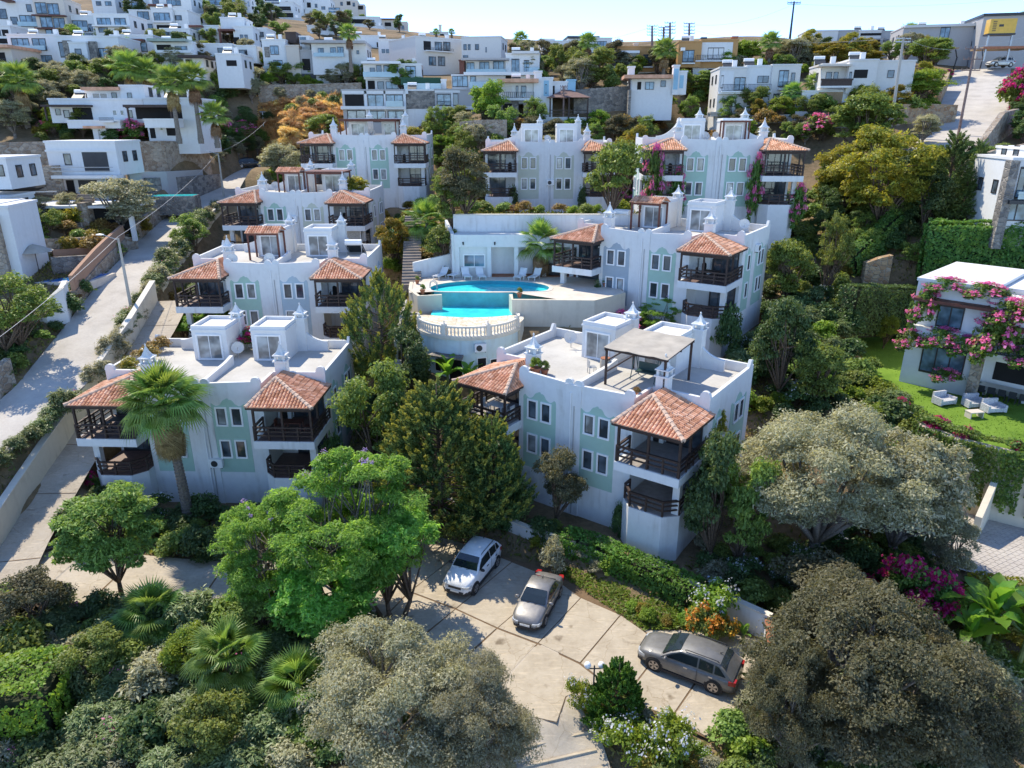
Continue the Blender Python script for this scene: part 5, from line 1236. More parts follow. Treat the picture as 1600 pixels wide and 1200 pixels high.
house('low grey hall with a brick loggia on the right crest', 150, -8, [
(1255,47,1305,84,0,8,'pale',[(1310,58,1326,74,'g')]),(1304,47,1340,82,.5,8,'grey_render',[(1310,58,1325,73,'g2')]),(1338,48,1372,80,0,7,'pale',[(1340,52,1372,56,'d'),(1340,61,1372,67,'d'),(1341,70,1352,78,'d'),(1356,60,1360,78,'t')]),(1372,49,1420,84,.6,8,'grey_render',[(1378,60,1386,66,'w')])])
hallr = house('long grey flat-roofed hall at the top right with one dark window', 128, -14, [
(1415,36,1526,104,6,10,'grey_render',[(1474,38,1489,58,'g2')]),(1526,22,1640,112,2,14,'grey_render',[(1596,50,1606,62,'w')]),(1415,33,1530,37,5.5,11,'pale'),(1524,20,1642,24,1.6,15,'dark')], down=2)
house('modern white and grey stone house with tall glazing at the right edge', 60, -12, [
(1560,250,1700,352,0,8,W2,[(1574,262,1596,312,'g2'),(1562,318,1640,346,'g4')]),(1552,252,1566,352,-.6,1.2,'stone_grey'),(1560,312,1700,318,-1.0,1.2,'dark'),(1572,300,1640,310,-.9,.06,'glass_rail'),(1590,236,1700,252,1.5,6,W2)], None)

# ------------------------------------------------------------------ parking slabs, lane joints, drain
M['joint'] = m_ground('joint_soil', [(.3, (.13, .085, .05)), (.7, (.22, .15, .09))], 2, 9, .5)
M['slab'] = m_ground('worn_slab_concrete', [(0.26, (0.33, 0.275, 0.205)), (0.48, (0.43, 0.37, 0.285)), (0.72, (0.52, 0.455, 0.36))], 0.9, 4.5, 0.5)
def wear(m):                           # oil spots, hairline cracks and pale scuffs
 nt = m.node_tree; b = nt.nodes['Principled BSDF']; src = b.inputs['Base Color'].links[0].from_socket
 n = noise(nt, 1.1, 3, .5); sp = ramp(nt, n.outputs[0], [(.63, (1, 1, 1)), (.74, (.48, .45, .42))]); c = mix(nt, 1.0, src, sp.outputs[0], 'MULTIPLY')
 dn = noise(nt, 2.0, 4); v = nt.nodes.new('ShaderNodeTexVoronoi'); v.feature = 'DISTANCE_TO_EDGE'; v.inputs['Scale'].default_value = .42
 nt.links.new(mix(nt, .35, coords(nt, 'pos'), dn.outputs['Color'], 'ADD'), v.inputs['Vector']); cr = ramp(nt, v.outputs[0], [(.001, (.72, .67, .60)), (.005, (1, 1, 1))]); c = mix(nt, 1.0, c, cr.outputs[0], 'MULTIPLY')
 s = nt.nodes.new('ShaderNodeTexNoise'); s.inputs['Scale'].default_value = 1.0; s.inputs['Detail'].default_value = 6; nt.links.new(scale3(nt, coords(nt, 'pos'), (1.2, 9, 1)), s.inputs['Vector'])
 sc = ramp(nt, s.outputs[0], [(.56, (1, 1, 1)), (.7, (1.22, 1.2, 1.16))]); nt.links.new(mix(nt, 1.0, c, sc.outputs[0], 'MULTIPLY'), b.inputs['Base Color'])
wear(M['slab']); wear(M['lane'])
bpy.data.objects['parking_lot'].data.materials[0] = M['joint']
lot = bpy.data.objects['parking_lot']
def inset(poly, d):
 c = [sum(p[i] for p in poly) / len(poly) for i in (0, 1)]
 out = []
 for p in poly:
  v = Vector((c[0] - p[0], c[1] - p[1])); L = v.length; out.append((p[0] + v.x / L * d, p[1] + v.y / L * d))
 return out
SLABS = [((560,905),(612,868),(640,925),(600,965)),((612,868),(664,832),(735,852),(640,925)),((640,925),(735,852),(800,878),(712,952)),((712,952),(800,878),(868,905),(777,982)),
((777,982),(868,905),(908,934),(840,1006)),((840,1006),(908,934),(970,961),(906,1037)),((906,1037),(970,961),(1004,984),(1036,1012),(985,1078),(940,1064)),
((985,1078),(1036,1012),(1090,1062),(1050,1121),(1010,1108)),((1050,1121),(1090,1062),(1215,1062),(1105,1154)),((1036,1012),(1004,984),(1120,985),(1190,1000),(1214,1060),(1092,1060)),
((600,965),(640,925),(712,952),(668,988),(622,1010)),((622,1010),(668,988),(712,952),(777,982),(735,1020),(690,1040)),((690,1040),(735,1020),(777,982),(840,1006),(800,1050),(780,1110)),((780,1110),(800,1050),(840,1006),(906,1037),(940,1064),(885,1090),(870,1130))]
for i, q in enumerate(SLABS):
 pl = inset([Pz(u, v, .03)[:2] for u, v in q], .065)
 z1 = .045 + (i % 3) * .005
 b = MB(); b.prism(pl, .0, z1); put('slab', b.mesh('slab', M['slab']), lot)
def cross_joint(parent, C, N, i, hw, w, mat, lift, name='joint'):
 T = np.array([-N[i][1], N[i][0]]); p = C[i]; a = p[:2] + N[i] * hw; c = p[:2] - N[i] * hw
 b = MB(); b.add([(a[0] - T[0] * w, a[1] - T[1] * w, p[2] + lift), (a[0] + T[0] * w, a[1] + T[1] * w, p[2] + lift), (c[0] + T[0] * w, c[1] + T[1] * w, p[2] + lift), (c[0] - T[0] * w, c[1] - T[1] * w, p[2] + lift)], [(0, 1, 2, 3)])
 put(name, b.mesh(name, mat), parent)
for i in range(4, len(LL) - 1, 4): cross_joint(bpy.data.objects['lane'], LL, LN, i, 1.3, .05, M['joint'], .026)
for i in range(3, len(L2) - 1, 5): cross_joint(bpy.data.objects['parking_access_lane'], L2, N2, i, 2.25, .05, M['joint'], .02)
# drain grate across the lower end of the lane
dr = thing('drain_grate', 'long steel drain grating across the lane bottom at the left edge', 'drain grate', Pz(-5, 885, .42));
a0, a1 = Vector((0, 0, 0)), Pz(92, 850, .42) - Pz(-5, 885, .42)
put('frame', MB().beam(a0, a1, .42, .03).mesh('frame', M['dark']), dr)
b = MB()
for i in range(60):
 p = a0.lerp(a1, (i + .5) / 60); d = (a1 - a0).normalized(); n = Vector((-d.y, d.x, 0)); b.beam(p - n * .19 + Vector((0, 0, .022)), p + n * .19 + Vector((0, 0, .022)), .045, .025)
put('bars', b.mesh('bars', M['metal']), dr, kind='stuff')
# raised ribs on the stepped lane at the bottom
for i in range(14, len(L3) - 1, 2):
 for f in (0,):
  p = L3[i] * (1 - f) + L3[i + 1] * f; n = N3[i]; a = Vector((*(p[:2] + n * 1.75), p[2] + .06)); c = Vector((*(p[:2] - n * 1.75), p[2] + .06))
  put('rib', MB().beam(a, c, .10, .07).mesh('rib', M['slab']), bpy.data.objects['stepped_lane'])
# ------------------------------------------------------------------ pool terrace
def pool_outline(n=48, k=1.0):
 cx, cy = -1.9, 59.9; pts = []
 for i in range(n + 1):
  a = math.pi * i / n; pts.append((cx + 5.1 * k * math.cos(a), cy + 3.1 * k * math.sin(a)))
 for i in range(1, n):
  x = -5.1 + 10.2 * i / n; u = x / 5.1
  pts.append((cx + x * k, cy - (math.sqrt(max(0, 1 - u * u)) * 2.9 - 1.5 * max(0, 1 - (x / 4.8) ** 2)) * k))
 return pts, (cx, cy)
PO, PC = pool_outline()
M['poolwater'] = m_plain('pool_water', (.05, .70, .72), .06, .22, 1.3, 0, .12, .4)  # lighter mottling in the colour is painted caustic light
M['pooltile'] = m_plain('turquoise_pool_tiles', (.05, .36, .42), .35, .12, 2)
M['pooltile_l'] = m_plain('lower_pool_lining', (.10, .43, .47), .4, .15, 1.5)
M['deckstone'] = m_ground('pale_pool_paving', [(.3, (.50, .43, .36)), (.5, (.62, .55, .47)), (.7, (.70, .64, .56))], .8, 5, .3)
M['coping'] = m_plain('cream_coping', (.68, .62, .52), .8, .1, 2)
def m_crazy():
 m, nt, b = mat_base('crazy_paving'); pos = coords(nt, 'pos')
 v = nt.nodes.new('ShaderNodeTexVoronoi'); v.inputs['Scale'].default_value = 2.6; nt.links.new(pos, v.inputs['Vector'])
 e = nt.nodes.new('ShaderNodeTexVoronoi'); e.feature = 'DISTANCE_TO_EDGE'; e.inputs['Scale'].default_value = 2.6; nt.links.new(pos, e.inputs['Vector'])
 s = nt.nodes.new('ShaderNodeSeparateColor'); nt.links.new(v.outputs['Color'], s.inputs[0])
 r = ramp(nt, s.outputs[0], [(0, (.58, .48, .34)), (.5, (.68, .60, .46)), (1, (.74, .69, .58))]); er = ramp(nt, e.outputs[0], [(.02, (1, 1, 1)), (.05, (0, 0, 0))])
 nt.links.new(mix(nt, er.outputs[0], r.outputs[0], (.40, .33, .24)), b.inputs['Base Color']); b.inputs['Roughness'].default_value = .85
 hr = ramp(nt, e.outputs[0], [(0, (0, 0, 0)), (.06, (1, 1, 1))]); bump(nt, b, hr.outputs[0], .5, .03); return m
M['crazy'] = m_crazy()
wt = put('pool_water', MB().add([(x, y, 10.62) for x, y in PO], [tuple(range(len(PO)))]).mesh('pool_water', M['poolwater']), kind='structure')
# deck between the pool edge and its outer boundary
def hit(poly, c, ang):
 d = (math.cos(ang), math.sin(ang)); best = 1e9
 for i in range(len(poly)):
  (x0, y0), (x1, y1) = poly[i], poly[(i + 1) % len(poly)]; ex, ey = x1 - x0, y1 - y0
  den = d[0] * ey - d[1] * ex
  if abs(den) < 1e-9: continue
  t = ((x0 - c[0]) * ey - (y0 - c[1]) * ex) / den; s = ((x0 - c[0]) * d[1] - (y0 - c[1]) * d[0]) / den
  if t > 0 and -1e-6 <= s <= 1 + 1e-6: best = min(best, t)
 return c[0] + d[0] * best, c[1] + d[1] * best
b = MB(); ins_ = []; out_ = []
for (x, y) in PO:
 a = math.atan2(y - PC[1], x - PC[0]); h = hit(DECK, PC, a)
 if y < 58.9 and -6.3 < x < -.05: L = math.hypot(x - PC[0], y - PC[1]); h = (PC[0] + (x - PC[0]) * (L + .38) / L, PC[1] + (y - PC[1]) * (L + .38) / L)
 ins_.append((x, y)); out_.append(h)
n = len(PO)
b.add([(x, y, 10.92) for x, y in ins_] + [(x, y, 10.92) for x, y in out_], [(i, (i + 1) % n, n + (i + 1) % n, n + i) for i in range(n)])
deck = put('pool_deck', b.mesh('pool_deck', M['deckstone']), kind='structure')
b = MB(); b.add([(x, y, 10.925) for x, y in ins_] + [(x, y, 9.3) for x, y in ins_], [((i + 1) % n, i, n + i, n + (i + 1) % n) for i in range(n)])
put('pool_wall', b.mesh('pool_wall', M['pooltile']), deck)
b = MB(); mid = [(x + (o[0] - x) * min(1, .36 / max(.36, math.hypot(o[0] - x, o[1] - y))), y + (o[1] - y) * min(1, .36 / max(.36, math.hypot(o[0] - x, o[1] - y)))) for (x, y), o in zip(ins_, out_)]
b.add([(x, y, 10.95) for x, y in ins_] + [(x, y, 10.95) for x, y in mid] + [(x, y, 10.90) for x, y in ins_] + [(x, y, 10.90) for x, y in mid],
  [(i, (i + 1) % n, n + (i + 1) % n, n + i) for i in range(n)] + [((i + 1) % n, i, 2 * n + i, 2 * n + (i + 1) % n) for i in range(n)] + [(n + i, n + (i + 1) % n, 3 * n + (i + 1) % n, 3 * n + i) for i in range(n)])
put('coping', b.mesh('coping', M['coping']), deck)
fr = [i for i in range(n) if ins_[i][1] < 58.9 and -6.3 < ins_[i][0] < -.05]
b = MB()
for i in fr[:-1]:
 j = i + 1; b.add([(*out_[i], 10.9), (*out_[j], 10.9), (*out_[j], 8.6), (*out_[i], 8.6)], [(0, 1, 2, 3)])
put('overflow_wall', b.mesh('overflow_wall', M['pooltile_l']), deck)
# lower crescent pool and the stone terrace with its drum below
lo = [out_[i] for i in fr]; x0, y0 = lo[0]; x1, y1 = lo[-1]
front = [(x1 + (x0 - x1) * k / 20, 55.15 - .75 * math.sin(math.pi * k / 20)) for k in range(21)]
low = tag(put('lower_pool_water', MB().add([(x, y, 9.72) for x, y in lo + front], [tuple(range(len(lo) + 21))]).mesh('lower_pool_water', M['poolwater']), kind='structure'))
TZ = 9.78
arc = [(DRUM_C[0] + 3.9 * math.cos(a), 52.6 + 3.7 * math.sin(a)) for a in [math.pi + math.pi * k / 36 for k in range(37)]]
terr = put('stone_terrace', MB().add([(x, y, TZ) for x, y in arc + [(.75, 53.9), (.8, 55.3)] + front + [(-7.4, 55.3)]], [tuple(range(len(arc) + 24))]).mesh('stone_terrace', M['crazy']), kind='structure')
b = MB()
for k in range(20): b.add([(*front[k], TZ + .002), (*front[k + 1], TZ + .002), (*front[k + 1], 9.3), (*front[k], 9.3)], [(0, 1, 2, 3)])
put('pool_edge', b.mesh('pool_edge', M['pooltile_l']), terr)
drum = thing('round_pool_house', 'round pale blue building carrying the balustraded stone terrace below the pool', 'building', (0, 0, 0))
ring = [(DRUM_C[0] + 3.75 * math.cos(a), 52.6 + 3.55 * math.sin(a)) for a in [math.pi * .93 + math.pi * 1.14 * k / 36 for k in range(37)]]
b = MB(); b.prism(ring + [(.4, 54.6), (-7.0, 54.6)], 5.0, TZ - .25); put('wall', b.mesh('wall', M['pool_wall']), drum)
b = MB(); rg2 = [(DRUM_C[0] + 3.98 * math.cos(a), 52.6 + 3.78 * math.sin(a)) for a in [math.pi * .98 + math.pi * 1.04 * k / 36 for k in range(37)]]
b.prism(rg2, TZ - .25, TZ - .02); put('cornice', b.mesh('cornice', M['cream_wall']), drum)
bal = thing('balustrade', 'curved cream balustrade edging the stone terrace', 'balustrade', (0, 0, TZ))
def baluster(): return MB().lathe([(.075, 0), (.075, .05), (.045, .09), (.085, .24), (.07, .34), (.04, .50), (.07, .56), (.07, .62)], n=8).mesh('baluster', M['coping'], True)
bl = baluster(); A = [math.pi * .98 + math.pi * 1.04 * k / 46 for k in range(47)]
ap = [(DRUM_C[0] + 3.8 * math.cos(a), 52.6 + 3.6 * math.sin(a)) for a in A]
for k, p in enumerate(ap):
 if k % 12 == 5:
  put('pier', cached('pier', lambda: MB().box(-.15, .15, -.15, .15, -.02, .86).lathe([(.1, .86), (.03, .95), (.08, 1.03), (.0, 1.12)], n=8).mesh('pier', M['coping'])), bal, (*p, 0), A[k])
 else: put('baluster', bl, bal, (*p, 0))
b = MB()
for p, q in zip(ap[:-1], ap[1:]): b.beam((*p, .68), (*q, .68), .2, .12); b.beam((*p, .0), (*q, .0), .2, .06)
put('handrail', b.mesh('handrail', M['coping']), bal, kind='stuff')
# door, window, canopy and air conditioner on the drum
def drum_pt(a, off=0.0): return DRUM_C[0] + (3.75 + off) * math.cos(a), 52.6 + (3.55 + off) * math.sin(a)
for deg, w, z0, z1, nm in ((258, .95, 5.9, 8.0, 'door'), (287, .62, 6.9, 8.1, 'window'), (236, .5, 7.0, 7.9, 'window'), (303, .8, 6.6, 7.9, 'window')):
 a = R(deg); x, y = drum_pt(a, .0); f = put(nm, cached(('drw', w, z0), lambda: window_frame(M['trim'], w, z1 - z0, .06)), drum, (x, y, (z0 + z1) / 2), a + R(90))
 put('pane', cached(('drp', w, z0), lambda: MB().box(-w / 2, w / 2, -.05, .3, -(z1 - z0) / 2, (z1 - z0) / 2).mesh('pane', M['black'])), f)
cv = [(x, y) for x, y in [drum_pt(R(232 + 5 * k), .02) for k in range(8)]] + [(x, y) for x, y in [drum_pt(R(232 + 5 * (7 - k)), .85) for k in range(8)]]
put('door_canopy', MB().prism(cv, 8.28, 8.40).mesh('door_canopy', M['stone_grey']), drum)
def ac_unit(loc, rz, label, group='air conditioners'):
 o = thing('air_conditioner', label, 'air conditioner', loc, rz, group)
 put('casing', cached('acb', lambda: MB().box(-.42, .42, -.3, 0, -.3, .3).mesh('casing', M['trim'])), o)
 put('fan_grille', cached('acf', lambda: MB().tube((-.1, -.305, 0), (-.1, -.33, 0), .22, .22, 16).mesh('fan_grille', M['dark'])), o)
 put('bracket', cached('ack', lambda: MB().box(-.38, -.33, -.28, .0, -.36, -.3).box(.33, .38, -.28, .0, -.36, -.3).mesh('bracket', M['dark'])), o); return o
x, y = drum_pt(R(285), .02); ac_unit((x, y, 8.95), R(285 + 90), 'boxy white air conditioner on the round wall below the balustrade')
# retaining faces of the pool deck, steps beside it
def poly_wall(name, label, pts, zt, zb, th, mat, cat='wall', cap=None, group=None, kind=None):
 """free-standing wall through plan points; zt may be one height or one per point"""
 o = thing(name, label, cat, (0, 0, 0), 0, group) if label else None
 n = len(pts); zt = [zt] * n if np.isscalar(zt) else zt; zb = [zb] * n if np.isscalar(zb) else zb
 L = []; Rr = []
 for i in range(n):
  a = Vector(pts[max(0, i - 1)][:2]); c = Vector(pts[min(n - 1, i + 1)][:2]); d = (c - a).normalized(); nn = Vector((-d.y, d.x)) * th / 2
  p = Vector(pts[i][:2]); L.append(p + nn); Rr.append(p - nn)
 b = MB()
 for i in range(n - 1):
  j = i + 1
  b.add([(*L[i], zb[i]), (*L[j], zb[j]), (*Rr[j], zb[j]), (*Rr[i], zb[i]), (*L[i], zt[i]), (*L[j], zt[j]), (*Rr[j], zt[j]), (*Rr[i], zt[i])],
    [(4, 5, 6, 7), (0, 1, 5, 4), (2, 3, 7, 6), (3, 0, 4, 7), (1, 2, 6, 5)])
 put('wall_body', b.mesh('wall_body', mat), o)
 if cap:
  b = MB()
  for i in range(n - 1):
   j = i + 1; e = .05 / th * 2
   f = lambda p, q: (p + (p - q) * e * .5)
   l0, r0, l1, r1 = f(L[i], Rr[i]), f(Rr[i], L[i]), f(L[j], Rr[j]), f(Rr[j], L[j])
   b.add([(*l0, zt[i] + .003), (*l1, zt[j] + .003), (*r1, zt[j] + .003), (*r0, zt[i] + .003), (*l0, zt[i] + .09), (*l1, zt[j] + .09), (*r1, zt[j] + .09), (*r0, zt[i] + .09)],
     [(4, 5, 6, 7), (0, 1, 5, 4), (2, 3, 7, 6), (3, 0, 4, 7), (1, 2, 6, 5)])
  put('coping', b.mesh('coping', cap), o)
 return o
poly_wall('retaining_wall', 'stained cream retaining wall holding the left end of the pool deck', [(-8.9, 62.2), (-8.6, 59.2), (-7.6, 56.8), (-5.75, 57.2)], [10.98, 10.98, 10.98, 10.98], 7.0, .3, M['cream_wall'])
poly_wall('retaining_wall', 'stained cream wall carrying the right corner of the stone terrace', [(.45, 52.7), (.8, 54.0), (.7, 56.2)], TZ - .01, 6.0, .25, M['cream_wall'])
poly_wall('retaining_wall', 'stained cream retaining wall at the right end of the pool deck', [(-.1, 57.3), (.05, 55.5), (6.5, 55.25), (9.3, 58.0)], [10.98, 10.98, 10.98, 10.98], 6.6, .3, M['cream_wall'])
def stairs(name, label, p0, p1, n, w, mat, group=None):
 p0 = Vector(p0); p1 = Vector(p1); d = p1 - p0; L = math.hypot(d.x, d.y); rz = math.atan2(d.y, d.x)
 o = thing(name, label, 'steps', p0, rz, group); r = L / n; h = d.z / n
 me = MB().box(0, r + .03, -w / 2, w / 2, -.7, 0).mesh('step', mat)
 for i in range(n): put('step', me, o, (i * r, 0, (i + 1) * h + (i % 3) * .002))
 return o
M['step'] = m_ground('worn_step_concrete', [(.3, (.34, .30, .25)), (.7, (.52, .46, .38))], .8, 6, .4)
M['step_dark'] = m_ground('brown_step_stone', [(.3, (.20, .165, .14)), (.7, (.34, .29, .25))], .8, 6, .4)
q0, _ = G(650, 468); q1, _ = G(648, 372)
stairs('garden_steps', 'long brown garden steps climbing left of the pool', (-8.9, 62.0, 10.6), (-10.2, 75.0, 15.2), 26, 1.7, M['step_dark'])
stairs('terrace_steps', 'cream steps curving down past the round building', (-8.2, 53.2, 7.4), (-8.0, 56.4, 9.7), 12, 1.1, M['step'])
poly_wall('parapet_wall', 'sloping cream parapet beside the terrace steps', [(-9.0, 52.8), (-8.95, 54.8), (-8.7, 57.0)], [8.3, 9.4, 10.6], 6.0, .25, M['cream_wall'])
stairs('garden_steps', 'cream steps under the dark cypress left of the round building', (-7.6, 46.4, 5.2), (-8.3, 51.0, 7.4), 14, 1.1, M['step'])
# pool house behind the pool
ph = thing('pool_house', 'white single-storey pool house with open bays behind the pool', 'building', (0, 64.6, 10.9))
bx('roof', M['white2'], ph, -5.2, 9.2, .0, 1.72, 2.75, 3.85)
bx('wall', M['white2'], ph, -5.0, -1.9, .35, 1.7, -2.5, 2.748); bx('wall', M['white2'], ph, -1.9, 9.0, 1.42, 1.7, -2.5, 2.748)
for x in (-5.0, -2.1, .35, 2.9, 5.4, 8.6): bx('pillar', M['white2'], ph, x - .15, x + .22, .05, .34, -2.5, 2.746)
bx('bay_floor', M['terracotta'], ph, -1.85, 9.0, .02, 1.41, -2.4, .06)
add_window(ph, -3.45, .35, 1.45, 1.9, 1.1, 0, 'trim', 'trim', 'glass_blue', 2, .07)
bx('bay_partition', M['white2'], ph, 2.95, 3.1, .4, 1.4, -.3, 2.746)
for x in (-4.4, -1.55, 1.7): put('wall_lamp', cached('wl', lambda: MB().tube((0, -.02, -.15), (0, -.12, .1), .05, .08, 8).mesh('wall_lamp', M['dark'])), ph, (x, 0, 3.1))
bx('bar_counter', M['dark'], ph, 3.4, 4.6, .8, 1.2, 0, 1.05)
poly_wall('retaining_wall', 'white splayed wall at the left end of the pool house', [(-5.3, 64.7), (-6.2, 68.5)], [14.75, 15.6], 10.0, .3, M['white'])
poly_wall('retaining_wall', 'low white planter wall behind the left pair of loungers', [(-9.0, 64.4), (-5.3, 66.2)], [12.3, 12.9], 10.0, .28, M['white'])
poly_wall('retaining_wall', 'long stained white retaining wall above the pool house', [(-5.4, 66.62), (12.5, 66.8)], 16.25, 13.0, .35, M['white'], cap=M['coping'])
# sun loungers round the pool
M['plastic'] = m_plain('white_plastic', (.78, .78, .77), .4, .05, 2)
def lounger(x, y, rz, label):
 o = thing('sun_lounger', label, 'sun lounger', (x, y, 10.93), rz, 'white sun loungers by the pool')
 def seat():
  b = MB()
  for k in range(9): b.box(-.3, .3, .05 + k * .14, .16 + k * .14, .30, .335)
  b.box(-.34, -.30, 0, 1.3, .27, .34).box(.30, .34, 0, 1.3, .27, .34); return b.mesh('seat', M['plastic'])
 def back():
  b = MB()
  for k in range(5): b.add([(sx * .3, 1.32 + (k * .14 + dy) * .62, .32 + (k * .14 + dy) * .78 + dz) for dz in (0, .03) for dy in (0, .11) for sx in (-1, 1)], [(0,1,3,2),(4,6,7,5),(0,4,5,1),(2,3,7,6),(0,2,6,4),(1,5,7,3)])
  for s in (-1, 1): b.beam((s * .32, 1.3, .31), (s * .32, 1.78, .90), .04, .05)
  return b.mesh('backrest', M['plastic'])
 put('seat', cached('lgs', seat), o); put('backrest', cached('lgb', back), o)
 for sx in (-.3, .3):
  for yy in (.15, 1.25): put('leg', cached('lgl', lambda: MB().box(-.025, .025, -.025, .025, 0, .3).mesh('leg', M['plastic'])), o, (sx, yy, 0))
 return o
lounger(-6.9, 63.3, R(-28), 'white sun lounger nearest the brown garden steps'); lounger(-5.6, 63.7, R(-28), 'white sun lounger standing before the low planter wall corner')
lounger(-3.9, 63.0, R(14), 'white sun lounger left under the pool house window'); lounger(-2.6, 63.0, R(14), 'white sun lounger right under the pool house window')
lounger(.4, 62.9, R(-24), 'white sun lounger before the left open bay of the pool house'); lounger(1.7, 62.8, R(-24), 'white sun lounger by the pillar between the two open bays')
tb = thing('side_table', 'small white plastic table between loungers at the open bays', 'table', (1.05, 63.3, 10.93))
put('table_top', MB().lathe([(.25, .38), (.25, .42)], n=12).mesh('table_top', M['plastic']), tb); put('leg', MB().tube((0, 0, 0), (0, 0, .38), .05).mesh('leg', M['plastic']), tb)
def pot(loc, s, label, key='shrub', hs=1.0, group=None):
 o = thing('potted_plant', label, 'potted plant', loc, 0, group)
 put('pot', cached('pot', lambda: MB().lathe([(.16, 0), (.26, .38), (.29, .38), (.29, .44), (.24, .44), (.22, .40)], n=14).mesh('pot', M['terracotta'], True, 40)), o, (0, 0, 0), 0, (s, s, s))
 put('plant', PROTO[key][2][0][1], o, (0, 0, .40 * s), 0, (.32 * s * hs, .32 * s * hs, .4 * s * hs)); return o
pot((-7.35, 57.5, 10.95), .8, 'terracotta pot on the left corner of the pool edge'); pot((.6, 56.3, 10.95), .8, 'terracotta pot on the right corner of the pool edge')
pot((-8.3, 61.6, 10.92), .7, 'small terracotta pot beside the foot of the garden steps'); pot((8.0, 60.5, 10.92), .8, 'terracotta pot against the right flank of the pool deck', 'shrub_lime')
ld = thing('pool_ladder', 'bright steel pool ladder at the left end of the pool', 'pool ladder', (-6.9, 60.2, 10.92))
for y in (-.25, .25): put('rail', cached('plr', lambda: MB().path([(.5, 0, -.6), (.45, 0, .35), (.2, 0, .6), (-.1, 0, .45), (-.15, 0, 0)], [.03] * 5, 8).mesh('rail', M['metal'], True)), ld, (0, y, 0))

# ------------------------------------------------------------------ walls, poles, wires
def gp(u, v): return G(u, v)[0]
def wall_px(name, label, pts, mat, th=.4, cap=None, group=None, cat='wall', dig=1.2):
 """wall whose foot and top are seen at (u, v_foot, v_top)"""
 Q = [gp(u, vb) for u, vb, vt in pts]; zt = [top_z(q, p[0], p[2]) for q, p in zip(Q, pts)]
 return poly_wall(name, label, Q, zt, [q.z - dig for q in Q], th, mat, cat, cap, group)
def along(Lc, Nc, off, i0, i1, step=3):
 return [(Lc[i][0] + Nc[i][0] * off, Lc[i][1] + Nc[i][1] * off, Lc[i][2]) for i in range(i0, i1, step)]
# wall between the upper road and the lower lane
w = along(LL, LN, -1.5, 0, len(LL), 3)
sgn = 1
if w[5][0] > LL[15][0]: w = along(LL, LN, 1.5, 0, len(LL), 3)
up = [(295, 440, 5.5)]
top = [p[2] + 1.75 for i, p in enumerate(w)]
poly_wall('boundary_wall', 'long stained cream wall between the concrete road and the lower lane', w, top, [p[2] - .8 for p in w], .35, M['cream_wall'], cap=M['coping'])
r_ = along(RL, RN, -2.87, 0, len(RL), 4)
if r_[10][0] < RL[40][0]: r_ = along(RL, RN, 2.87, 0, len(RL), 4)
j0 = next(i for i, p in enumerate(r_) if p[1] > w[0][1] + 1)
up = r_[j0:j0 + 9]
poly_wall('boundary_wall', 'cream wall running up the right side of the concrete road past the second block', up, [p[2] + .6 for p in up], [p[2] - 3.2 for p in up], .35, M['cream_wall'], cap=M['coping'])
l_ = along(RL, RN, 2.8, 0, len(RL), 3)
if l_[10][0] > RL[30][0]: l_ = along(RL, RN, -2.8, 0, len(RL), 3)
k1 = next(i for i, p in enumerate(l_) if p[1] > 49); k2 = next(i for i, p in enumerate(l_) if p[1] > 56); k3 = next(i for i, p in enumerate(l_) if p[1] > 76); k4 = next(i for i, p in enumerate(l_) if p[1] > 92)
poly_wall('stone_wall', 'brown rubble wall along the near left edge of the road', l_[:k1], [p[2] + 1.9 for p in l_[:k1]], [p[2] - 1 for p in l_[:k1]], .5, M['stone'])
poly_wall('stone_wall', 'rubble wall under the terracotta fence on the left of the road', l_[k2:k3], [p[2] + 1.3 for p in l_[k2:k3]], [p[2] - 1 for p in l_[k2:k3]], .5, M['stone'])
M['terra_wall'] = m_plaster('terracotta_render', (.40, .24, .16), (.30, .18, .12), .5)
poly_wall('garden_fence', 'terracotta rendered fence wall on top of the roadside rubble', l_[k2:k3], [p[2] + 2.6 for p in l_[k2:k3]], [p[2] + 1.303 for p in l_[k2:k3]], .3, M['terra_wall'], 'fence')
poly_wall('stone_wall', 'rubble wall beside the road under the big olive on the left', l_[k3:k4], [p[2] + 1.9 for p in l_[k3:k4]], [p[2] - 1 for p in l_[k3:k4]], .6, M['stone'])
wall_px('garden_wall', 'curved white garden wall by the blue swimming pool on the left', [(44,500,470),(75,505,474),(106,502,452),(110,480,440)], M['white'], .3, M['coping'])
wall_px('stone_wall', 'long rubble terrace wall below the cafe steps on the left', [(44,398,374),(110,392,372),(188,386,368),(215,388,372)], M['stone'], .5)
wall_px('stone_wall', 'low grey rubble wall behind the blue swimming pool on the left', [(84,428,402),(150,420,398)], M['stone_grey'], .4)
wall_px('fence_panel', 'terracotta planter wall over the blue swimming pool', [(84,402,390),(148,398,386)], M['terra_wall'], .3, None, None, 'fence')
# stone terraces round the modern white house
wall_px('stone_wall', 'tall rubble retaining wall left of the modern white garage house', [(-40,262,224),(40,262,222),(92,262,221)], M['stone'], .6)
wall_px('stone_wall', 'tall rubble retaining wall right of the modern white garage house', [(194,266,222),(260,266,220),(328,264,222)], M['stone'], .6)
wall_px('stone_wall', 'brown rendered wall behind the boat trailer', [(10,300,262),(60,302,260),(104,306,258)], M['stone'], .5)
wall_px('retaining_wall', 'dark grey parking wall stepping along the road below the olive', [(205,300,268),(262,298,268),(318,292,265)], M['grey_render'], .4)
wall_px('stone_wall', 'grey rubble wall with a parking gate near the bend of the road', [(232,304,278),(290,300,276),(345,292,272)], M['stone_grey'], .5)
wall_px('stone_wall', 'long brown rubble wall above the dry grass slope', [(405,156,132),(470,156,132),(566,152,129)], M['stone'], .6)
wall_px('stone_wall', 'tall rubble wall under the lime tree right of the unfinished house', [(722,232,190),(756,234,187),(792,230,187)], M['stone'], .6)
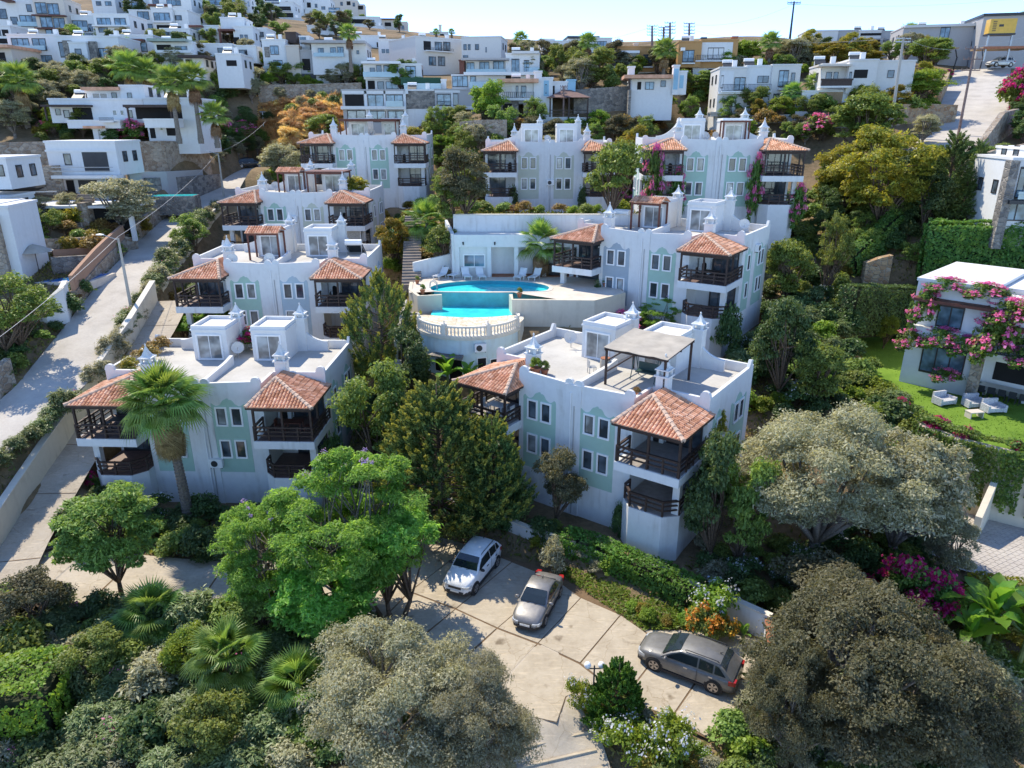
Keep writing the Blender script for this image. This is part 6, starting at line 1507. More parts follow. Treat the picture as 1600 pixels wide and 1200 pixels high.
wall_px('stone_wall', 'grey stone retaining wall behind the wooden pavilion', [(896,176,140),(940,174,137),(985,172,134)], M['stone_grey'], .6)
wall_px('retaining_wall', 'beige wall with window niches below the wooden pavilion', [(842,200,184),(900,200,184),(962,200,186)], M['pale'], .4, M['white2'])
wall_px('retaining_wall', 'long grey concrete retaining wall under the pale two-storey houses', [(1090,192,180),(1180,194,180),(1262,192,178)], M['grey_render'], .4)
wall_px('retaining_wall', 'grey concrete wall under the crossed-rail house', [(1240,196,174),(1320,198,175),(1392,196,176)], M['grey_render'], .4)
wall_px('stone_wall', 'warm stone wall curving beside the top of the steep ramp', [(1398,196,163),(1440,194,162),(1490,190,164)], M['stone_warm'], .5)
wall_px('stone_wall', 'warm stone gate wall stepping up the left side of the ramp', [(1464,164,140),(1476,140,112)], M['stone_warm'], .6)
wall_px('stone_wall', 'brown stone wall falling along the right side of the ramp', [(1496,268,252),(1530,250,215),(1556,222,176),(1580,205,170)], M['stone'], .6)
wall_px('stone_wall', 'stone and mortar wall below the ramp behind the firs', [(1500,290,252),(1540,285,235),(1600,280,222)], M['stone'], .5)
wall_px('stone_wall', 'warm broken stone wall end beside the rubbish corner', [(1346,440,410),(1368,440,402),(1386,438,398)], M['stone_warm'], .7)
# front garden wall of the parking lot
fw = [Pz(u, v, .0) for u, v in ((700,812),(760,830),(830,858),(905,884),(985,908),(1050,925),(1100,955),(1150,975),(1200,1000))]
poly_wall('garden_wall', 'low white garden wall with tiled coping behind the parked cars', fw, [1.5,1.45,1.4,1.3,1.2,1.25,1.3,1.35,1.4], -.6, .28, M['white'], cap=M['coping'])
poly_wall('garden_wall', 'short white garden wall by the dull carob at the end of the parking', [Pz(1196,1000,.0), Pz(1200,1040,.0)], 1.2, -.6, .28, M['white'], cap=M['terracotta'])
# retaining wall of the lawn, with the garage bays below
lw = LWALL
poly_wall('retaining_wall', 'streaked concrete retaining wall holding up the lawn on the right', lw, 5.6, .4, .45, M['cream_wall'], cap=M['coping'])
poly_wall('retaining_wall', 'concrete wall between the two vehicle bays under the lawn', [Pz(1520,845,1.0), Pz(1562,770,1.0)], [2.6, 5.2], .2, .35, M['cream_wall'])
for u, v, h, lb in ((1585,1000,2.2,''),): pass
# street lamps, poles
M['poleiron'] = m_plain('rusty_pole_iron', (.22, .15, .13), .8, .3, 4)
def lamp_pole(u, vt, vb, label, arm=(-1, 0), h_arm=1.2, r=.11, group='concrete lamp poles along the road'):
 q = gp(u, vb); h = top_z(q, u, vt) - q.z; o = thing('street_lamp', label, 'street lamp', (q.x, q.y, q.z - .1), 0, group)
 put('pole', MB().tube((0, 0, -.3), (0, 0, h), r * 1.3, r * .8, 8).mesh('pole', M['concrete']), o)
 put('arm', MB().path([(0, 0, h - .15), (arm[0] * h_arm, arm[1] * h_arm, h + .25)], [.04, .035], 6).mesh('arm', M['metal']), o)
 hd = put('lamp_head', cached('lh', lambda: MB().lathe([(.02, .08), (.16, .03), (.15, -.03), (.05, -.07)], n=10).mesh('lamp_head', M['plastic'])), o, (arm[0] * (h_arm + .2), arm[1] * (h_arm + .2), h + .27), 0, (2.2, 1, 1)); return o, Vector((q.x, q.y, q.z + h))
lp1, t1 = lamp_pole(207, 370, 492, 'concrete lamp pole on the kerb of the road beside the oleanders')
lp2, t2 = lamp_pole(350, 238, 308, 'concrete lamp pole higher up the road near the black car')
def wire(name, label, pts, sag=.6, r=.018, group='overhead wires'):
 b = MB(); P_ = []
 for a, c in zip(pts[:-1], pts[1:]):
  a = Vector(a); c = Vector(c)
  for k in range(12): f = k / 12; P_.append(a.lerp(c, f) - Vector((0, 0, sag * 4 * f * (1 - f))))
 P_.append(Vector(pts[-1])); b.path(P_, [r] * len(P_), 4); return tag(put(name, b.mesh(name, M['wire'])), label, 'cable', group)
M['wire'] = m_plain('overhead_wire', (.35, .35, .35), .5, .1)
wire('overhead_wire', 'overhead wire dropping from the upper lamp pole to the lower one', [t2, t1]); wire('overhead_wire', 'overhead wire running from the lower lamp pole out at the left edge', [t1, P(-60, 570, 40)], .3)
wire('overhead_wire', 'overhead wire from the upper lamp pole towards the dry grass slope', [t2, P(415, 190, 108)], .5)
def pole_px(name, label, ut, vt, ub, vb, mat, r0, r1, cat='utility pole', extra=None, group=None):
 q = gp(ub, vb); d = ray(ut, vt); k = q.y / d.y; tp = Vector((0, 0, CAMZ)) + d * k
 o = thing(name, label, cat, (q.x, q.y, q.z - .1), 0, group); tv = tp - Vector((q.x, q.y, q.z - .1))
 put('pole', MB().tube((0, 0, -.3), tv, r0, r1, 8).mesh('pole', mat), o)
 if extra: extra(o, tv)
 return o, tp
def lattice(o, tv, w=.5):
 pass
def arms(levels, wdt, mat, insul=True):
 def f(o, tv):
  for k, z in enumerate(levels):
   p = tv * z; b = MB(); b.beam(p - Vector((wdt, 0, 0)), p + Vector((wdt, 0, 0)), .12, .12); ca = put('crossarm', b.mesh('crossarm', mat), o)
   if insul:
    b = MB()
    for s in (-1, -.45, .45, 1): b.lathe([(.03, .06), (.06, .12), (.03, .17), (.06, .22), (.02, .28)], (p.x + s * wdt, p.y, p.z), 6)
    put('insulators', b.mesh('insulators', M['poleiron']), ca)
 return f
pl_, pt1 = pole_px('utility_pole', 'tall pale concrete utility pole in front of the lime trees on the right', 1412, 58, 1392, 197, M['concrete'], .22, .13, extra=arms((.985, .95), .9, M['metal']))
pl2, pt2 = pole_px('utility_pole', 'leaning wooden utility pole with a transformer frame on the steep ramp', 1524, 72, 1497, 212, M['poleiron'], .17, .12, extra=arms((.97, .86, .74), 1.1, M['poleiron']))
pole_px('utility_pole', 'short lattice pole with lamps by the wooden pavilion', 881, 134, 880, 200, M['poleiron'], .16, .11, extra=arms((.97, .9, .82, .72), .45, M['poleiron']))
for u, vt, lb in ((1019, 40, 'leftmost of the tree-like pylons on the skyline'), (1037, 42, 'slim pylon close beside the middle skyline pylon'), (1047, 35, 'middle tree-like pylon rising behind the palm'), (1077, 36, 'rightmost tree-like pylon on the skyline near the ochre house')):
 pole_px('pylon', lb, u, vt, u, 78, M['poleiron'], .28, .18, 'pylon', arms((.98, .86, .74, .62), 1.0, M['poleiron']), 'pylons on the skyline')
pole_px('pylon', 'tall single pylon with a forked top against the sky at right', 1241, 2, 1234, 62, M['dark'], .26, .16, 'pylon', arms((.97, .93), 1.3, M['dark']), None)
pole_px('utility_pole', 'thin dark mast beside the brick loggia hall', 1358, 44, 1355, 80, M['dark'], .10, .07)
pole_px('utility_pole', 'thin lamp mast standing in the dry grass slope', 410, 174, 412, 205, M['metal'], .14, .09, extra=arms((.98,), .5, M['metal'], False))
pole_px('utility_pole', 'mast in front of the corner beige house', 632, 54, 634, 98, M['metal'], .11, .08)
wire('overhead_wire', 'high wire from the pale utility pole towards the skyline pylons', [pt1, P(1077, 45, 150)], 1.5); wire('overhead_wire', 'wire from the pale utility pole to the leaning wooden pole', [pt1, pt2], .8)
wire('overhead_wire', 'wire from the leaning wooden pole over the right edge', [pt2, P(1660, 30, 110)], .8); wire('overhead_wire', 'high wire between the forked pylon and the right edge', [P(1241, 6, 150), P(1660, -10, 140)], 1.2)
wire('overhead_wire', 'high wire between the forked pylon and the skyline pylons', [P(1241, 6, 150), P(1077, 38, 150)], 1.5); wire('overhead_wire', 'high wire leaving the skyline pylons to the left', [P(1019, 42, 150), P(770, 70, 170)], 2)

# ------------------------------------------------------------------ vehicles
def m_paint(name, c, metal=.3, rough=.3):
 m, nt, b = mat_base(name); n = noise(nt, 2.5, 5, .7)
 r = ramp(nt, n.outputs[0], [(.35, tuple(x * .86 for x in c)), (.7, tuple(min(1, x * 1.08 + .01) for x in c))]); nt.links.new(r.outputs[0], b.inputs['Base Color'])
 b.inputs['Metallic'].default_value = metal; b.inputs['Coat Weight'].default_value = .6; b.inputs['Coat Roughness'].default_value = .08
 n2 = noise(nt, 6, 5, .7); rr = ramp(nt, n2.outputs[0], [(.3, (rough, rough, rough)), (.7, (rough + .2,) * 3)]); nt.links.new(rr.outputs[0], b.inputs['Roughness']); return m
M['p_white'] = m_paint('white_car_paint', (.80, .81, .82), 0, .3); M['p_silver'] = m_paint('silver_car_paint', (.23, .222, .218), .45, .35)
M['p_grey'] = m_paint('dusty_grey_car_paint', (.165, .162, .156), .25, .42); M['p_black'] = m_paint('black_car_paint', (.015, .015, .017), .1, .25); M['p_gold'] = m_paint('light_car_paint', (.5, .49, .47), .3, .35)
M['tyre'] = m_plain('tyre_rubber', (.022, .022, .022), .85, .2); M['rim'] = m_plain('alloy_rim', (.46, .42, .39), .35, .1, 3, .7); M['cladding'] = m_plain('black_plastic', (.03, .03, .032), .7, .2)
M['carglass'] = m_plain('car_glass', (.018, .026, .03), .05, .2, .8, 0, 0, .8); M['lens'] = m_plain('headlamp_lens', (.55, .58, .60), .12, .1, 4, .2, 0, .8); M['redlens'] = m_plain('tail_lamp_lens', (.35, .02, .02), .2, .1)
def interp(x, T): return float(np.interp(x, [a for a, _ in T], [c for _, c in T]))
def make_car(name, label, loc, rz, paint, L, Wd, Ht, belt, hood, cab, rwheel, wb, style, group='parked cars', cat='car'):
 """front towards +x. hood: [(x, z)] top line of the lower body; cab: (rear base, roof rear, roof front, screen base)"""
 o = thing(name, label, cat, loc, rz, group); hw = Wd / 2; hl = L / 2; zb = .24
 xs = [-hl, -hl + .06, -hl + .25, -hl + .6, -hl * .5, -.2, .3, hl * .45, hl - .75, hl - .35, hl - .12, hl]
 width = [(-hl, .80), (-hl + .06, .9), (-hl + .3, .97), (-hl * .5, 1), (hl * .4, 1), (hl - .6, .96), (hl - .25, .88), (hl - .06, .76), (hl, .66)]
 b = MB(); secs = []
 for x in xs:
  w = hw * interp(x, width); zt = interp(x, hood); zl = zb + (.08 if abs(x) > hl - .1 else 0)
  half = [(0, zl), (w * .84, zl), (w * .97, zl + .10), (w, zl + (zt - zl) * .45), (w * .985, zl + (zt - zl) * .74), (w * .94, zt - .07), (w * .84, zt - .012), (w * .5, zt + .02), (0, zt + .03)]
  secs.append([(x, y, z) for y, z in half] + [(x, -y, z) for y, z in half[-2:0:-1]])
 n = len(secs[0]); vs = [p for s in secs for p in s]
 fs = [(i * n + k, i * n + (k + 1) % n, (i + 1) * n + (k + 1) % n, (i + 1) * n + k) for i in range(len(xs) - 1) for k in range(n)]
 fs += [tuple(range(n - 1, -1, -1)), tuple((len(xs) - 1) * n + k for k in range(n))]; b.add(vs, fs)
 c0, c1, c2, c3 = cab; zr = Ht
 CS = [(c0, belt, .90, .90), (c0 + (c1 - c0) * .6, belt + (zr - .05 - belt) * .66, .88, .82), (c1, zr - .06, .80, .74), ((c1 + c2) / 2, zr, .80, .74), (c2, zr - .05, .80, .74), (c2 + (c3 - c2) * .5, belt + (zr - belt) * .52, .86, .80), (c3, belt - .01, .90, .86)]
 roofz = [(a, z) for a, z, _, _ in CS]
 secs = []
 for x, z, wr, wr2 in CS:
  secs.append([(x, hw * .93, belt - .06), (x, hw * wr * .0 + hw * (.93 + (.76 - .93) * (z - belt) / (zr - belt)), z - .05), (x, hw * (.93 + (.76 - .93) * (z - belt) / (zr - belt)) - .09, z), (x, 0, z + .025)])
 vs = [];
 for s in secs: vs += s + [(p[0], -p[1], p[2]) for p in s[-2::-1]]
 m = 7; fs = [(i * m + k, (i + 1) * m + k, (i + 1) * m + k + 1, i * m + k + 1) for i in range(len(CS) - 1) for k in range(m - 1)]
 b.add(vs, fs)
 put('body', b.mesh('car_body', M[paint], True, 42), o)
 yat = lambda z: hw * (.93 + (.76 - .93) * (z - belt) / (zr - belt))
 def side_pane(nm, pts, s):
  b = MB(); vs = []
  for off in (.012, -.01):
   for x, f in pts:
    ztop = interp(x, roofz) - .085; z = belt + .02 + (ztop - belt - .02) * f; vs.append((x, s * (yat(z) + off), z))
  k = len(pts); b.add(vs, [tuple(range(k)), tuple(range(2 * k - 1, k - 1, -1))] + [(i, (i + 1) % k, k + (i + 1) % k, k + i) for i in range(k)])
  return put(nm, b.mesh(nm, M['carglass']), o)
 span = c2 - c1; xm = c1 + span * .52
 for s in (-1, 1):
  side_pane('side_window', [(c3 - .22, .04), (xm + .04, .04), (xm + .04, .97), (c2 + .02, .97), (c2 + (c3 - c2) * .42, .93)], s)
  if style == 'sedan': side_pane('side_window', [(xm - .04, .04), (c1 - .22, .06), (c1 + .05, .95), (xm - .04, .97)], s)
  else:
   side_pane('side_window', [(xm - .04, .04), (c1 + .22, .04), (c1 + .22, .97), (xm - .04, .97)], s)
   side_pane('quarter_window', [(c1 + .14, .06), (c0 + .34, .22), (c1 - .02, .93), (c1 + .14, .97)], s)
 def screen(nm, xa, za, xb, zb_, s=1):
  wa, wb_ = yat(za) - .09, yat(zb_) - .07; d = Vector((za - zb_, 0, xb - xa)); d = d.normalized() * .016
  if d.z < 0: d = -d
  b = MB(); p = [(xa, -wa, za), (xa, wa, za), (xb, wb_, zb_), (xb, -wb_, zb_)]
  q = [(xa + (xb - xa) * .5 + .02 * s, 0, (za + zb_) / 2 + .02)]
  b.add([Vector(v) + d for v in p] + [Vector(v) - d for v in p], [(0, 1, 2, 3), (7, 6, 5, 4), (0, 4, 5, 1), (1, 5, 6, 2), (2, 6, 7, 3), (3, 7, 4, 0)]); return put(nm, b.mesh(nm, M['carglass']), o)
 def pt(f, a, c, za, zc): return a + (c - a) * f, za + (zc - za) * f
 zmid = belt + (zr - belt) * .52; xmid = c2 + (c3 - c2) * .5
 screen('windscreen', c2 + .05, zr - .09 + .028, xmid, zmid + .028); screen('windscreen', xmid, zmid + .028, c3 - .06, belt + .06 + .02)
 x1, z1 = c0 + (c1 - c0) * .6, belt + (zr - .05 - belt) * .66
 screen('rear_window', c1 - .03, zr - .09 + .02, x1, z1 + .015, -1)
 # wheels
 def wheel_t(): return MB().lathe([(rwheel * .62, -.1), (rwheel * .95, -.105), (rwheel, -.06), (rwheel, .06), (rwheel * .95, .105), (rwheel * .62, .1)], n=22).mesh('tyre', M['tyre'], True, 40)
 def wheel_r():
  b = MB(); b.lathe([(rwheel * .66, .06), (rwheel * .66, .108), (rwheel * .60, .108), (rwheel * .57, .07)], n=20); b.lathe([(.02, .06), (.07, .085), (.05, .10)], n=10)
  for k in range(10):
   a = 2 * math.pi * (k // 2) / 5 + (.16 if k % 2 else -.16); c, s = math.cos(a), math.sin(a); b.beam((.05 * c, .05 * s, .085), (rwheel * .62 * c, rwheel * .62 * s, .095), .05, .03)
  return b.mesh('rim', M['rim'])
 for sx in (-wb / 2 - .03, wb / 2 - .03 + .06):
  for s in (-1, 1):
   put('wheel_arch', cached(('arch', rwheel, style), lambda: MB().tube((0, 0, -.16), (0, 0, .0), rwheel + .07, rwheel + .06, 22).mesh('wheel_arch', M['cladding'])), o, (sx, s * (hw * .985 + .006), rwheel), rot=(-s * R(90), 0, 0))
   w = put('wheel', cached(('tyre', rwheel), wheel_t), o, (sx, s * (hw - .085), rwheel), rot=(-s * R(90), 0, 0)); put('rim', cached(('rim', rwheel), wheel_r), w)
 fx = hl; zf = interp(hl - .2, hood)
 for s in (-1, 1):
  put('headlight', MB().prism([(hl - .44, s * hw * .93), (hl - .14, s * hw * .86), (hl - .02, s * hw * .62), (hl - .0, s * hw * .45), (hl - .2, s * hw * .5)], zf - .25, zf - .10).mesh('headlight', M['lens']), o)
  put('tail_light', MB().prism([(-hl + .3, s * hw * .985), (-hl + .0, s * hw * .9), (-hl - .015, s * hw * .62), (-hl + .2, s * hw * .6)], belt - .26, belt - .05).mesh('tail_light', M['redlens']), o)
  mr = put('wing_mirror', MB().lathe([(.03, -.09), (.10, -.06), (.11, .03), (.06, .09)], n=10).mesh('wing_mirror', M['cladding' if style == 'duster' else paint], True), o, (c3 - .28, s * (hw + .09), belt + .07), 0, (.7, 1.25, .9))
  for xh in ((c3 + c2) / 2 - .75, xm - .62): put('door_handle', MB().box(xh - .09, xh + .09, hw * s - .012 + .0 * s, hw * s + .022 * s if s > 0 else hw * s + .012, belt - .17, belt - .135).mesh('door_handle', M['cladding' if style == 'duster' else 'rim']), o)
  if style != 'sedan': put('roof_rail', MB().path([(c2 - .15, s * (hw * .70), zr + .01), (c2 - .25, s * (hw * .70), zr + .055), (c1 + .1, s * (hw * .70), zr + .05), (c1 - .0, s * (hw * .70), zr - .02)], [.022] * 4, 6).mesh('roof_rail', M['cladding']), o)
  put('sill', MB().box(-wb / 2 + rwheel + .05, wb / 2 - rwheel - .02, s * hw * .96 - .03, s * hw * .96 + .045, zb - .03, zb + (.17 if style == 'duster' else .07)).mesh('sill', M['cladding']), o)
  put('door_seam', MB().box(xm - .008, xm + .008, s * (hw + .001) - .006, s * (hw + .001) + .006, zb + .1, belt - .03).mesh('door_seam', M['cladding']), o)
 put('grille', MB().box(hl - .10, hl + .012, -hw * .42, hw * .42, zf - .27, zf - .14).mesh('grille', M['cladding']), o)
 put('bumper', MB().prism([(hl - .30, -hw * .9), (hl - .05, -hw * .74), (hl + .025, -hw * .5), (hl + .025, hw * .5), (hl - .05, hw * .74), (hl - .30, hw * .9)], zb - .0, zb + (.22 if style == 'duster' else .14)).mesh('bumper', M['cladding']), o)
 put('number_plate', MB().box(hl + .022, hl + .036, -.26, .26, zb + .15, zb + .26).mesh('number_plate', M['trim']), o)
 if style == 'sedan': put('badge', MB().prism([(hl + .02, 0), (hl + .02, .001)], 0, 0).mesh('x', M['rim']), o) if False else put('badge', MB().prism_x([(0, zf - .14), (.05, zf - .205), (0, zf - .27), (-.05, zf - .205)], hl + .012, hl + .024).mesh('badge', M['rim']), o)
 for s in (-.35, .1): put('wiper', MB().tube((c3 - .02, s * hw * 1.1, belt + .05), (c3 - .14, s * hw * 1.1 + .5, belt + .12), .012).mesh('wiper', M['cladding']), o)
 put('roof_aerial', MB().tube((c1 + .15, 0, zr), (c1 + .02, 0, zr + .09), .03, .01).mesh('roof_aerial', M['cladding']), o)
 return o
SUVH = lambda hl, z: [(-hl, z - .34), (-hl + .06, z - .12), (-hl + .2, z), (hl * .3, z + .01), (hl * .45, z), (hl - .7, z - .06), (hl - .35, z - .13), (hl - .12, z - .24), (hl, z - .40)]
pc = Pz(739, 900, .05); make_car('parked_car', 'white boxy SUV with black cladding and roof rails, nose towards the camera', (pc.x, pc.y, .05), R(-114), 'p_white', 4.3, 1.80, 1.66, 1.06, SUVH(2.15, 1.06), (-2.08, -1.55, .28, 1.02), .345, 2.66, 'duster')
pc = Pz(841, 949, .05); make_car('parked_car', 'silver saloon with a boot and blue-tinted windscreen, beside the white SUV', (pc.x, pc.y, .05), R(-111), 'p_silver', 4.2, 1.66, 1.42, .90, [(-2.1, .55), (-2.04, .78), (-1.9, .90), (-1.2, .91), (.3, .91), (.9, .90), (1.4, .82), (1.75, .74), (1.98, .62), (2.1, .48)], (-1.42, -.80, .22, .98), .30, 2.45, 'sedan')
make_car('parked_car', 'dusty grey SUV with spoked alloy rims parked side-on under the carob', (8.25, 26.7, .05), R(149), 'p_grey', 4.62, 1.86, 1.57, 1.0, SUVH(2.31, 1.0), (-2.2, -1.5, .22, 1.12), .36, 2.70, 'suv')
q = gp(391, 262); make_car('parked_car', 'black car parked at the top bend of the concrete road', (q.x, q.y, q.z + .02), R(25), 'p_black', 4.4, 1.78, 1.48, .95, SUVH(2.2, .95), (-1.95, -1.3, .2, 1.0), .32, 2.6, 'suv')
q = P(1561, 106, 124); make_car('parked_car', 'pale SUV under the carport at the top of the ramp', (q.x, q.y, q.z + .1), R(186), 'p_gold', 4.5, 1.84, 1.66, 1.04, SUVH(2.25, 1.04), (-2.1, -1.5, .25, 1.05), .36, 2.65, 'suv')
# ------------------------------------------------------------------ roof furniture
def on_block(key, x, y, z):
 o, r = BLK[key]; c, s = math.cos(r), math.sin(r); return Vector((o.x + c * x - s * y, o.y + s * x + c * y, o.z + z)), r
p, r = on_block('M', 8.3, 2.3, 5.44); M['cloth'] = m_plain('weathered_beige_cloth', (.40, .36, .30), .9, .18, 1.2, bumps=.2)
pg = thing('pergola', 'brown timber pergola with a weathered beige cloth roof on the nearest roof terrace', 'pergola', p, r)
b = MB(); nx, ny = 10, 8
vs = [(4.1 * i / nx - .15, 4.0 * j / ny - .15, 2.35 + .30 * j / ny - .05 * math.sin(math.pi * ((i * 2.5 / nx) % 1)) * 1.0) for j in range(ny + 1) for i in range(nx + 1)]
b.add(vs + [(x, y, z + .03) for x, y, z in vs], [(j * (nx + 1) + i, j * (nx + 1) + i + 1, (j + 1) * (nx + 1) + i + 1, (j + 1) * (nx + 1) + i) for j in range(ny) for i in range(nx)] + [((nx + 1) * (ny + 1) + j * (nx + 1) + i, (nx + 1) * (ny + 1) + j * (nx + 1) + i + 1, (nx + 1) * (ny + 1) + (j + 1) * (nx + 1) + i + 1, (nx + 1) * (ny + 1) + (j + 1) * (nx + 1) + i) for j in range(ny) for i in range(nx)])
put('cloth_roof', b.mesh('cloth_roof', M['cloth'], True), pg)
for x in (0, 3.8):
 for y in (0, 3.7): put('post', MB().box(x - .06, x + .06, y - .06, y + .06, 0, 2.3 + .27 * y / 3.7).mesh('post', M['wood']), pg)
for y in (0, 1.85, 3.7): put('beam', MB().beam((-.15, y, 2.24 + .27 * y / 3.7), (3.95, y, 2.24 + .27 * y / 3.7), .08, .14).mesh('beam', M['wood']), pg)
for x in (0, 1.9, 3.8): put('beam', MB().beam((x, -.15, 2.20), (x, 3.85, 2.47), .08, .10).mesh('beam', M['wood']), pg)
put('side_rail', MB().beam((0, 0, 1.5), (0, 3.7, 1.6), .06, .08).beam((0, 0, .8), (0, 3.7, .9), .06, .08).mesh('side_rail', M['wood']), pg, kind='stuff')
p, r = on_block('M', 9.9, 4.6, 5.44); sw = thing('swing_seat', 'dark green canopy-less swing seat in the shade of the cloth pergola', 'swing seat', p, r)
M['greenmetal'] = m_plain('dark_green_metal', (.03, .07, .065), .5, .2)
for s in (-.8, .8): put('frame', MB().path([(s, -.6, 0), (s, 0, 1.7), (s, .6, 0)], [.03] * 3, 6).mesh('frame', M['greenmetal']), sw)
put('crossbar', MB().tube((-.8, 0, 1.7), (.8, 0, 1.7), .03).mesh('crossbar', M['greenmetal']), sw); put('seat', MB().box(-.65, .65, -.25, .25, .42, .52).mesh('seat', M['greenmetal']), sw); put('backrest', MB().box(-.65, .65, .22, .30, .5, 1.0).mesh('backrest', M['greenmetal']), sw)
for s in (-.6, .6): put('hanger', MB().tube((s, 0, .5), (s, 0, 1.7), .015).mesh('hanger', M['greenmetal']), sw)
for x, y, s, lb, ky in ((4.0, 1.1, 1.25, 'large terracotta pot with a shrub on the near roof terrace', 'shrub_lime'), (4.4, 1.5, .95, 'smaller terracotta pot behind the large one on the near roof terrace', 'shrub'), (11.0, .9, .9, 'terracotta pot by the parapet corner next to the right tiled roof', 'shrub_rust')):
 p, r = on_block('M', x, y, 5.44); pot(p, s, lb, ky)
def chair(p, rz, mat, label, name='garden_chair'):
 o = thing(name, label, 'chair', p, rz, 'terrace chairs')
 put('seat', cached(('chs', mat), lambda: MB().box(-.24, .24, -.24, .24, .42, .46).mesh('seat', M[mat])), o); put('backrest', cached(('chb', mat), lambda: MB().box(-.24, .24, .21, .25, .46, .9).mesh('backrest', M[mat])), o)
 for x in (-.21, .21):
  for y in (-.21, .21): put('leg', cached(('chl', mat), lambda: MB().box(-.02, .02, -.02, .02, 0, .42).mesh('leg', M[mat])), o, (x, y, 0))
 return o
p, r = on_block('M', 6.6, 3.6, 5.44); chair(p, r + 2.4, 'metal', 'metal chair beside the roof terrace door of the nearest block')
p, r = on_block('M', 7.0, 4.6, 5.44); dr = thing('storage_drum', 'cream barrel standing by the pergola post', 'barrel', p, r); put('barrel', MB().lathe([(.3, 0), (.34, .3), (.34, .55), (.3, .8)], n=14).mesh('barrel', M['cloth'], True, 40), dr); put('lid', MB().lathe([(.31, .8), (.31, .85)], n=14).mesh('lid', M['terracotta']), dr)
def dish(p, rz, label):
 o = thing('satellite_dish', label, 'satellite dish', p, rz, 'rooftop satellite dishes')
 def bowl():
  b = MB(); b.lathe([(.02, 0), (.2, .03), (.36, .09), (.45, .15), (.45, .165), (.36, .11), (.2, .05), (.02, .02)], n=16); return b.mesh('bowl', M['pale'], True)
 put('bowl', cached('bowl', bowl), o, (0, -.12, .75), rot=(R(62), 0, 0)); put('mast', cached('mast', lambda: MB().tube((0, 0, 0), (0, 0, .8), .03).mesh('mast', M['metal'])), o)
 put('feed_arm', cached('feed', lambda: MB().tube((0, -.15, .45), (0, -.6, .85), .015).box(-.04, .04, -.66, -.58, .83, .92).mesh('feed_arm', M['metal'])), o)
def heater(p, rz, label):
 o = thing('solar_water_heater', label, 'solar heater', p, rz, 'rooftop solar water heaters')
 put('tank', cached('tank', lambda: MB().tube((-.75, .5, 1.15), (.75, .5, 1.15), .27, .27, 12).mesh('tank', M['plastic'], True, 40)), o)
 put('collector', cached('coll', lambda: MB().add([(-.8, -.9, .1), (.8, -.9, .1), (.8, .4, .95), (-.8, .4, .95), (-.8, -.9, .03), (.8, -.9, .03), (.8, .4, .88), (-.8, .4, .88)], [(0, 1, 2, 3), (7, 6, 5, 4), (0, 4, 5, 1), (1, 5, 6, 2), (2, 6, 7, 3), (3, 7, 4, 0)]).mesh('collector', M['carglass'])), o)
 put('stand', cached('hst', lambda: MB().beam((-.7, .5, 0), (-.7, .5, .95), .05, .05).beam((.7, .5, 0), (.7, .5, .95), .05, .05).beam((-.7, -.85, .06), (-.7, .5, .9), .05, .05).beam((.7, -.85, .06), (.7, .5, .9), .05, .05).mesh('stand', M['metal'])), o, kind='stuff')
BN = {'A': 'the block behind the skirted palm', 'B': 'the grey-blue panelled block', 'C': 'the third block up the road', 'D': 'the topmost left block', 'E': 'the olive-panelled block', 'F': 'the pink-creeper block', 'B2': 'the angled block by the pool', 'M': 'the pergola block'}
for k, L_ in {'A': [('d', 7.2, 6.9)], 'B': [('d', 4.0, .7), ('d', 7.0, 1.0), ('h', 12.8, 7.5)], 'C': [('h', 5.6, 8.6), ('d', 3.2, 6.0)], 'D': [('h', 9.6, 8.8), ('d', 7.1, 7.0)], 'E': [('d', 7.4, 6.4), ('h', 9.8, 8.9)], 'F': [('d', 6.9, 6.5), ('d', 8.0, 6.7)], 'B2': [('d', 13.2, 7.6), ('h', 2.2, 7.2)], 'M': [('d', 2.6, 7.6)]}.items():
 for i, (ty, x, y) in enumerate(L_):
  p, r = on_block(k, x, y, 5.44); w_ = ('pale satellite dish' if ty == 'd' else 'white solar water heater tank') + (' left' if x < 7 else ' right') + ' on the roof of ' + BN[k]
  (dish if ty == 'd' else heater)(p, r + (.4 if ty == 'd' else 3.14), w_ + (' near its front' if y < 2 else ''))
for k, x, z, lb in (('A', 7.9, .4, 'white air conditioner on the front of the skirted palm block'), ('B', 7.5, 1.0, 'white air conditioner between the panels of the grey-blue panelled block'), ('C', 7.0, 3.2, 'white air conditioner high on the third block up the road'), ('E', 7.6, 1.5, 'white air conditioner on the olive-panelled block')):
 p, r = on_block(k, x, -.07, z); ac_unit(p, r, lb)
p, r = on_block('B2', BW + .02, 5.9, 4.6); ac_unit(p, r + R(90), 'white air conditioner high on the end wall of the angled block')
# roof pergolas and small tiled roof rooms on other blocks
def roof_pergola(key, x, y, w, d, h, mat, label, name='roof_pergola'):
 p, r = on_block(key, x, y, 5.44); o = thing(name, label, 'pergola', p, r)
 if mat == 'rooftile':
  put('tile_roof', tile_plane(tile_plane(MB(), (-.2, -.2, h), (w + .2, -.2, h), (-.2, d * .55, h + .45), (w + .2, d * .55, h + .45)), (w + .2, d + .2, h), (-.2, d + .2, h), (w + .2, d * .55, h + .45), (-.2, d * .55, h + .45)).mesh('tile_roof', M['rooftile']), o, kind='stuff')
 else: put('roof_panel', MB().box(-.2, w + .2, -.2, d + .2, h, h + .12).mesh('roof_panel', M[mat]), o)
 for px in (0, w):
  for py in (0, d): put('post', MB().box(px - .07, px + .07, py - .07, py + .07, 0, h - .002).mesh('post', M['redwood']), o)
 put('beam', MB().beam((0, 0, h - .1), (w, 0, h - .1), .1, .16).mesh('beam', M['redwood']), o); put('beam', MB().beam((0, d, h - .1), (w, d, h - .1), .1, .16).mesh('beam', M['redwood']), o); return o
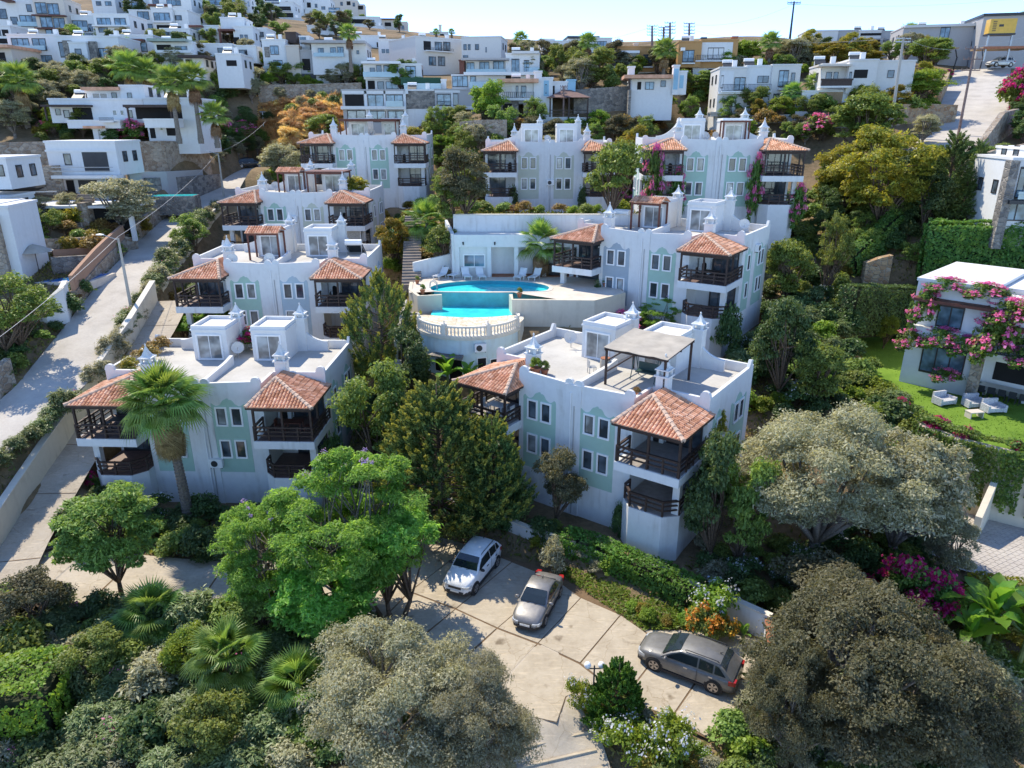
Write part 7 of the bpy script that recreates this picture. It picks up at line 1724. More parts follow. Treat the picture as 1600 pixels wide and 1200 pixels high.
roof_pergola('B2', 4.2, 4.4, 2.6, 1.7, 2.35, 'rooftile', 'small clay-tiled porch on the roof of the angled block by the pool'); roof_pergola('B', 4.2, 4.3, 2.6, 1.8, 2.35, 'rooftile', 'small clay-tiled porch on the roof of the grey-blue panelled block')
roof_pergola('C', 4.2, 4.3, 2.4, 1.8, 2.35, 'rooftile', 'small clay-tiled porch on the roof of the third block up the road'); roof_pergola('C', 7.9, 3.0, 4.0, 3.0, 2.4, 'redwood', 'flat red-brown pergola on the roof of the third block up the road')
roof_pergola('D', 4.0, 2.6, 7.0, 3.4, 2.3, 'redwood', 'wide flat red-brown pergola across the roof of the topmost left block'); roof_pergola('F', 8.4, 4.6, 2.6, 1.5, 2.3, 'trim', 'white framed porch on the roof of the pink-creeper block')
# balcony furniture
for k, side, lvl, mat, lb in (('A', 1, 1, 'redwood', 'the right upper balcony of the skirted palm block'), ('A', -1, 1, 'dark', 'the left upper balcony of the skirted palm block'), ('M', -1, 1, 'plastic', 'the left upper balcony of the pergola block'), ('B', 1, 1, 'dark', 'the right upper balcony of the grey-blue panelled block'), ('B2', 1, 1, 'wood', 'the right upper balcony of the angled block'), ('C', 1, 1, 'dark', 'the right upper balcony of the third block')):
 x0, x1 = bal_geom(side); p, r = on_block(k, (x0 + x1) / 2 + .2, -.2, 2.73 * lvl + .0); t = thing('balcony_table', 'small table on ' + lb, 'table', p, r, 'balcony tables')
 put('table_top', cached(('btt', mat), lambda: MB().box(-.6, .6, -.38, .38, .70, .74).mesh('table_top', M[mat])), t)
 for lx in (-.5, .5):
  for ly in (-.3, .3): put('leg', cached(('btl', mat), lambda: MB().box(-.03, .03, -.03, .03, 0, .7).mesh('leg', M[mat])), t, (lx, ly, 0))
 for dx, rr, w_ in ((-.95, R(90), 'left'), (.95, R(-90), 'right')):
  p, r = on_block(k, (x0 + x1) / 2 + .2 + dx, -.2, 2.73 * lvl); chair(p, r + rr, mat, w_ + ' chair at the table on ' + lb)
# ------------------------------------------------------------------ double-globe garden lamp by the thuja
q = Pz(926, 1100, 0); gl = thing('garden_lamp', 'black garden lamp post with two white globes beside the thuja', 'garden lamp', (q.x, q.y, -.1)); M['globe'] = m_plain('white_globe', (.85, .85, .84), .3, .03)
put('post', MB().lathe([(.10, 0), (.06, .3), (.04, .4), (.035, 2.2)], n=8).mesh('post', M['dark'], True), gl); put('arm', MB().beam((-.3, 0, 2.05), (.3, 0, 2.05), .04, .04).mesh('arm', M['dark']), gl)
for s in (-.3, .3): put('globe', cached('globe', lambda: MB().lathe([(.05, 0), (.12, .06), (.16, .16), (.12, .27), (.03, .32)], n=14).mesh('globe', M['globe'], True)), gl, (s, 0, 2.07))
# ------------------------------------------------------------------ right-hand house over the lawn
sheet('lawn', LAWN, 5.53, m_ground('lawn_turf', [(.3, (.09, .17, .02)), (.5, (.14, .24, .03)), (.7, (.19, .30, .045))], .5, 9, .6))
house('white two-storey house smothered in pink bougainvillea above the lawn', 50.5, -46, [
(1398,458,1520,604,0,9,W2,[(1440,492,1482,526,'g2'),(1428,556,1500,602,'g3'),(1404,528,1500,548,'y')]),(1520,470,1680,606,2.2,7,W2,[(1530,536,1640,566,'d'),(1536,574,1660,604,'d')]),
(1520,470,1680,504,-.3,2.4,W2,[]),(1520,545,1680,562,-.2,2.3,W2,[(1530,528,1640,546,'b')]),(1400,479,1530,483.5,-1.0,1.0,'redwood'),(1518,503,1680,508,-.9,.6,'redwood'),(1512,545,1528,604,-.4,.6,'stone')], None, 'lawn_house', down=1.5)
for i, (u, v, rz, lb) in enumerate(((1474, 632, .3, 'left grey-cushioned garden sofa on the lawn'), (1521, 636, .1, 'middle grey-cushioned garden armchair on the lawn'), (1551, 644, .1, 'right grey-cushioned garden armchair on the lawn'))):
 q = Pz(u, v, 5.53); o = thing('garden_sofa', lb, 'sofa', q, rz, 'garden sofas on the lawn'); M['cush'] = M.get('cush') or m_plain('patterned_grey_cushion', (.50, .50, .52), .9, .4, 14)
 put('seat', cached('gss', lambda: MB().box(-.55, .55, -.4, .4, .15, .42).mesh('seat', M['cush'])), o); put('backrest', cached('gsb', lambda: MB().box(-.55, .55, .4, .55, .1, .85).mesh('backrest', M['cush'])), o)
 for s in (-1, 1): put('armrest', cached('gsa', lambda: MB().box(-.07, .07, -.4, .4, .1, .6).mesh('armrest', M['cush'])), o, (s * .62, 0, 0))
q = Pz(1521, 652, 5.53); o = thing('coffee_table', 'beige block table on the lawn in front of the sofas', 'table', q, .15); put('table_top', MB().box(-.5, .5, -.3, .3, .40, .46).mesh('table_top', M['cream']), o); put('side_panel', MB().box(-.48, -.42, -.28, .28, 0, .4).mesh('side_panel', M['cream']), o); put('side_panel', MB().box(.42, .48, -.28, .28, 0, .4).mesh('side_panel', M['cream']), o)
q = Pz(1568, 622, 5.53); o = thing('dining_table', 'long terrace dining table in the shade of the lawn house', 'table', q, -.8); put('table_top', MB().box(-1.6, 1.6, -.5, .5, .70, .75).mesh('table_top', M['pale']), o)
for x in (-1.2, 1.2): put('leg', MB().box(x - .08, x + .08, -.3, .3, 0, .70).mesh('leg', M['plastic']), o)
for i in range(5):
 for s, w_ in ((-1, 'lawn'), (1, 'house')): a = -.8; lx, ly = -1.3 + i * .65, s * .8; chair((q.x + lx * math.cos(a) - ly * math.sin(a), q.y + lx * math.sin(a) + ly * math.cos(a), 5.53), a + (0 if s > 0 else math.pi), 'dark', ('leftmost', 'second from left', 'middle', 'second from right', 'rightmost')[i] + ' dark dining chair on the %s side of the terrace dining table' % w_)
M['paver'] = m_ground('grey_block_paving', [(.3, (.34, .30, .27)), (.5, (.44, .40, .36)), (.7, (.52, .48, .43))], .7, 6, .4)
dv = sheet('driveway', DRIVE, 1.02, M['paver'])
dpoly = [tuple(p) for p in DRIVE]; xs_ = [p[0] for p in dpoly]; ys_ = [p[1] for p in dpoly]; b = MB(); rr_ = random.Random(4)
ca, sa = math.cos(.5), math.sin(.5); pts_ = []
for i in range(-60, 60):
 for j in range(-60, 60):
  lx, ly = i * .42 + (j % 2) * .21, j * .28; pts_.append((sum(xs_) / len(xs_) + lx * ca - ly * sa, sum(ys_) / len(ys_) + lx * sa + ly * ca))
ok = inside(np.array(pts_), dpoly) & (seg_dist(np.array(pts_), dpoly) > .25) & (np.array(pts_)[:, 1] < 44)
for (x, y), k in zip(pts_, ok):
 if k:
  h_ = 1.035 + rr_.random() * .012; c4 = [(x + a * .195 * ca - c * .13 * sa, y + a * .195 * sa + c * .13 * ca) for a, c in ((-1, -1), (1, -1), (1, 1), (-1, 1))]
  b.add([(*p, h_) for p in c4] + [(*p, 1.015) for p in c4], [(0, 1, 2, 3), (0, 4, 5, 1), (1, 5, 6, 2), (2, 6, 7, 3), (3, 7, 4, 0)])
put('pavers', b.mesh('pavers', M['paver']), dv, kind='stuff')
def bike(q, rz, label):
 o = thing('motorcycle', label, 'motorcycle', q, rz)
 for x in (-.65, .65): put('wheel', cached('bkw', lambda: MB().lathe([(.18, -.05), (.29, -.06), (.31, 0), (.29, .06), (.18, .05)], n=16).mesh('wheel', M['tyre'], True)), o, (x, 0, .31), rot=(R(90), 0, 0))
 put('body', MB().prism_y([(-.6, .55), (-.2, .4), (.3, .4), (.55, .75), (.35, .95), (.0, .8), (-.55, .85)], -.14, .14).mesh('body', M['p_black']), o); put('handlebar', MB().path([(.42, -.35, 1.05), (.5, 0, .98), (.42, .35, 1.05)], [.02] * 3, 6).mesh('handlebar', M['dark']), o); put('fork', MB().tube((.48, 0, 1.0), (.65, 0, .31), .04).mesh('fork', M['dark']), o)
bike(Pz(1580, 806, 1.04), .9, 'black motorcycle in the vehicle bay under the lawn')
for u, v, s, lb in ((1440, 792, 1.0, 'heap of black rubbish bags at the foot of the streaked wall'),):
 q = Pz(u, v, 1.04); o = thing('rubbish_bag', lb, 'rubbish bags', q)
 for i, (x, y, s2) in enumerate(((0, 0, 1), (.6, .1, .8), (.25, -.35, .7))): put('bag', cached('bag', lambda: MB().lathe([(.25, 0), (.45, .12), (.48, .3), (.3, .5), (.08, .62), (.12, .7)], n=9).mesh('bag', M['p_black'], True)), o, (x, y, 0), i, (s2, s2, s2))
# ------------------------------------------------------------------ top right: yellow generator, carport
gq = P(1565, 52, 118); o = thing('generator', 'yellow container-sized generator raised above the carport', 'generator', gq, R(-10)); M['yd'] = M['dark']
put('casing', MB().box(-2.0, 2.0, 0, 1.8, 0, 2.2).mesh('casing', M['yellow_paint']), o)
for i in range(6): put('louvre', cached('louvre', lambda: MB().box(-1.55, -1.0, -.03, .0, 0, .12).mesh('louvre', M['dark'])), o, (0, 0, .35 + i * .28))
put('label_plate', MB().box(-.6, .1, -.02, 0, 1.0, 1.35).mesh('label_plate', M['dark']), o); put('base_frame', MB().box(-2.1, 2.1, -.1, 1.9, -.25, 0).mesh('base_frame', M['dark']), o)
for x in (-1.8, 1.8): put('support_leg', MB().box(x - .12, x + .12, .2, .5, -4.2, -.25).mesh('support_leg', M['metal']), o)
cq = P(1560, 104, 121); o = thing('carport', 'timber-roofed carport with curved dark post at the ramp head', 'carport', cq, R(-8))
put('roof', MB().box(-3.6, 4.2, -1.6, 3.4, 2.7, 2.95).mesh('roof', M['tan']), o); put('fascia', MB().box(-3.7, 4.3, -1.7, -1.605, 2.62, 3.0).mesh('fascia', M['terracotta']), o)
for x in (-3.4, 4.0): put('post', MB().path([(x, -1.3, -.4), (x + .1, -1.3, 1.2), (x - .3, -1.3, 2.7)], [.12, .1, .08], 8).mesh('post', M['dark'], True), o)
cq = P(1480, 106, 122); o = thing('canopy', 'curved timber canopy on a bent dark post left of the ramp head', 'canopy', cq, R(-5))
put('roof', MB().box(-2.6, .9, -1, 2, 2.9, 3.1).mesh('roof', M['tan']), o); put('post', MB().path([(.8, -.6, -.4), (1.0, -.6, 1.5), (.5, -.6, 2.9)], [.13, .11, .09], 8).mesh('post', M['dark'], True), o)
# wooden pavilion, boat on a trailer, left yard pool, parasol
pq = gp(885, 183); o = thing('pavilion', 'open wooden pavilion with a brown hipped roof behind the olive-panelled block', 'pavilion', (pq.x, pq.y, pq.z), .05); s_ = 3.1
put('roof', MB().add([(-s_, -s_, 2.6), (s_, -s_, 2.6), (s_, s_, 2.6), (-s_, s_, 2.6), (-.6, 0, 3.7), (.6, 0, 3.7)], [(0, 1, 5, 4), (1, 2, 5), (2, 3, 4, 5), (3, 0, 4), (3, 2, 1, 0)]).mesh('roof', M['sail']), o)
for x in (-2.7, 0, 2.7):
 for y in (-2.7, 2.7): put('post', cached('pvp', lambda: MB().box(-.1, .1, -.1, .1, -1.2, 2.6).mesh('post', M['wood'])), o, (x, y, 0))
put('railing', MB().beam((-2.7, -2.7, .9), (2.7, -2.7, .9), .07, .1).beam((-2.7, -2.7, .5), (2.7, -2.7, .5), .05, .07).mesh('railing', M['wood']), o, kind='stuff')
bq = gp(36, 306); o = thing('boat_on_trailer', 'small motor boat with a canopy on its trailer at the far left', 'boat', (bq.x, bq.y, bq.z), R(10))
hull = MB(); st = [(-2.4, .85, .5), (-1.2, .95, .4), (.4, .92, .42), (1.6, .6, .55), (2.5, .05, .95)]; vs = []
for x, w, zb_ in st: vs += [(x, -w, 1.35), (x, -w * .7, zb_ + .25), (x, 0, zb_), (x, w * .7, zb_ + .25), (x, w, 1.35), (x, 0, 1.25)]
hull.add(vs, [(i * 6 + k, (i + 1) * 6 + k, (i + 1) * 6 + (k + 1) % 6, i * 6 + (k + 1) % 6) for i in range(4) for k in range(6)] + [(0, 1, 2, 3, 4, 5)]); put('hull', hull.mesh('hull', M['p_black']), o)
put('deck_rim', MB().prism([(-2.4, -.9), (.4, -.96), (1.6, -.65), (2.5, 0), (1.6, .65), (.4, .96), (-2.4, .9)], 1.33, 1.45).mesh('deck_rim', M['trim']), o); put('canopy', MB().box(-1.9, .5, -.8, .8, 2.7, 2.85).mesh('canopy', M['trim']), o)
for x in (-1.8, .4):
 for y in (-.75, .75): put('canopy_pole', MB().tube((x, y, 1.4), (x, y, 2.7), .03).mesh('canopy_pole', M['metal']), o)
for y in (-.85, .85): put('wheel', MB().lathe([(.18, -.08), (.3, -.09), (.32, 0), (.3, .09), (.18, .08)], n=14).mesh('wheel', M['tyre'], True), o, (-.5, y, .32), rot=(R(90), 0, 0))
put('drawbar', MB().beam((-2.2, 0, .4), (3.4, 0, .4), .12, .12).mesh('drawbar', M['metal']), o)
sq = gp(118, 437); M['bluepool'] = m_plain('blue_pool_water', (.01, .16, .50), .04, .15, .8, 0, 0, .6)
sp = put('swimming_pool', MB().prism([(-2.4, -2.0), (2.2, -1.6), (2.4, 2.4), (-2.2, 2.0)], -.6, .10).mesh('swimming_pool', M['deckstone']), None, (sq.x, sq.y, sq.z + .05)); tag(sp, 'small deep blue swimming pool behind the terracotta fence on the left', 'swimming pool'); put('water', MB().prism([(-2.0, -1.6), (1.8, -1.3), (2.0, 2.0), (-1.8, 1.6)], .0, .13).mesh('water', M['bluepool']), sp)
uq = gp(62, 428); o = thing('parasol', 'half-closed beige parasol by the small blue pool', 'parasol', (uq.x, uq.y, uq.z)); put('pole', MB().tube((0, 0, -.2), (0, 0, 2.6), .035).mesh('pole', M['wood']), o); put('canopy', MB().lathe([(1.5, 2.0), (.8, 2.35), (.05, 2.65)], n=8).mesh('canopy', M['cloth']), o)
stairs('terrace_steps', 'open grey steps up to the terrace of the cafe-like house at left', tuple(gp(120, 360)), tuple(gp(120, 360) + Vector((-.8, 4.2, 3.2))), 14, 1.6, M['step_dark'])
tq = P(70, 322, 72); tp = thing('raised_terrace', 'raised white terrace slab with dark openings beneath, left of the big dusty olive', 'terrace', tq, R(3))
bx('terrace_slab', M['white2'], tp, -6, 8.5, 0, 6, -.25, .0); bx('recess_shade', M['black'], tp, -5.5, 8.0, 1.2, 1.3, -3.0, -.3); bx('pillar', M['stone'], tp, 3.3, 4.2, -.3, 1.0, -3.6, .3); bx('pillar', M['white2'], tp, 8.0, 8.4, .1, .5, -3.6, -.25)  # black sheet under the slab is painted shade
tq = P(260, 306, 84); tp = thing('terrace_pool', 'narrow turquoise lap pool on the stone terrace beyond the big dusty olive', 'swimming pool', tq, R(8)); bx('pool_surround', M['stone_grey'], tp, -3.0, 3.2, -.4, 2.2, -2.2, -.05); bx('water', M['poolwater'], tp, -2.8, 3.0, -.2, 2.0, -.5, .0)

# ------------------------------------------------------------------ planting: single trees first
T = plant
T('olive_tree','olive',622,1000,1195,300,'large silver-grey olive tree at the bottom centre beside the stepped lane','tree')
T('olive_tree','olive',742,1045,1235,205,'second silver-grey olive tree leaning over the stepped lane at the bottom edge','tree')
T('carob_tree','carob',1312,925,1160,340,'huge dull brown-green carob tree covering the bottom right corner','tree')
T('carob_tree','carob',1455,1030,1200,235,'dull brown-green carob tree at the right edge of the big one','tree')
T('carob_tree','carob',1225,1010,1190,170,'dull brown-green carob tree overhanging the grey SUV','tree')
T('carob_tree','dull',1270,870,985,170,'smaller dull tree behind the end of the white parking wall','tree')
T('olive_tree','olive',1270,640,868,290,'broad grey-green olive tree right of the nearest block','tree')
T('olive_tree','olive_b',1390,668,872,190,'grey olive tree between the broad olive and the vehicle bays','tree')
T('olive_tree','olive_b',1480,810,905,95,'small grey olive sapling at the edge of the block paving','tree')
T('jacaranda_tree','jacaranda',560,700,962,260,'bright green feathery jacaranda with mauve flowers beside the parking','tree')
T('jacaranda_tree','jacaranda',430,765,958,190,'lower feathery jacaranda left of the flowering one','tree')
T('jacaranda_tree','feather',625,775,965,160,'feathery green tree with bare slanting stems by the white SUV','tree')
T('jacaranda_tree','feather',520,860,1000,190,'low feathery green tree drooping over the lane edge','tree')
T('mimosa_tree','mimosa',190,750,928,150,'dark feathery tree with a single stem on the lane verge','tree')
T('cypress_tree','cypress',690,585,822,205,'big dark cypress with yellowish sprays between the two front blocks','tree')
T('cypress_tree','cypress',770,640,815,120,'smaller dark cypress tucked against the nearest block','tree')
T('broadleaf_tree','broad',588,552,742,120,'dull green round tree between the front blocks below the round pool house','tree')
T('cypress_tree','golden',600,410,585,112,'golden-tipped layered cypress left of the pool terrace','tree')
T('broadleaf_tree','darktree',640,505,625,85,'dark tree beside the lower terrace steps','tree')
T('oleander_tree','dull',868,698,822,88,'grey-pink oleander tree before the sage panel of the nearest block','tree')
T('creeper_tree','darktree',1108,655,885,105,'dark green creeper-clad tree climbing the right corner of the nearest block','tree')
T('creeper_tree','yellowtree',1105,645,815,70,'yellow-green climbing shrub against the tiled roof of the nearest block','tree')
T('broadleaf_tree','darktree',1215,450,628,100,'dense dark tree right of the angled block','tree')
T('broadleaf_tree','broad',1265,520,640,90,'bushy tree above the right garden steps','tree')
T('pine_tree','wispy',1290,310,470,60,'slender pale green tree beside the climbing garden path','tree')
T('broadleaf_tree','broad',1225,360,480,80,'green tree between the angled block and the pink-creeper block','tree')
T('broadleaf_tree','yellowtree',1370,195,372,150,'large yellow-green tree in the upper right garden','tree')
T('broadleaf_tree','yellowtree',1310,215,350,100,'yellow-green tree left of the large yellowish one','tree')
T('broadleaf_tree','broad',1345,135,245,115,'tall mid green tree behind the large yellowish one','tree')
T('fir_tree','fir',1470,190,345,70,'dark tiered fir below the steep ramp','tree')
T('fir_tree','fir',1512,205,330,42,'slim tiered fir right of the dark one','tree')
T('fir_tree','fir',1500,255,345,48,'small shadowed fir at the foot of the ramp wall','tree')
T('broadleaf_tree','darktree',1440,255,365,80,'dark shrub-like tree left of the firs','tree')
T('broadleaf_tree','dull',728,228,345,90,'dull grey-brown tree left of the olive-panelled block','tree')
T('broadleaf_tree','broad',705,262,362,55,'green tree at the left foot of the olive-panelled block','tree')
T('broadleaf_tree','broad_b',955,215,345,95,'bright leafy tree right of the olive-panelled block','tree')
T('broadleaf_tree','yellowtree',985,195,300,70,'yellowish tree behind the gap of the two upper right blocks','tree')
T('broadleaf_tree','dull',1055,262,345,70,'grey-green tree at the foot of the pink-creeper block','tree')
T('broadleaf_tree','jacaranda',1030,455,545,85,'light green willowy tree in front of the angled block','tree')
T('broadleaf_tree','yellowtree',618,338,418,60,'yellow-green round tree beside the brown garden steps','tree')
T('broadleaf_tree','broad_b',690,350,415,60,'green tree right of the brown garden steps','tree')
T('broadleaf_tree','limetree',548,240,292,50,'bright lime tree against the topmost left block','tree')
T('broadleaf_tree','limetree',762,120,205,62,'vivid green round tree on the stone wall right of the unfinished house','tree')
T('broadleaf_tree','broad',505,172,225,58,'vivid green shrub-tree at the edge of the dry grass','tree')
T('olive_tree','olive_b',445,220,285,75,'grey-green tree left of the topmost left block','tree')
T('olive_tree','olive_b',195,272,372,125,'big dusty olive tree on the left of the road','tree')
T('pepper_tree','wispy',303,322,400,62,'drooping pepper tree on the right kerb of the road','tree')
T('pine_tree','feather',345,450,555,50,'bright pine before the second block','tree'); T('pine_tree','feather',300,478,560,80,'low bright pine in front of the second block','tree')
T('pine_tree','wispy',30,405,560,130,'tall pale green tree in front of the white and stone tower house','tree')
T('pine_tree','wispy',10,300,400,60,'green tree at the left edge by the boat','tree'); T('broadleaf_tree','broad',78,318,375,52,'green shrub-tree under the raised terrace at left','tree')
T('broadleaf_tree','broad',925,68,142,70,'olive-green tree clump above the wooden pavilion','tree'); T('olive_tree','olive_b',905,85,150,60,'grey tree clump beside the wooden pavilion','tree')
T('broadleaf_tree','limetree',1025,130,182,80,'sunlit lime-yellow tree in front of the blue chimney villa','tree'); T('broadleaf_tree','broad',1085,105,150,60,'dark green tree right of the blue chimney villa','tree')
T('broadleaf_tree','limetree',1165,58,105,60,'bright green tree beside the ochre and white house','tree'); T('olive_tree','olive_b',1235,55,112,60,'grey-green round tree left of the brick loggia hall','tree')
T('broadleaf_tree','limetree',1425,105,165,100,'bright lime tree crowding the beige crossed-rail house','tree'); T('broadleaf_tree','broad',1445,52,110,75,'dense green tree below the grey hall','tree')
T('broadleaf_tree','yellowtree',1295,62,110,70,'yellowish conifer-like tree under the brick loggia hall','tree'); T('broadleaf_tree','yellowtree',1345,76,104,70,'yellowish hedge-tree along the brick loggia hall','tree')
T('broadleaf_tree','wispy',1345,115,240,70,'tall soft green tree beside the pale utility pole','tree'); T('olive_tree','olive_b',1440,175,225,50,'grey-green willow-like tree beside the ramp','tree')
T('broadleaf_tree','limetree',1380,488,545,40,'small yellow-green tree on the lawn behind the hedge','tree')
T('thuja','thuja',963,1028,1125,98,'bright green conical thuja at the mouth of the stepped lane','tree')
T('dead_bush','shrub_grey',865,838,900,45,'bare grey bush behind the silver saloon','shrub')
# ------------------------------------------------------------------ palms and bananas
palm(296, 572, 815, 122, 'tall fan palm with a thick brown skirt in front of the skirted palm block', True, 110, None, 38, -.3, .27, 1)
palm(245, 915, 985, 115, 'young fan palm on the lane verge at lower left', True, 6, None, 22, 0, .2, 2)
palm(365, 980, 1085, 120, 'young fan palm with a dark stem over bare earth', True, 8, None, 22, 0, .18, 3)
palm(472, 1022, 1110, 120, 'young fan palm half hidden by the large silver olive', True, 10, None, 24, 0, .18, 4)
palm(845, 345, 455, 75, 'shaggy fan palm at the right end of the pool', True, 40, None, 28, 0, .22, 5)
palm(668, 312, 372, 75, 'green fan palm beside the brown garden steps', True, 10, None, 26, 0, .2, 6)
for u, vt, vb, w, lb in ((40,95,182,62,'fan palm with brown skirt near the left edge above the dark trees'),(205,78,140,60,'leafy fan palm left in the clump under the stone pier house'),(232,88,145,50,'leafy fan palm right in the clump under the stone pier house'),(278,100,205,58,'tall skirted fan palm left of the creeper-posted villa wing'),(312,96,205,55,'tall skirted fan palm before the creeper-posted villa wing'),
(338,158,212,48,'short fan palm right of the creeper-posted villa wing'),(548,36,98,32,'tall dark fan palm in front of the far crest houses'),(814,48,82,28,'fan palm alone on the skyline left of the grey parapet house'),(1037,58,112,42,'shaggy fan palm between the two ochre houses'),(918,50,105,34,'pale fan palm before the dark-roofed crest house'),
(1200,48,105,36,'fan palm right of the bright tree by the ochre house'),(1415,36,85,34,'fan palm rising before the long grey hall'),(1493,40,100,24,'slim fan palm in front of the grey hall'),(1457,42,75,22,'small fan palm under the hall roof line'),(354,32,62,18,'small fan palm by the red-brown pergola far up the hill'),
(395,38,70,20,'small fan palm right of the domed house far up the hill'),(1235,128,178,36,'low fan palm against the grey-blue house'),(1272,112,160,40,'low fan palm with pink flowers by the crossed-rail house'),(1590,18,60,24,'fan palm cut by the right edge near the yellow generator'),(682,44,62,12,'tiny fan palm left on the far skyline'),(706,44,62,12,'tiny fan palm right on the far skyline')):
 palm(u, vt, vb, w, lb, False, 26 if w > 30 else 14, 'fan palms', 26, 0, .24, at={40: 94, 205: 102, 232: 103, 278: 86, 312: 87, 338: 88, 548: 116, 1200: 114, 1037: 114, 918: 122}.get(u))
banana(1535, 895, 1030, 150, 'big banana plant beside the block-paved drive', 12, 1); banana(1585, 915, 1060, 135, 'banana plant at the right edge below the block-paved drive', 11, 2); banana(1500, 940, 1040, 100, 'lower banana plant beside the carob tree', 9, 3)
banana(700, 560, 612, 75, 'banana plant between the round pool house and the left tiled roof', 9, 4); banana(735, 575, 615, 60, 'low banana plant under the round pool house windows', 8, 5)
banana(1555, 245, 320, 60, 'banana plant by the modern grey stone house', 10, 6); banana(1160, 985, 1005, 45, 'little banana shoot at the rear of the grey SUV', 4, 7)
T('broadleaf_tree','broad',1300,245,352,62,'green tree filling the gap right of the pink-creeper block','tree'); T('broadleaf_tree','darktree',1285,285,372,60,'dark tree at the right foot of the pink-creeper block','tree')
T('broadleaf_tree','darktree',300,172,236,46,'dark tree before the blank end wall of the creeper-posted villa wing','tree'); T('broadleaf_tree','broad',262,180,230,34,'creeper-like green tree on the posts of the villa wing','tree')
def dry_grass():
 pl = [tuple(gp(u, v)[:2]) for u, v in ((402,150),(470,148),(548,150),(560,215),(500,240),(430,236),(402,215))]; rng = np.random.default_rng(8)
 x0, x1 = min(p[0] for p in pl), max(p[0] for p in pl); y0, y1 = min(p[1] for p in pl), max(p[1] for p in pl)
 q = np.column_stack([rng.uniform(x0, x1, 60000), rng.uniform(y0, y1, 60000)]); q = q[inside(q, pl)][:30000]; k = len(q); fb = FB()
 p = np.column_stack([q, hfast(q) + .15]); a = unit(rng.normal(size=(k, 3)) * .6 + np.array([0, 0, .9])); nn = unit(rng.normal(size=(k, 3)) + np.array([0, -.6, .6])); nn = nn - a * (a * nn).sum(1)[:, None]
 fb.leaves(rng, p, a, nn, 1.0, .16); tag(put('dry_grass', fb.mesh('dry_grass', LF['straw'])), kind='stuff')
dry_grass()
for a_ in ((55,'dull',900,1000,120,'brownish green small tree at the left end of the lane verge'),(150,'broad',985,1075,95,'fresh green small tree left of the palm over bare earth'),(300,'limetree',985,1060,90,'light green small tree between the two young palms'),(420,'broad_b',930,1010,110,'leafy small tree under the jacaranda at the lane edge'),(330,'broad_b',1090,1190,120,'leafy green bush-tree at the bottom left of the palm with a dark stem')):
 T('broadleaf_tree', a_[1], a_[0], a_[2], a_[3], a_[4], a_[5], 'tree')
T('broadleaf_tree','broad',1150,690,890,95,'leafy tree filling the bed right of the tall balcony base','tree')
# ------------------------------------------------------------------ flowering shrubs, hedges and ivy
F_ = [(820,'boug',1015,500,545,70,'pink bougainvillea mound behind the rooftop of the nearest block')]
T('bougainvillea','boug',975,487,540,70,'pink bougainvillea mound left of the willowy tree behind the nearest block','shrub'); T('bougainvillea','boug',1020,500,545,45,'pink bougainvillea right behind the cloth pergola','shrub')
T('bougainvillea','boug_m',1585,105,175,60,'magenta bougainvillea cascading on the right wall of the ramp','shrub'); T('bougainvillea','boug_m',1480,108,128,16,'small magenta bush at the ramp gate wall','shrub')
T('bougainvillea','boug_m',1405,872,962,95,'deep pink bougainvillea above the carob canopy','shrub'); T('bougainvillea','boug_m',1455,895,985,85,'deep pink bougainvillea next to the banana plants','shrub')
T('bougainvillea','boug',350,186,215,40,'pink bougainvillea beside the short fan palm on the hill','shrub'); T('bougainvillea','boug',380,188,212,45,'pink bougainvillea under the green tent on the hill','shrub'); T('bougainvillea','boug_m',372,100,116,26,'magenta creeper below the square-windowed house','shrub')
T('bougainvillea','boug_m',200,210,222,24,'magenta bush over the garage house','shrub'); T('bougainvillea','boug',1275,178,222,55,'pink flowering bush right of the pink-creeper block roof','shrub'); T('bougainvillea','boug_m',148,735,770,28,'purple bougainvillea at the left balcony foot of the skirted palm block','shrub')
def on_roof(key, x, y, w, h, pk, label, nm='bougainvillea', cat='shrub'):
 p, r = on_block(key, x, y, 5.44); w0, h0, _ = PROTO[pk]; grow(nm, pk, p, (w / w0, w / w0, h / h0), r, label, cat)
on_roof('A', 7.6, 9.0, 3.0, 1.7, 'boug_m', 'magenta bougainvillea spilling over the back roof of the skirted palm block'); on_roof('A', .9, 5.8, 2.0, 1.2, 'shrub_rust', 'rusty creeper along the left parapet of the skirted palm block', 'creeper'); on_roof('A', .7, 8.0, 1.8, 1.2, 'shrub_rust', 'rusty creeper at the back left parapet of the skirted palm block', 'creeper'); on_roof('A', .9, 3.6, 1.6, 1.0, 'shrub_yellow', 'yellowish creeper at the front left parapet of the skirted palm block', 'creeper')
on_roof('D', 12.8, 5.0, 3.6, 1.6, 'shrub_yellow', 'yellow-green vine over the right roof terrace of the topmost left block', 'creeper'); on_roof('C', 12.5, 6.0, 3.6, 1.9, 'shrub_yellow', 'yellow-green vine pergola on the right roof terrace of the third block', 'creeper'); on_roof('F', 6.0, 8.9, 1.6, 1.0, 'boug_m', 'magenta flowers on the back roof of the pink-creeper block')
def climber(key, x, y, z0, z1, w, pk, label, nm='creeper'):
 p, r = on_block(key, x, y, z0); w0, h0, _ = PROTO[pk]; grow(nm, pk, p, (w / w0, w / w0, (z1 - z0) / h0), r, label, 'creeper')
climber('F', 11.0, -.5, -3, 4.4, 2.0, 'boug', 'pink creeper climbing left of the right balcony on the pink-creeper block'); climber('F', 15.2, -.9, -3, 1.8, 2.0, 'boug', 'pink creeper on the right balcony corner of the pink-creeper block'); climber('F', 1.0, -1.8, -3, 5.2, 2.6, 'boug', 'tall pink creeper over the left balcony of the pink-creeper block'); climber('F', 3.4, -.8, -3, 3.2, 2.2, 'boug', 'pink creeper beside the left panel of the pink-creeper block')
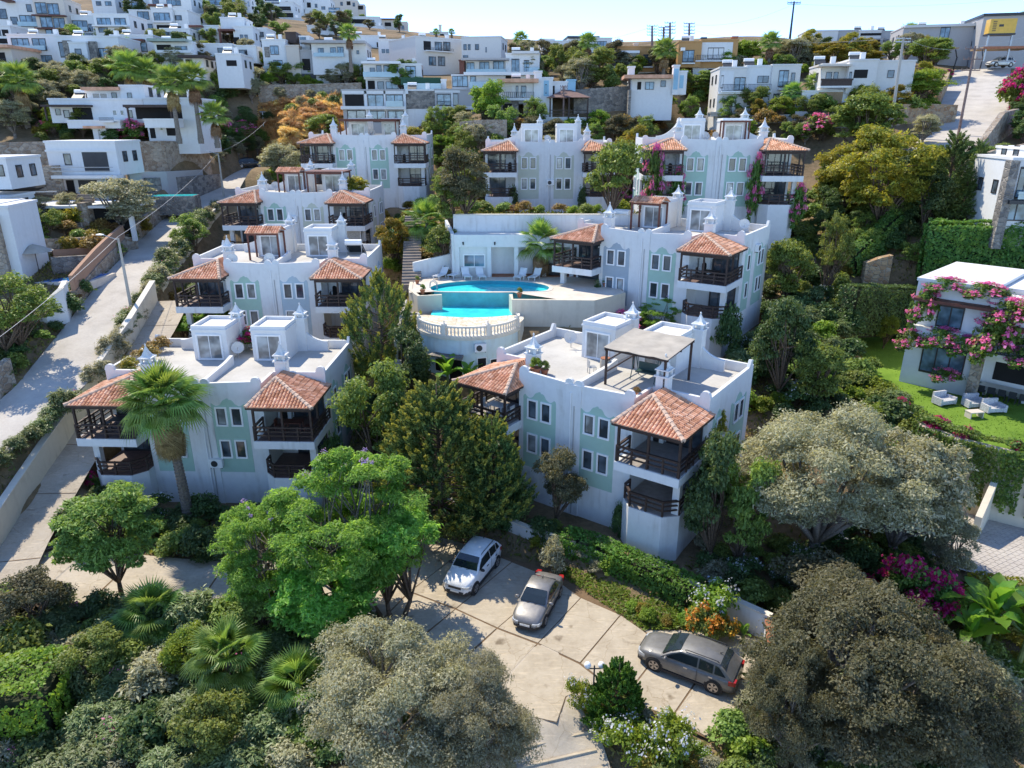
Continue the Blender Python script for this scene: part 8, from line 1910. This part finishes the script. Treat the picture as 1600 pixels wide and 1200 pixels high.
climber('B2', 15.3, -.6, -3.5, 1.6, 2.2, 'shrub_b', 'dark creeper on the right balcony of the angled block'); climber('B2', 3.6, -.4, -3, 2.0, 1.1, 'shrub_b', 'thin dark creeper by the left balcony of the angled block'); climber('A', 15.3, 1.0, -3, 2.6, 2.0, 'shrub_b', 'dark creeper on the right flank of the skirted palm block'); climber('M', 3.4, -.6, -3, 1.0, 1.3, 'shrub_b', 'dark creeper under the left balcony of the nearest block'); climber('M', 11.1, -.5, -3.4, -.2, .8, 'shrub_b', 'narrow ivy strip left of the tall balcony base of the nearest block'); climber('E', 3.2, -.5, -3, 1.6, 1.5, 'shrub_b', 'dark creeper by the left balcony of the olive-panelled block'); climber('E', 11.4, -.6, -3, 1.6, 1.3, 'shrub_b', 'dark creeper by the right balcony of the olive-panelled block')
lh = bpy.data.objects['lawn_house']
def on_house(x, y, z, w, h, pk, label, d=1.0):
 c, s = math.cos(lh.rotation_euler.z), math.sin(lh.rotation_euler.z); w0, h0, _ = PROTO[pk]
 grow('bougainvillea', pk, (lh.location.x + c * x - s * y, lh.location.y + s * x + c * y, lh.location.z + z), (w / w0, w * d / w0, h / h0), lh.rotation_euler.z, label, 'creeper', 'bougainvillea on the lawn house')
for x, y, z, w, h, lb in ((-4.6,-.3,3.2,1.8,2.6,'left wall edge'),(-4.9,-.4,1.6,2.0,1.5,'left corner above the lawn'),(-3.0,-.6,2.3,2.2,1.4,'balcony left of the glass doors'),(-1.5,-.5,2.0,2.0,1.4,'balcony over the glass doors'),(.3,-.6,1.6,2.6,3.2,'stone pier'),(.6,-.3,4.4,2.4,1.8,'roof edge above the pier'),(-1.2,.2,6.2,2.4,1.0,'parapet middle'),(-3.6,.4,6.3,2.4,.9,'parapet left end'),(2.2,-.2,5.9,2.2,1.0,'roof slab right of the pier'),(2.4,-.8,2.2,2.2,1.2,'right balcony rail'),(4.4,-.8,1.9,2.2,1.2,'far right balcony rail'),(-2.2,-1.0,.1,1.6,.9,'terrace edge by the lawn')):
 on_house(x, y, z - .15, w * 1.35, h * 1.3, 'boug', 'pink bougainvillea on the ' + lb + ' of the lawn house')
T('plumbago','plumbago',905,1060,1105,55,'pale blue plumbago left of the thuja','shrub'); T('plumbago','plumbago',985,1120,1185,95,'pale blue flowering bush below the thuja','shrub'); T('plumbago','plumbago',1045,1110,1190,90,'yellow-green flowering bush right below the thuja','shrub')
T('plumbago','plumbago',1115,905,965,85,'pale blue plumbago hanging over the white parking wall','shrub'); T('firethorn','berry',1098,942,998,62,'orange-berried firethorn behind the grey SUV','shrub'); T('firethorn','berry',1130,958,1000,45,'orange-berried bush right of the firethorn','shrub')
lwz = [Vector((p.x, p.y, 5.5)) for p in LWALL]
def drape(name, label, P0, P1, zt, zb, leaf, dens, seed, thick=.5, L=.17, Wd=.12, cat='creeper', group=None):
 P0 = Vector(P0); P1 = Vector(P1); n = 10; rr = random.Random(seed); q = []
 for i in range(n):
  a = P0.lerp(P1, i / n); c = P0.lerp(P1, (i + 1) / n); zz = zt - (zt - zb) * rr.uniform(.35, 1.0)
  d = (c - a).normalized(); nn = Vector((d.y, -d.x, 0)) * .22;
  q.append(((a.x + nn.x, a.y + nn.y, zz), (c.x + nn.x, c.y + nn.y, zz), (c.x + nn.x, c.y + nn.y, zt), (a.x + nn.x, a.y + nn.y, zt)))
  q.append(((a.x + nn.x, a.y + nn.y, zt), (c.x + nn.x, c.y + nn.y, zt), (c.x - nn.x * 3, c.y - nn.y * 3, zt + .1), (a.x - nn.x * 3, a.y - nn.y * 3, zt + .1)))
 return tag(put(name, leaf_cover(name, q, leaf, dens, L, Wd, thick, seed, True)), label, cat, group)
drape('hanging_creeper', 'green creeper hanging over the middle of the lawn retaining wall', lwz[1], lwz[2], 5.85, 2.0, 'ivy', 260, 3); drape('hanging_creeper', 'green creeper hanging down to the paving between the two vehicle bays', lwz[2], lwz[3], 5.85, 1.1, 'ivy', 280, 4); drape('hanging_creeper', 'green creeper hanging over the right vehicle bay', lwz[3], lwz[4], 5.85, 1.6, 'ivy', 260, 5); drape('hanging_creeper', 'green creeper on the left end of the lawn wall', lwz[0], lwz[1], 5.85, 2.2, 'ivy', 240, 6)
T('bougainvillea','boug_m',1460,652,690,62,'purple bougainvillea on top of the streaked lawn wall','shrub'); T('bougainvillea','boug_m',1500,668,722,50,'purple bougainvillea trailing from the middle of the lawn wall','shrub'); T('bougainvillea','boug_m',1580,690,742,40,'purple bougainvillea at the right end of the lawn wall','shrub'); T('bougainvillea','boug_m',1405,620,650,30,'purple bougainvillea at the left corner of the lawn','shrub')
def hedge_px(name, label, u0, v0, u1, v1, vt, wd, leaf, dens, seed, **k):
 a, c = gp(u0, v0), gp(u1, v1); h = top_z(a, u0, vt) - a.z; return hedge(name, label, a, c, wd, h, leaf, dens, seed=seed, **k)
hedge_px('ivy_wall', 'tall ivy-covered wall with a sunlit yellow top below the modern house', 1438, 442, 1660, 452, 350, 1.4, 'ivy', 120, 11, thick=.5, L=.24, Wd=.17, cat='hedge')
hedge_px('hedge', 'dark clipped hedge behind the lawn', 1312, 516, 1422, 512, 448, 1.6, 'dark', 150, 12, thick=.3)
hedge_px('ivy_wall', 'sloping ivy-covered wall climbing towards the firs', 1330, 428, 1412, 352, 395, 1.2, 'ivy', 130, 13, thick=.4, L=.22, Wd=.15)
hedge_px('hedge', 'small clipped yellow-green hedge by the slim-framed house', 1105, 186, 1150, 186, 169, 1.5, 'lime', 60, 14, L=.3, Wd=.2)
hedge_px('hedge', 'yellow-flowered hedge along the drive edge at right', 1515, 935, 1660, 955, 905, 1.2, 'yellow', 150, 15)
def hedge_w(name, label, pts, wd, h, leaf, seed, **k):
 for i in range(len(pts) - 1): hedge(name, label[i], pts[i], pts[i + 1], wd, h, leaf, seed=seed + i, **k)
hw_ = [Pz(u, v, .1) for u, v in ((880,868),(930,882),(985,908),(1040,930),(1082,955))]
hedge_w('hedge', ['leafy hedge piece right behind the silver saloon', 'leafy hedge piece under the tall balcony base', 'leafy hedge piece in the middle of the parking wall', 'leafy hedge piece beside the firethorn'], hw_, 1.3, 1.6, 'thuja', 21, dens=170)
hedge_px('hedge', 'bright yellow-green hedge in the bottom left corner', -60, 1135, 105, 1112, 1072, 3.0, 'lime', 190, 31, thick=.6)
tag(put('grass_verge', leaf_cover('grass_verge', [(Pz(870,895,.03), Pz(1005,985,.03), Pz(1050,950,.35), Pz(900,872,.35)), (Pz(1005,985,.03), Pz(1120,985,.03), Pz(1100,955,.3), Pz(1050,950,.35))], 'lawn', 230, .24, .06, .18, 41)), kind='stuff')
tag(put('lawn_grass', leaf_cover('lawn_grass', [tuple(Pz(u, v, 5.55) for u, v in ((1345,540),(1345,525),(1400,525),(1410,600))), tuple(Pz(u, v, 5.55) for u, v in ((1450,662),(1392,600),(1500,606),(1560,690))), tuple(Pz(u, v, 5.55) for u, v in ((1560,690),(1500,606),(1660,640),(1680,712)))], 'lawn', 55, .16, .05, .06, 42)), kind='stuff')
# ------------------------------------------------------------------ shrubs, bed by bed
PAVED = [[tuple(gp(u, v)[:2]) for u, v in ((-80,1075),(112,1060),(120,1165),(-80,1185))], LOT, DECK, DRIVE, LAWN] + [rect_poly(o, r, -.5, BW + .5, -1.9, BD) for o, r in BLK.values()] + [[(-8,48),(2,48),(4,57),(-9,57)], [(-5.6,64),(13,64),(13,67.2),(-5.6,67.2)]]
PBB = [(min(p[0] for p in P_), max(p[0] for p in P_), min(p[1] for p in P_), max(p[1] for p in P_), P_) for P_ in PAVED]
RBB = [(min(p[0] for p in l), max(p[0] for p in l), min(p[1] for p in l), max(p[1] for p in l), [tuple(p[:2]) for p in l], hw) for l, hw, fo in ROADS]
def free1(p, m):
 q = np.array([p[:2]], dtype=float); x, y = q[0]
 for a, b_, c, d, P_ in PBB:
  if a - m < x < b_ + m and c - m < y < d + m and (inside(q, P_)[0] or seg_dist(q, P_)[0] < m): return False
 for a, b_, c, d, l, hw in RBB:
  k = hw * .95 + m
  if a - k < x < b_ + k and c - k < y < d + k and seg_dist(q, l, False)[0] < k: return False
 return True
def free(xy, m=.5):
 if len(xy) == 1: return np.array([free1(xy[0], m)])
 q = np.asarray(xy, dtype=float); ok = np.ones(len(q), dtype=bool)
 for p in PAVED: ok &= ~(inside(q, p) | (seg_dist(q, p) < m))
 for line, hw, fo in ROADS: ok &= seg_dist(q, [tuple(p[:2]) for p in line], False) > hw * .95 + m
 return ok
KIND = {'oleander': ('oleander_bush', 'shrub'), 'oleander_b': ('oleander_bush', 'shrub'), 'shrub': ('shrub', 'shrub'), 'shrub_b': ('dark_shrub', 'shrub'), 'shrub_lime': ('lime_shrub', 'shrub'), 'shrub_yellow': ('yellow_shrub', 'shrub'), 'shrub_rust': ('rusty_shrub', 'shrub'), 'shrub_grey': ('grey_shrub', 'shrub'),
'boug': ('bougainvillea', 'shrub'), 'boug_m': ('bougainvillea', 'shrub'), 'white_fl': ('flowering_shrub', 'shrub'), 'plumbago': ('plumbago', 'shrub'), 'berry': ('firethorn', 'shrub'), 'straw': ('dry_grass_clump', 'grass'),
'broad': ('broadleaf_tree', 'tree'), 'broad_b': ('broadleaf_tree', 'tree'), 'darktree': ('dark_tree', 'tree'), 'wispy': ('slender_tree', 'tree'), 'dull': ('dull_tree', 'tree'), 'limetree': ('lime_tree', 'tree'), 'yellowtree': ('yellow_tree', 'tree'), 'olive_b': ('olive_tree', 'tree')}
DESC = {'oleander': 'grey-green oleander bush', 'oleander_b': 'pink-dotted oleander bush', 'shrub': 'green leafy shrub', 'shrub_b': 'dark green shrub', 'shrub_lime': 'light green shrub', 'shrub_yellow': 'yellow-green shrub', 'shrub_rust': 'rusty dry shrub', 'shrub_grey': 'silvery grey shrub', 'boug': 'pink bougainvillea', 'boug_m': 'magenta bougainvillea', 'white_fl': 'dark shrub with pale flowers', 'plumbago': 'pale blue plumbago', 'berry': 'orange-berried shrub', 'straw': 'tuft of dry golden grass',
'broad': 'green leafy tree', 'broad_b': 'spreading green tree', 'darktree': 'dark green tree', 'wispy': 'slender soft green tree', 'dull': 'dull grey-brown tree', 'limetree': 'bright lime-green tree', 'yellowtree': 'yellow-green tree', 'olive_b': 'grey olive tree'}
def bed(where, poly, n, keys, smin, smax, seed, hf=(.8, 1.15), gap=.55, margin=.4):
 """n plants with feet on the ground seen inside a pixel outline"""
 rg = random.Random(seed); us = [p[0] for p in poly]; vs = [p[1] for p in poly]; got = []; tries = 0; keys = [k for k in keys]; seen = {}
 while len(got) < n and tries < n * 14:
  tries += 1; u = rg.uniform(min(us), max(us)); v = rg.uniform(min(vs), max(vs))
  if not inside(np.array([[u, v]]), poly)[0]: continue
  q, t = G(u, v);
  if t > 390 or not free([[q.x, q.y]], margin)[0]: continue
  s = rg.uniform(smin, smax)
  if any((q.x - a) ** 2 + (q.y - b_) ** 2 < (gap * (s + s2) / 2) ** 2 for a, b_, s2 in got): continue
  got.append((q.x, q.y, s)); k = rg.choice(keys)
  fu = (u - min(us)) / (max(us) - min(us)); fv = (v - min(vs)) / max(1, max(vs) - min(vs)); fs = (s - smin) / max(.01, smax - smin)
  pos = ('far left', 'left', 'middle', 'right', 'far right')[min(4, int(fu * 5))] + (' back', ' centre', ' front')[min(2, int(fv * 3))]
  lab = ('small', 'mid-sized', 'large')[min(2, int(fs * 3))] + ' ' + DESC[k] + ' ' + where + ', ' + pos
  if len(lab.split()) > 16: lab = DESC[k] + ' ' + where + ', ' + pos
  if len(lab.split()) > 16: lab = DESC[k] + ' ' + where
  w0, h0, _ = PROTO[k]; nm, cat = KIND[k]; h = s * h0 / w0 * rg.uniform(*hf)
  grow(nm, k, (q.x, q.y, q.z - .08), (s / w0, s / w0 * rg.uniform(.85, 1.15), h / h0), rg.uniform(0, 6.28), lab, cat, DESC[k] + ' ' + where)
O = ['oleander', 'oleander', 'oleander_b', 'shrub_grey']; G_ = ['shrub', 'shrub', 'shrub_b', 'shrub_lime']
bed('in the lower left garden', [(-30,945),(110,930),(250,960),(420,985),(500,1020),(480,1230),(-60,1230)], 150, O + ['oleander', 'oleander', 'oleander', 'oleander_b', 'shrub', 'shrub_b', 'shrub'], 1.6, 3.0, 1, gap=.42)
bed('dotted through the lower left garden', [(-30,945),(110,930),(250,960),(420,985),(480,1100),(300,1150),(100,1080)], 9, ['shrub_rust', 'shrub_yellow', 'shrub_lime'], .9, 1.5, 51, gap=.2)
bed('along the lane verge at lower left', [(0,915),(120,925),(300,940),(450,945),(600,975),(600,1010),(430,985),(200,960),(0,955)], 34, ['shrub', 'shrub_yellow', 'shrub', 'shrub_grey', 'oleander', 'oleander'], 1.0, 1.9, 2)
bed('in the garden below the skirted palm block', [(95,800),(150,765),(300,765),(520,755),(600,790),(640,835),(560,880),(380,890),(260,885),(120,850)], 62, ['white_fl', 'shrub_b', 'shrub', 'shrub_b', 'oleander', 'shrub_lime'], 1.4, 2.6, 3)
bed('around the big cypress between the front blocks', [(600,740),(700,800),(800,800),(900,850),(860,860),(760,830),(680,815)], 26, ['white_fl', 'shrub_b', 'shrub_b', 'shrub'], 1.3, 2.3, 4)
bed('in the bed before the nearest block', [(830,815),(960,870),(1040,905),(1010,915),(900,880),(830,850)], 20, ['shrub_lime', 'shrub', 'shrub_lime', 'shrub_grey'], 1.0, 1.9, 5)
bed('on the verge behind the parked cars', [(880,890),(1010,950),(1110,985),(1000,985),(930,925)], 16, ['shrub_lime', 'shrub', 'shrub_yellow'], .7, 1.3, 6)
bed('between the front blocks', [(560,640),(640,590),(720,620),(700,720),(580,740)], 30, G_ + ['shrub_b'], 1.5, 2.8, 7)
bed('beside the round pool house', [(580,520),(655,540),(680,590),(600,620),(560,580)], 18, G_, 1.3, 2.4, 8)
bed('right of the pool terrace', [(800,520),(850,470),(900,480),(900,540),(830,550)], 16, ['shrub_grey', 'shrub', 'shrub_grey'], 1.4, 2.4, 9)
bed('behind the nearest block', [(900,500),(1010,520),(1070,540),(1060,560),(960,545)], 16, ['shrub', 'shrub_lime', 'boug', 'shrub_b'], 1.4, 2.4, 10)
bed('on the slope right of the angled block', [(1130,560),(1180,470),(1260,440),(1330,470),(1400,560),(1420,640),(1330,660),(1180,660)], 85, ['shrub', 'shrub_b', 'shrub', 'shrub_lime', 'oleander', 'white_fl', 'shrub_b'], 1.6, 3.0, 11)
bed('under the broad grey olive', [(1080,860),(1200,860),(1420,800),(1460,880),(1480,960),(1250,980),(1120,930)], 42, ['shrub_b', 'shrub_b', 'shrub', 'white_fl', 'shrub_grey'], 1.3, 2.5, 12)
bed('in the upper right garden', [(1190,345),(1240,300),(1300,280),(1420,280),(1440,350),(1330,420),(1250,430)], 50, ['shrub_b', 'shrub', 'darktree', 'shrub', 'wispy'], 1.8, 3.4, 13)
bed('under the yellow-green trees of the upper right garden', [(1290,300),(1420,300),(1440,440),(1400,400),(1300,440)], 34, ['shrub', 'shrub_b', 'shrub_yellow', 'broad'], 1.8, 3.4, 46)
bed('below the steep ramp', [(1420,240),(1560,260),(1600,300),(1600,345),(1430,345),(1400,300)], 24, ['shrub_b', 'darktree', 'shrub', 'broad'], 2.0, 3.6, 14)
bed('on the slope beside the brown garden steps', [(580,330),(640,300),(700,320),(715,400),(680,425),(660,400),(630,440),(590,430)], 34, ['shrub', 'shrub_b', 'shrub_lime', 'shrub_rust', 'shrub_yellow'], 1.2, 2.4, 15)
bed('above the pool house', [(705,335),(860,335),(980,340),(960,320),(720,318)], 34, ['shrub', 'shrub_lime', 'shrub_rust', 'shrub', 'shrub_yellow'], 1.2, 2.2, 16)
bed('between the olive-panelled and pink-creeper blocks', [(930,345),(1090,345),(1090,300),(960,290)], 26, ['shrub', 'shrub_b', 'shrub_lime', 'boug'], 1.6, 3.0, 17)
bed('on the terraces above the upper blocks', [(660,205),(900,205),(1100,200),(1300,200),(1300,235),(1000,235),(700,260)], 62, ['broad', 'shrub', 'wispy', 'olive_b', 'limetree', 'shrub_rust', 'dull'], 2.4, 4.6, 18, margin=0)
bed('on the terraces between the topmost and olive-panelled blocks', [(670,225),(760,230),(750,300),(680,310)], 22, ['broad', 'shrub', 'shrub_b', 'wispy'], 1.8, 3.4, 19)
bed('around the topmost left block', [(440,255),(500,235),(520,280),(470,300),(410,300)], 22, ['shrub', 'olive_b', 'shrub_lime', 'shrub_grey', 'shrub_rust'], 2.0, 3.6, 20)
bed('along the right side of the third block', [(585,300),(640,300),(640,335),(600,330)], 12, ['shrub', 'shrub_yellow', 'shrub_rust'], 1.6, 2.8, 21)
bed('between the first and second blocks up the road', [(420,515),(560,560),(560,610),(540,560),(400,535)], 18, ['shrub_b', 'shrub', 'shrub_b'], 1.4, 2.6, 22)
bed('between the second block and the lane', [(200,570),(260,470),(300,440),(330,500),(280,540)], 26, ['oleander', 'shrub_rust', 'shrub_yellow', 'shrub'], 1.3, 2.4, 23)
bed('in the shade of the villas on the left hillside', [(-20,130),(60,190),(70,215),(-20,215)], 18, ['darktree', 'olive_b', 'darktree', 'broad'], 4.0, 6.5, 24, margin=0)
bed('below the stone pier house', [(60,135),(200,125),(190,160),(60,190)], 22, ['olive_b', 'darktree', 'dull', 'broad'], 3.4, 5.6, 25, margin=0)
bed('in front of the scalloped villa', [(20,190),(100,185),(200,212),(320,218),(300,224),(60,224)], 32, ['broad', 'limetree', 'shrub', 'boug', 'shrub_yellow', 'shrub_b'], 1.8, 3.6, 26, margin=0)
bed('on the hillside right of the villa wing', [(300,120),(400,125),(420,190),(430,230),(330,240),(310,180)], 55, ['olive_b', 'darktree', 'shrub', 'broad', 'olive_b', 'shrub_grey', 'shrub_b'], 2.2, 4.6, 27, margin=0)
bed('at the top bend of the road', [(330,235),(430,215),(430,245),(340,262)], 24, ['darktree', 'olive_b', 'shrub_b', 'shrub'], 2.0, 3.6, 28, margin=.2)
bed('over the dry grass slope', [(400,165),(540,160),(560,215),(500,240),(430,235),(405,215)], 120, ['straw'], 2.2, 4.2, 29, gap=.3, margin=0)
bed('dotted on the dry grass slope', [(400,150),(560,150),(560,170),(420,185)], 12, ['shrub', 'shrub_b', 'olive_b'], 2.0, 3.4, 30, margin=0)
bed('among the crowded houses of the upper left hill', [(100,40),(420,40),(430,128),(110,128)], 70, ['broad', 'darktree', 'olive_b', 'shrub', 'limetree', 'dull'], 2.0, 4.2, 31, margin=0)
bed('among the far crest houses', [(150,10),(620,40),(640,62),(400,62),(150,40)], 34, ['broad', 'darktree', 'dull'], 3.0, 6.0, 32, margin=0)
bed('before the three-bay and corner houses', [(400,130),(560,132),(650,130),(650,145),(400,145)], 26, ['broad', 'limetree', 'olive_b', 'darktree'], 2.6, 5.2, 33, margin=0)
bed('on the crest between the glazed villas and the ochre houses', [(780,95),(960,95),(970,150),(880,145),(800,120)], 34, ['broad', 'olive_b', 'darktree', 'shrub', 'dull'], 2.6, 5.4, 34, margin=0)
bed('along the crest by the ochre houses', [(960,112),(1260,100),(1280,125),(1110,120),(970,130)], 34, ['broad', 'limetree', 'dull', 'olive_b'], 2.6, 5.0, 35, margin=0)
bed('between the houses of the upper right', [(1050,130),(1110,130),(1250,180),(1400,170),(1440,130),(1460,190),(1400,200),(1100,195)], 34, ['limetree', 'broad', 'shrub', 'boug', 'yellowtree'], 2.2, 4.4, 36, margin=0)
bed('under the halls on the right crest', [(1240,85),(1470,85),(1470,110),(1250,108)], 26, ['broad', 'yellowtree', 'olive_b', 'darktree'], 2.4, 5.0, 37, margin=0)
bed('right of the steep ramp', [(1560,150),(1640,140),(1640,260),(1585,230)], 20, ['darktree', 'shrub_b', 'boug_m', 'broad'], 2.4, 4.6, 38, margin=.3)
bed('along the left roadside yards', [(-20,560),(60,480),(150,455),(100,520),(0,620)], 18, ['shrub_b', 'shrub', 'shrub_rust', 'shrub_b'], 1.4, 2.6, 39)
bed('in the yards left of the road', [(-20,340),(200,340),(290,330),(230,395),(60,410),(-20,440)], 30, ['shrub', 'shrub_rust', 'olive_b', 'shrub_b', 'shrub_yellow'], 1.6, 3.2, 40)
bed('at the bottom right of the lane', [(880,1110),(1010,1110),(1180,1150),(1200,1230),(930,1230)], 34, ['shrub_lime', 'shrub_yellow', 'shrub', 'shrub_grey', 'plumbago'], 1.2, 2.2, 41)
bed('under the big carob', [(1150,1080),(1560,1020),(1560,1230),(1180,1230)], 50, ['shrub_b', 'shrub_b', 'shrub', 'shrub_grey'], 1.4, 2.6, 42)
bed('by the banana plants', [(1440,930),(1600,960),(1600,1060),(1500,1060)], 20, ['shrub_b', 'shrub', 'shrub_yellow'], 1.2, 2.2, 43)
bed('right below the lawn', [(1340,600),(1430,660),(1470,760),(1420,820),(1380,760)], 26, ['shrub', 'shrub_lime', 'white_fl', 'shrub_b'], 1.6, 2.8, 44)
bed('under the large silver olives', [(480,1100),(820,1130),(860,1230),(480,1230)], 22, ['shrub_grey', 'shrub_b', 'shrub'], 1.2, 2.2, 45)
# oleander hedge between road and lane
rg = random.Random(77); sidev = 1 if RL[30][0] + RN[30][0] > RL[30][0] else -1
for i in range(2, len(RL) - 6, 1):
 if RL[i][1] > 92: break
 for off in (2.65,):
  if rg.random() < .12: continue
  p = RL[i][:2] + RN[i] * sidev * (off + rg.uniform(-.08, .12));
  if not free([p], -.3)[0]: continue
  k = rg.choice(['oleander', 'oleander_b', 'oleander', 'shrub_grey']); s = rg.uniform(1.5, 2.4); w0, h0, _ = PROTO[k]
  grow('oleander_bush', k, (p[0], p[1], max(H(p[0], p[1]), RL[i][2] - .7) - .1), (s / w0, s / w0, s / w0 * rg.uniform(.9, 1.3)), rg.uniform(0, 6), DESC[k] + ' in the hedge between road and lane, plant %s' % ('beside ' + ('the wide near stretch', 'the skirted palm block', 'the lamp pole bend', 'the second block', 'the third block', 'the upper bend')[min(5, int((RL[i][1] - 36) / 10))]), 'shrub', DESC[k] + ' in the long hedge between road and lane')
# undergrowth over the near ground
def undergrowth():
 rng = np.random.default_rng(5); n = 150000
 q = np.column_stack([rng.uniform(-46, 46, n), rng.uniform(17, 82, n)]); ok = free(q, .15)
 dens = np.sin(q[:, 0] * .7 + 1) * np.sin(q[:, 1] * .6) + np.sin(q[:, 0] * .23 - q[:, 1] * .31) + rng.normal(size=n) * .5; q = q[ok & (dens > -.55)]
 z = hfast(q); p = np.column_stack([q, z + .05]); k = len(p); fb = FB()
 a = unit(rng.normal(size=(k, 3)) * .7 + np.array([0, 0, .7])); nn = unit(rng.normal(size=(k, 3)) + np.array([0, 0, .5])); nn = nn - a * (a * nn).sum(1)[:, None]
 fb.leaves(rng, p + a * .08, a, nn, .34, .10)
 tag(put('undergrowth', fb.mesh('undergrowth', LF['grass'])), kind='stuff')
undergrowth()
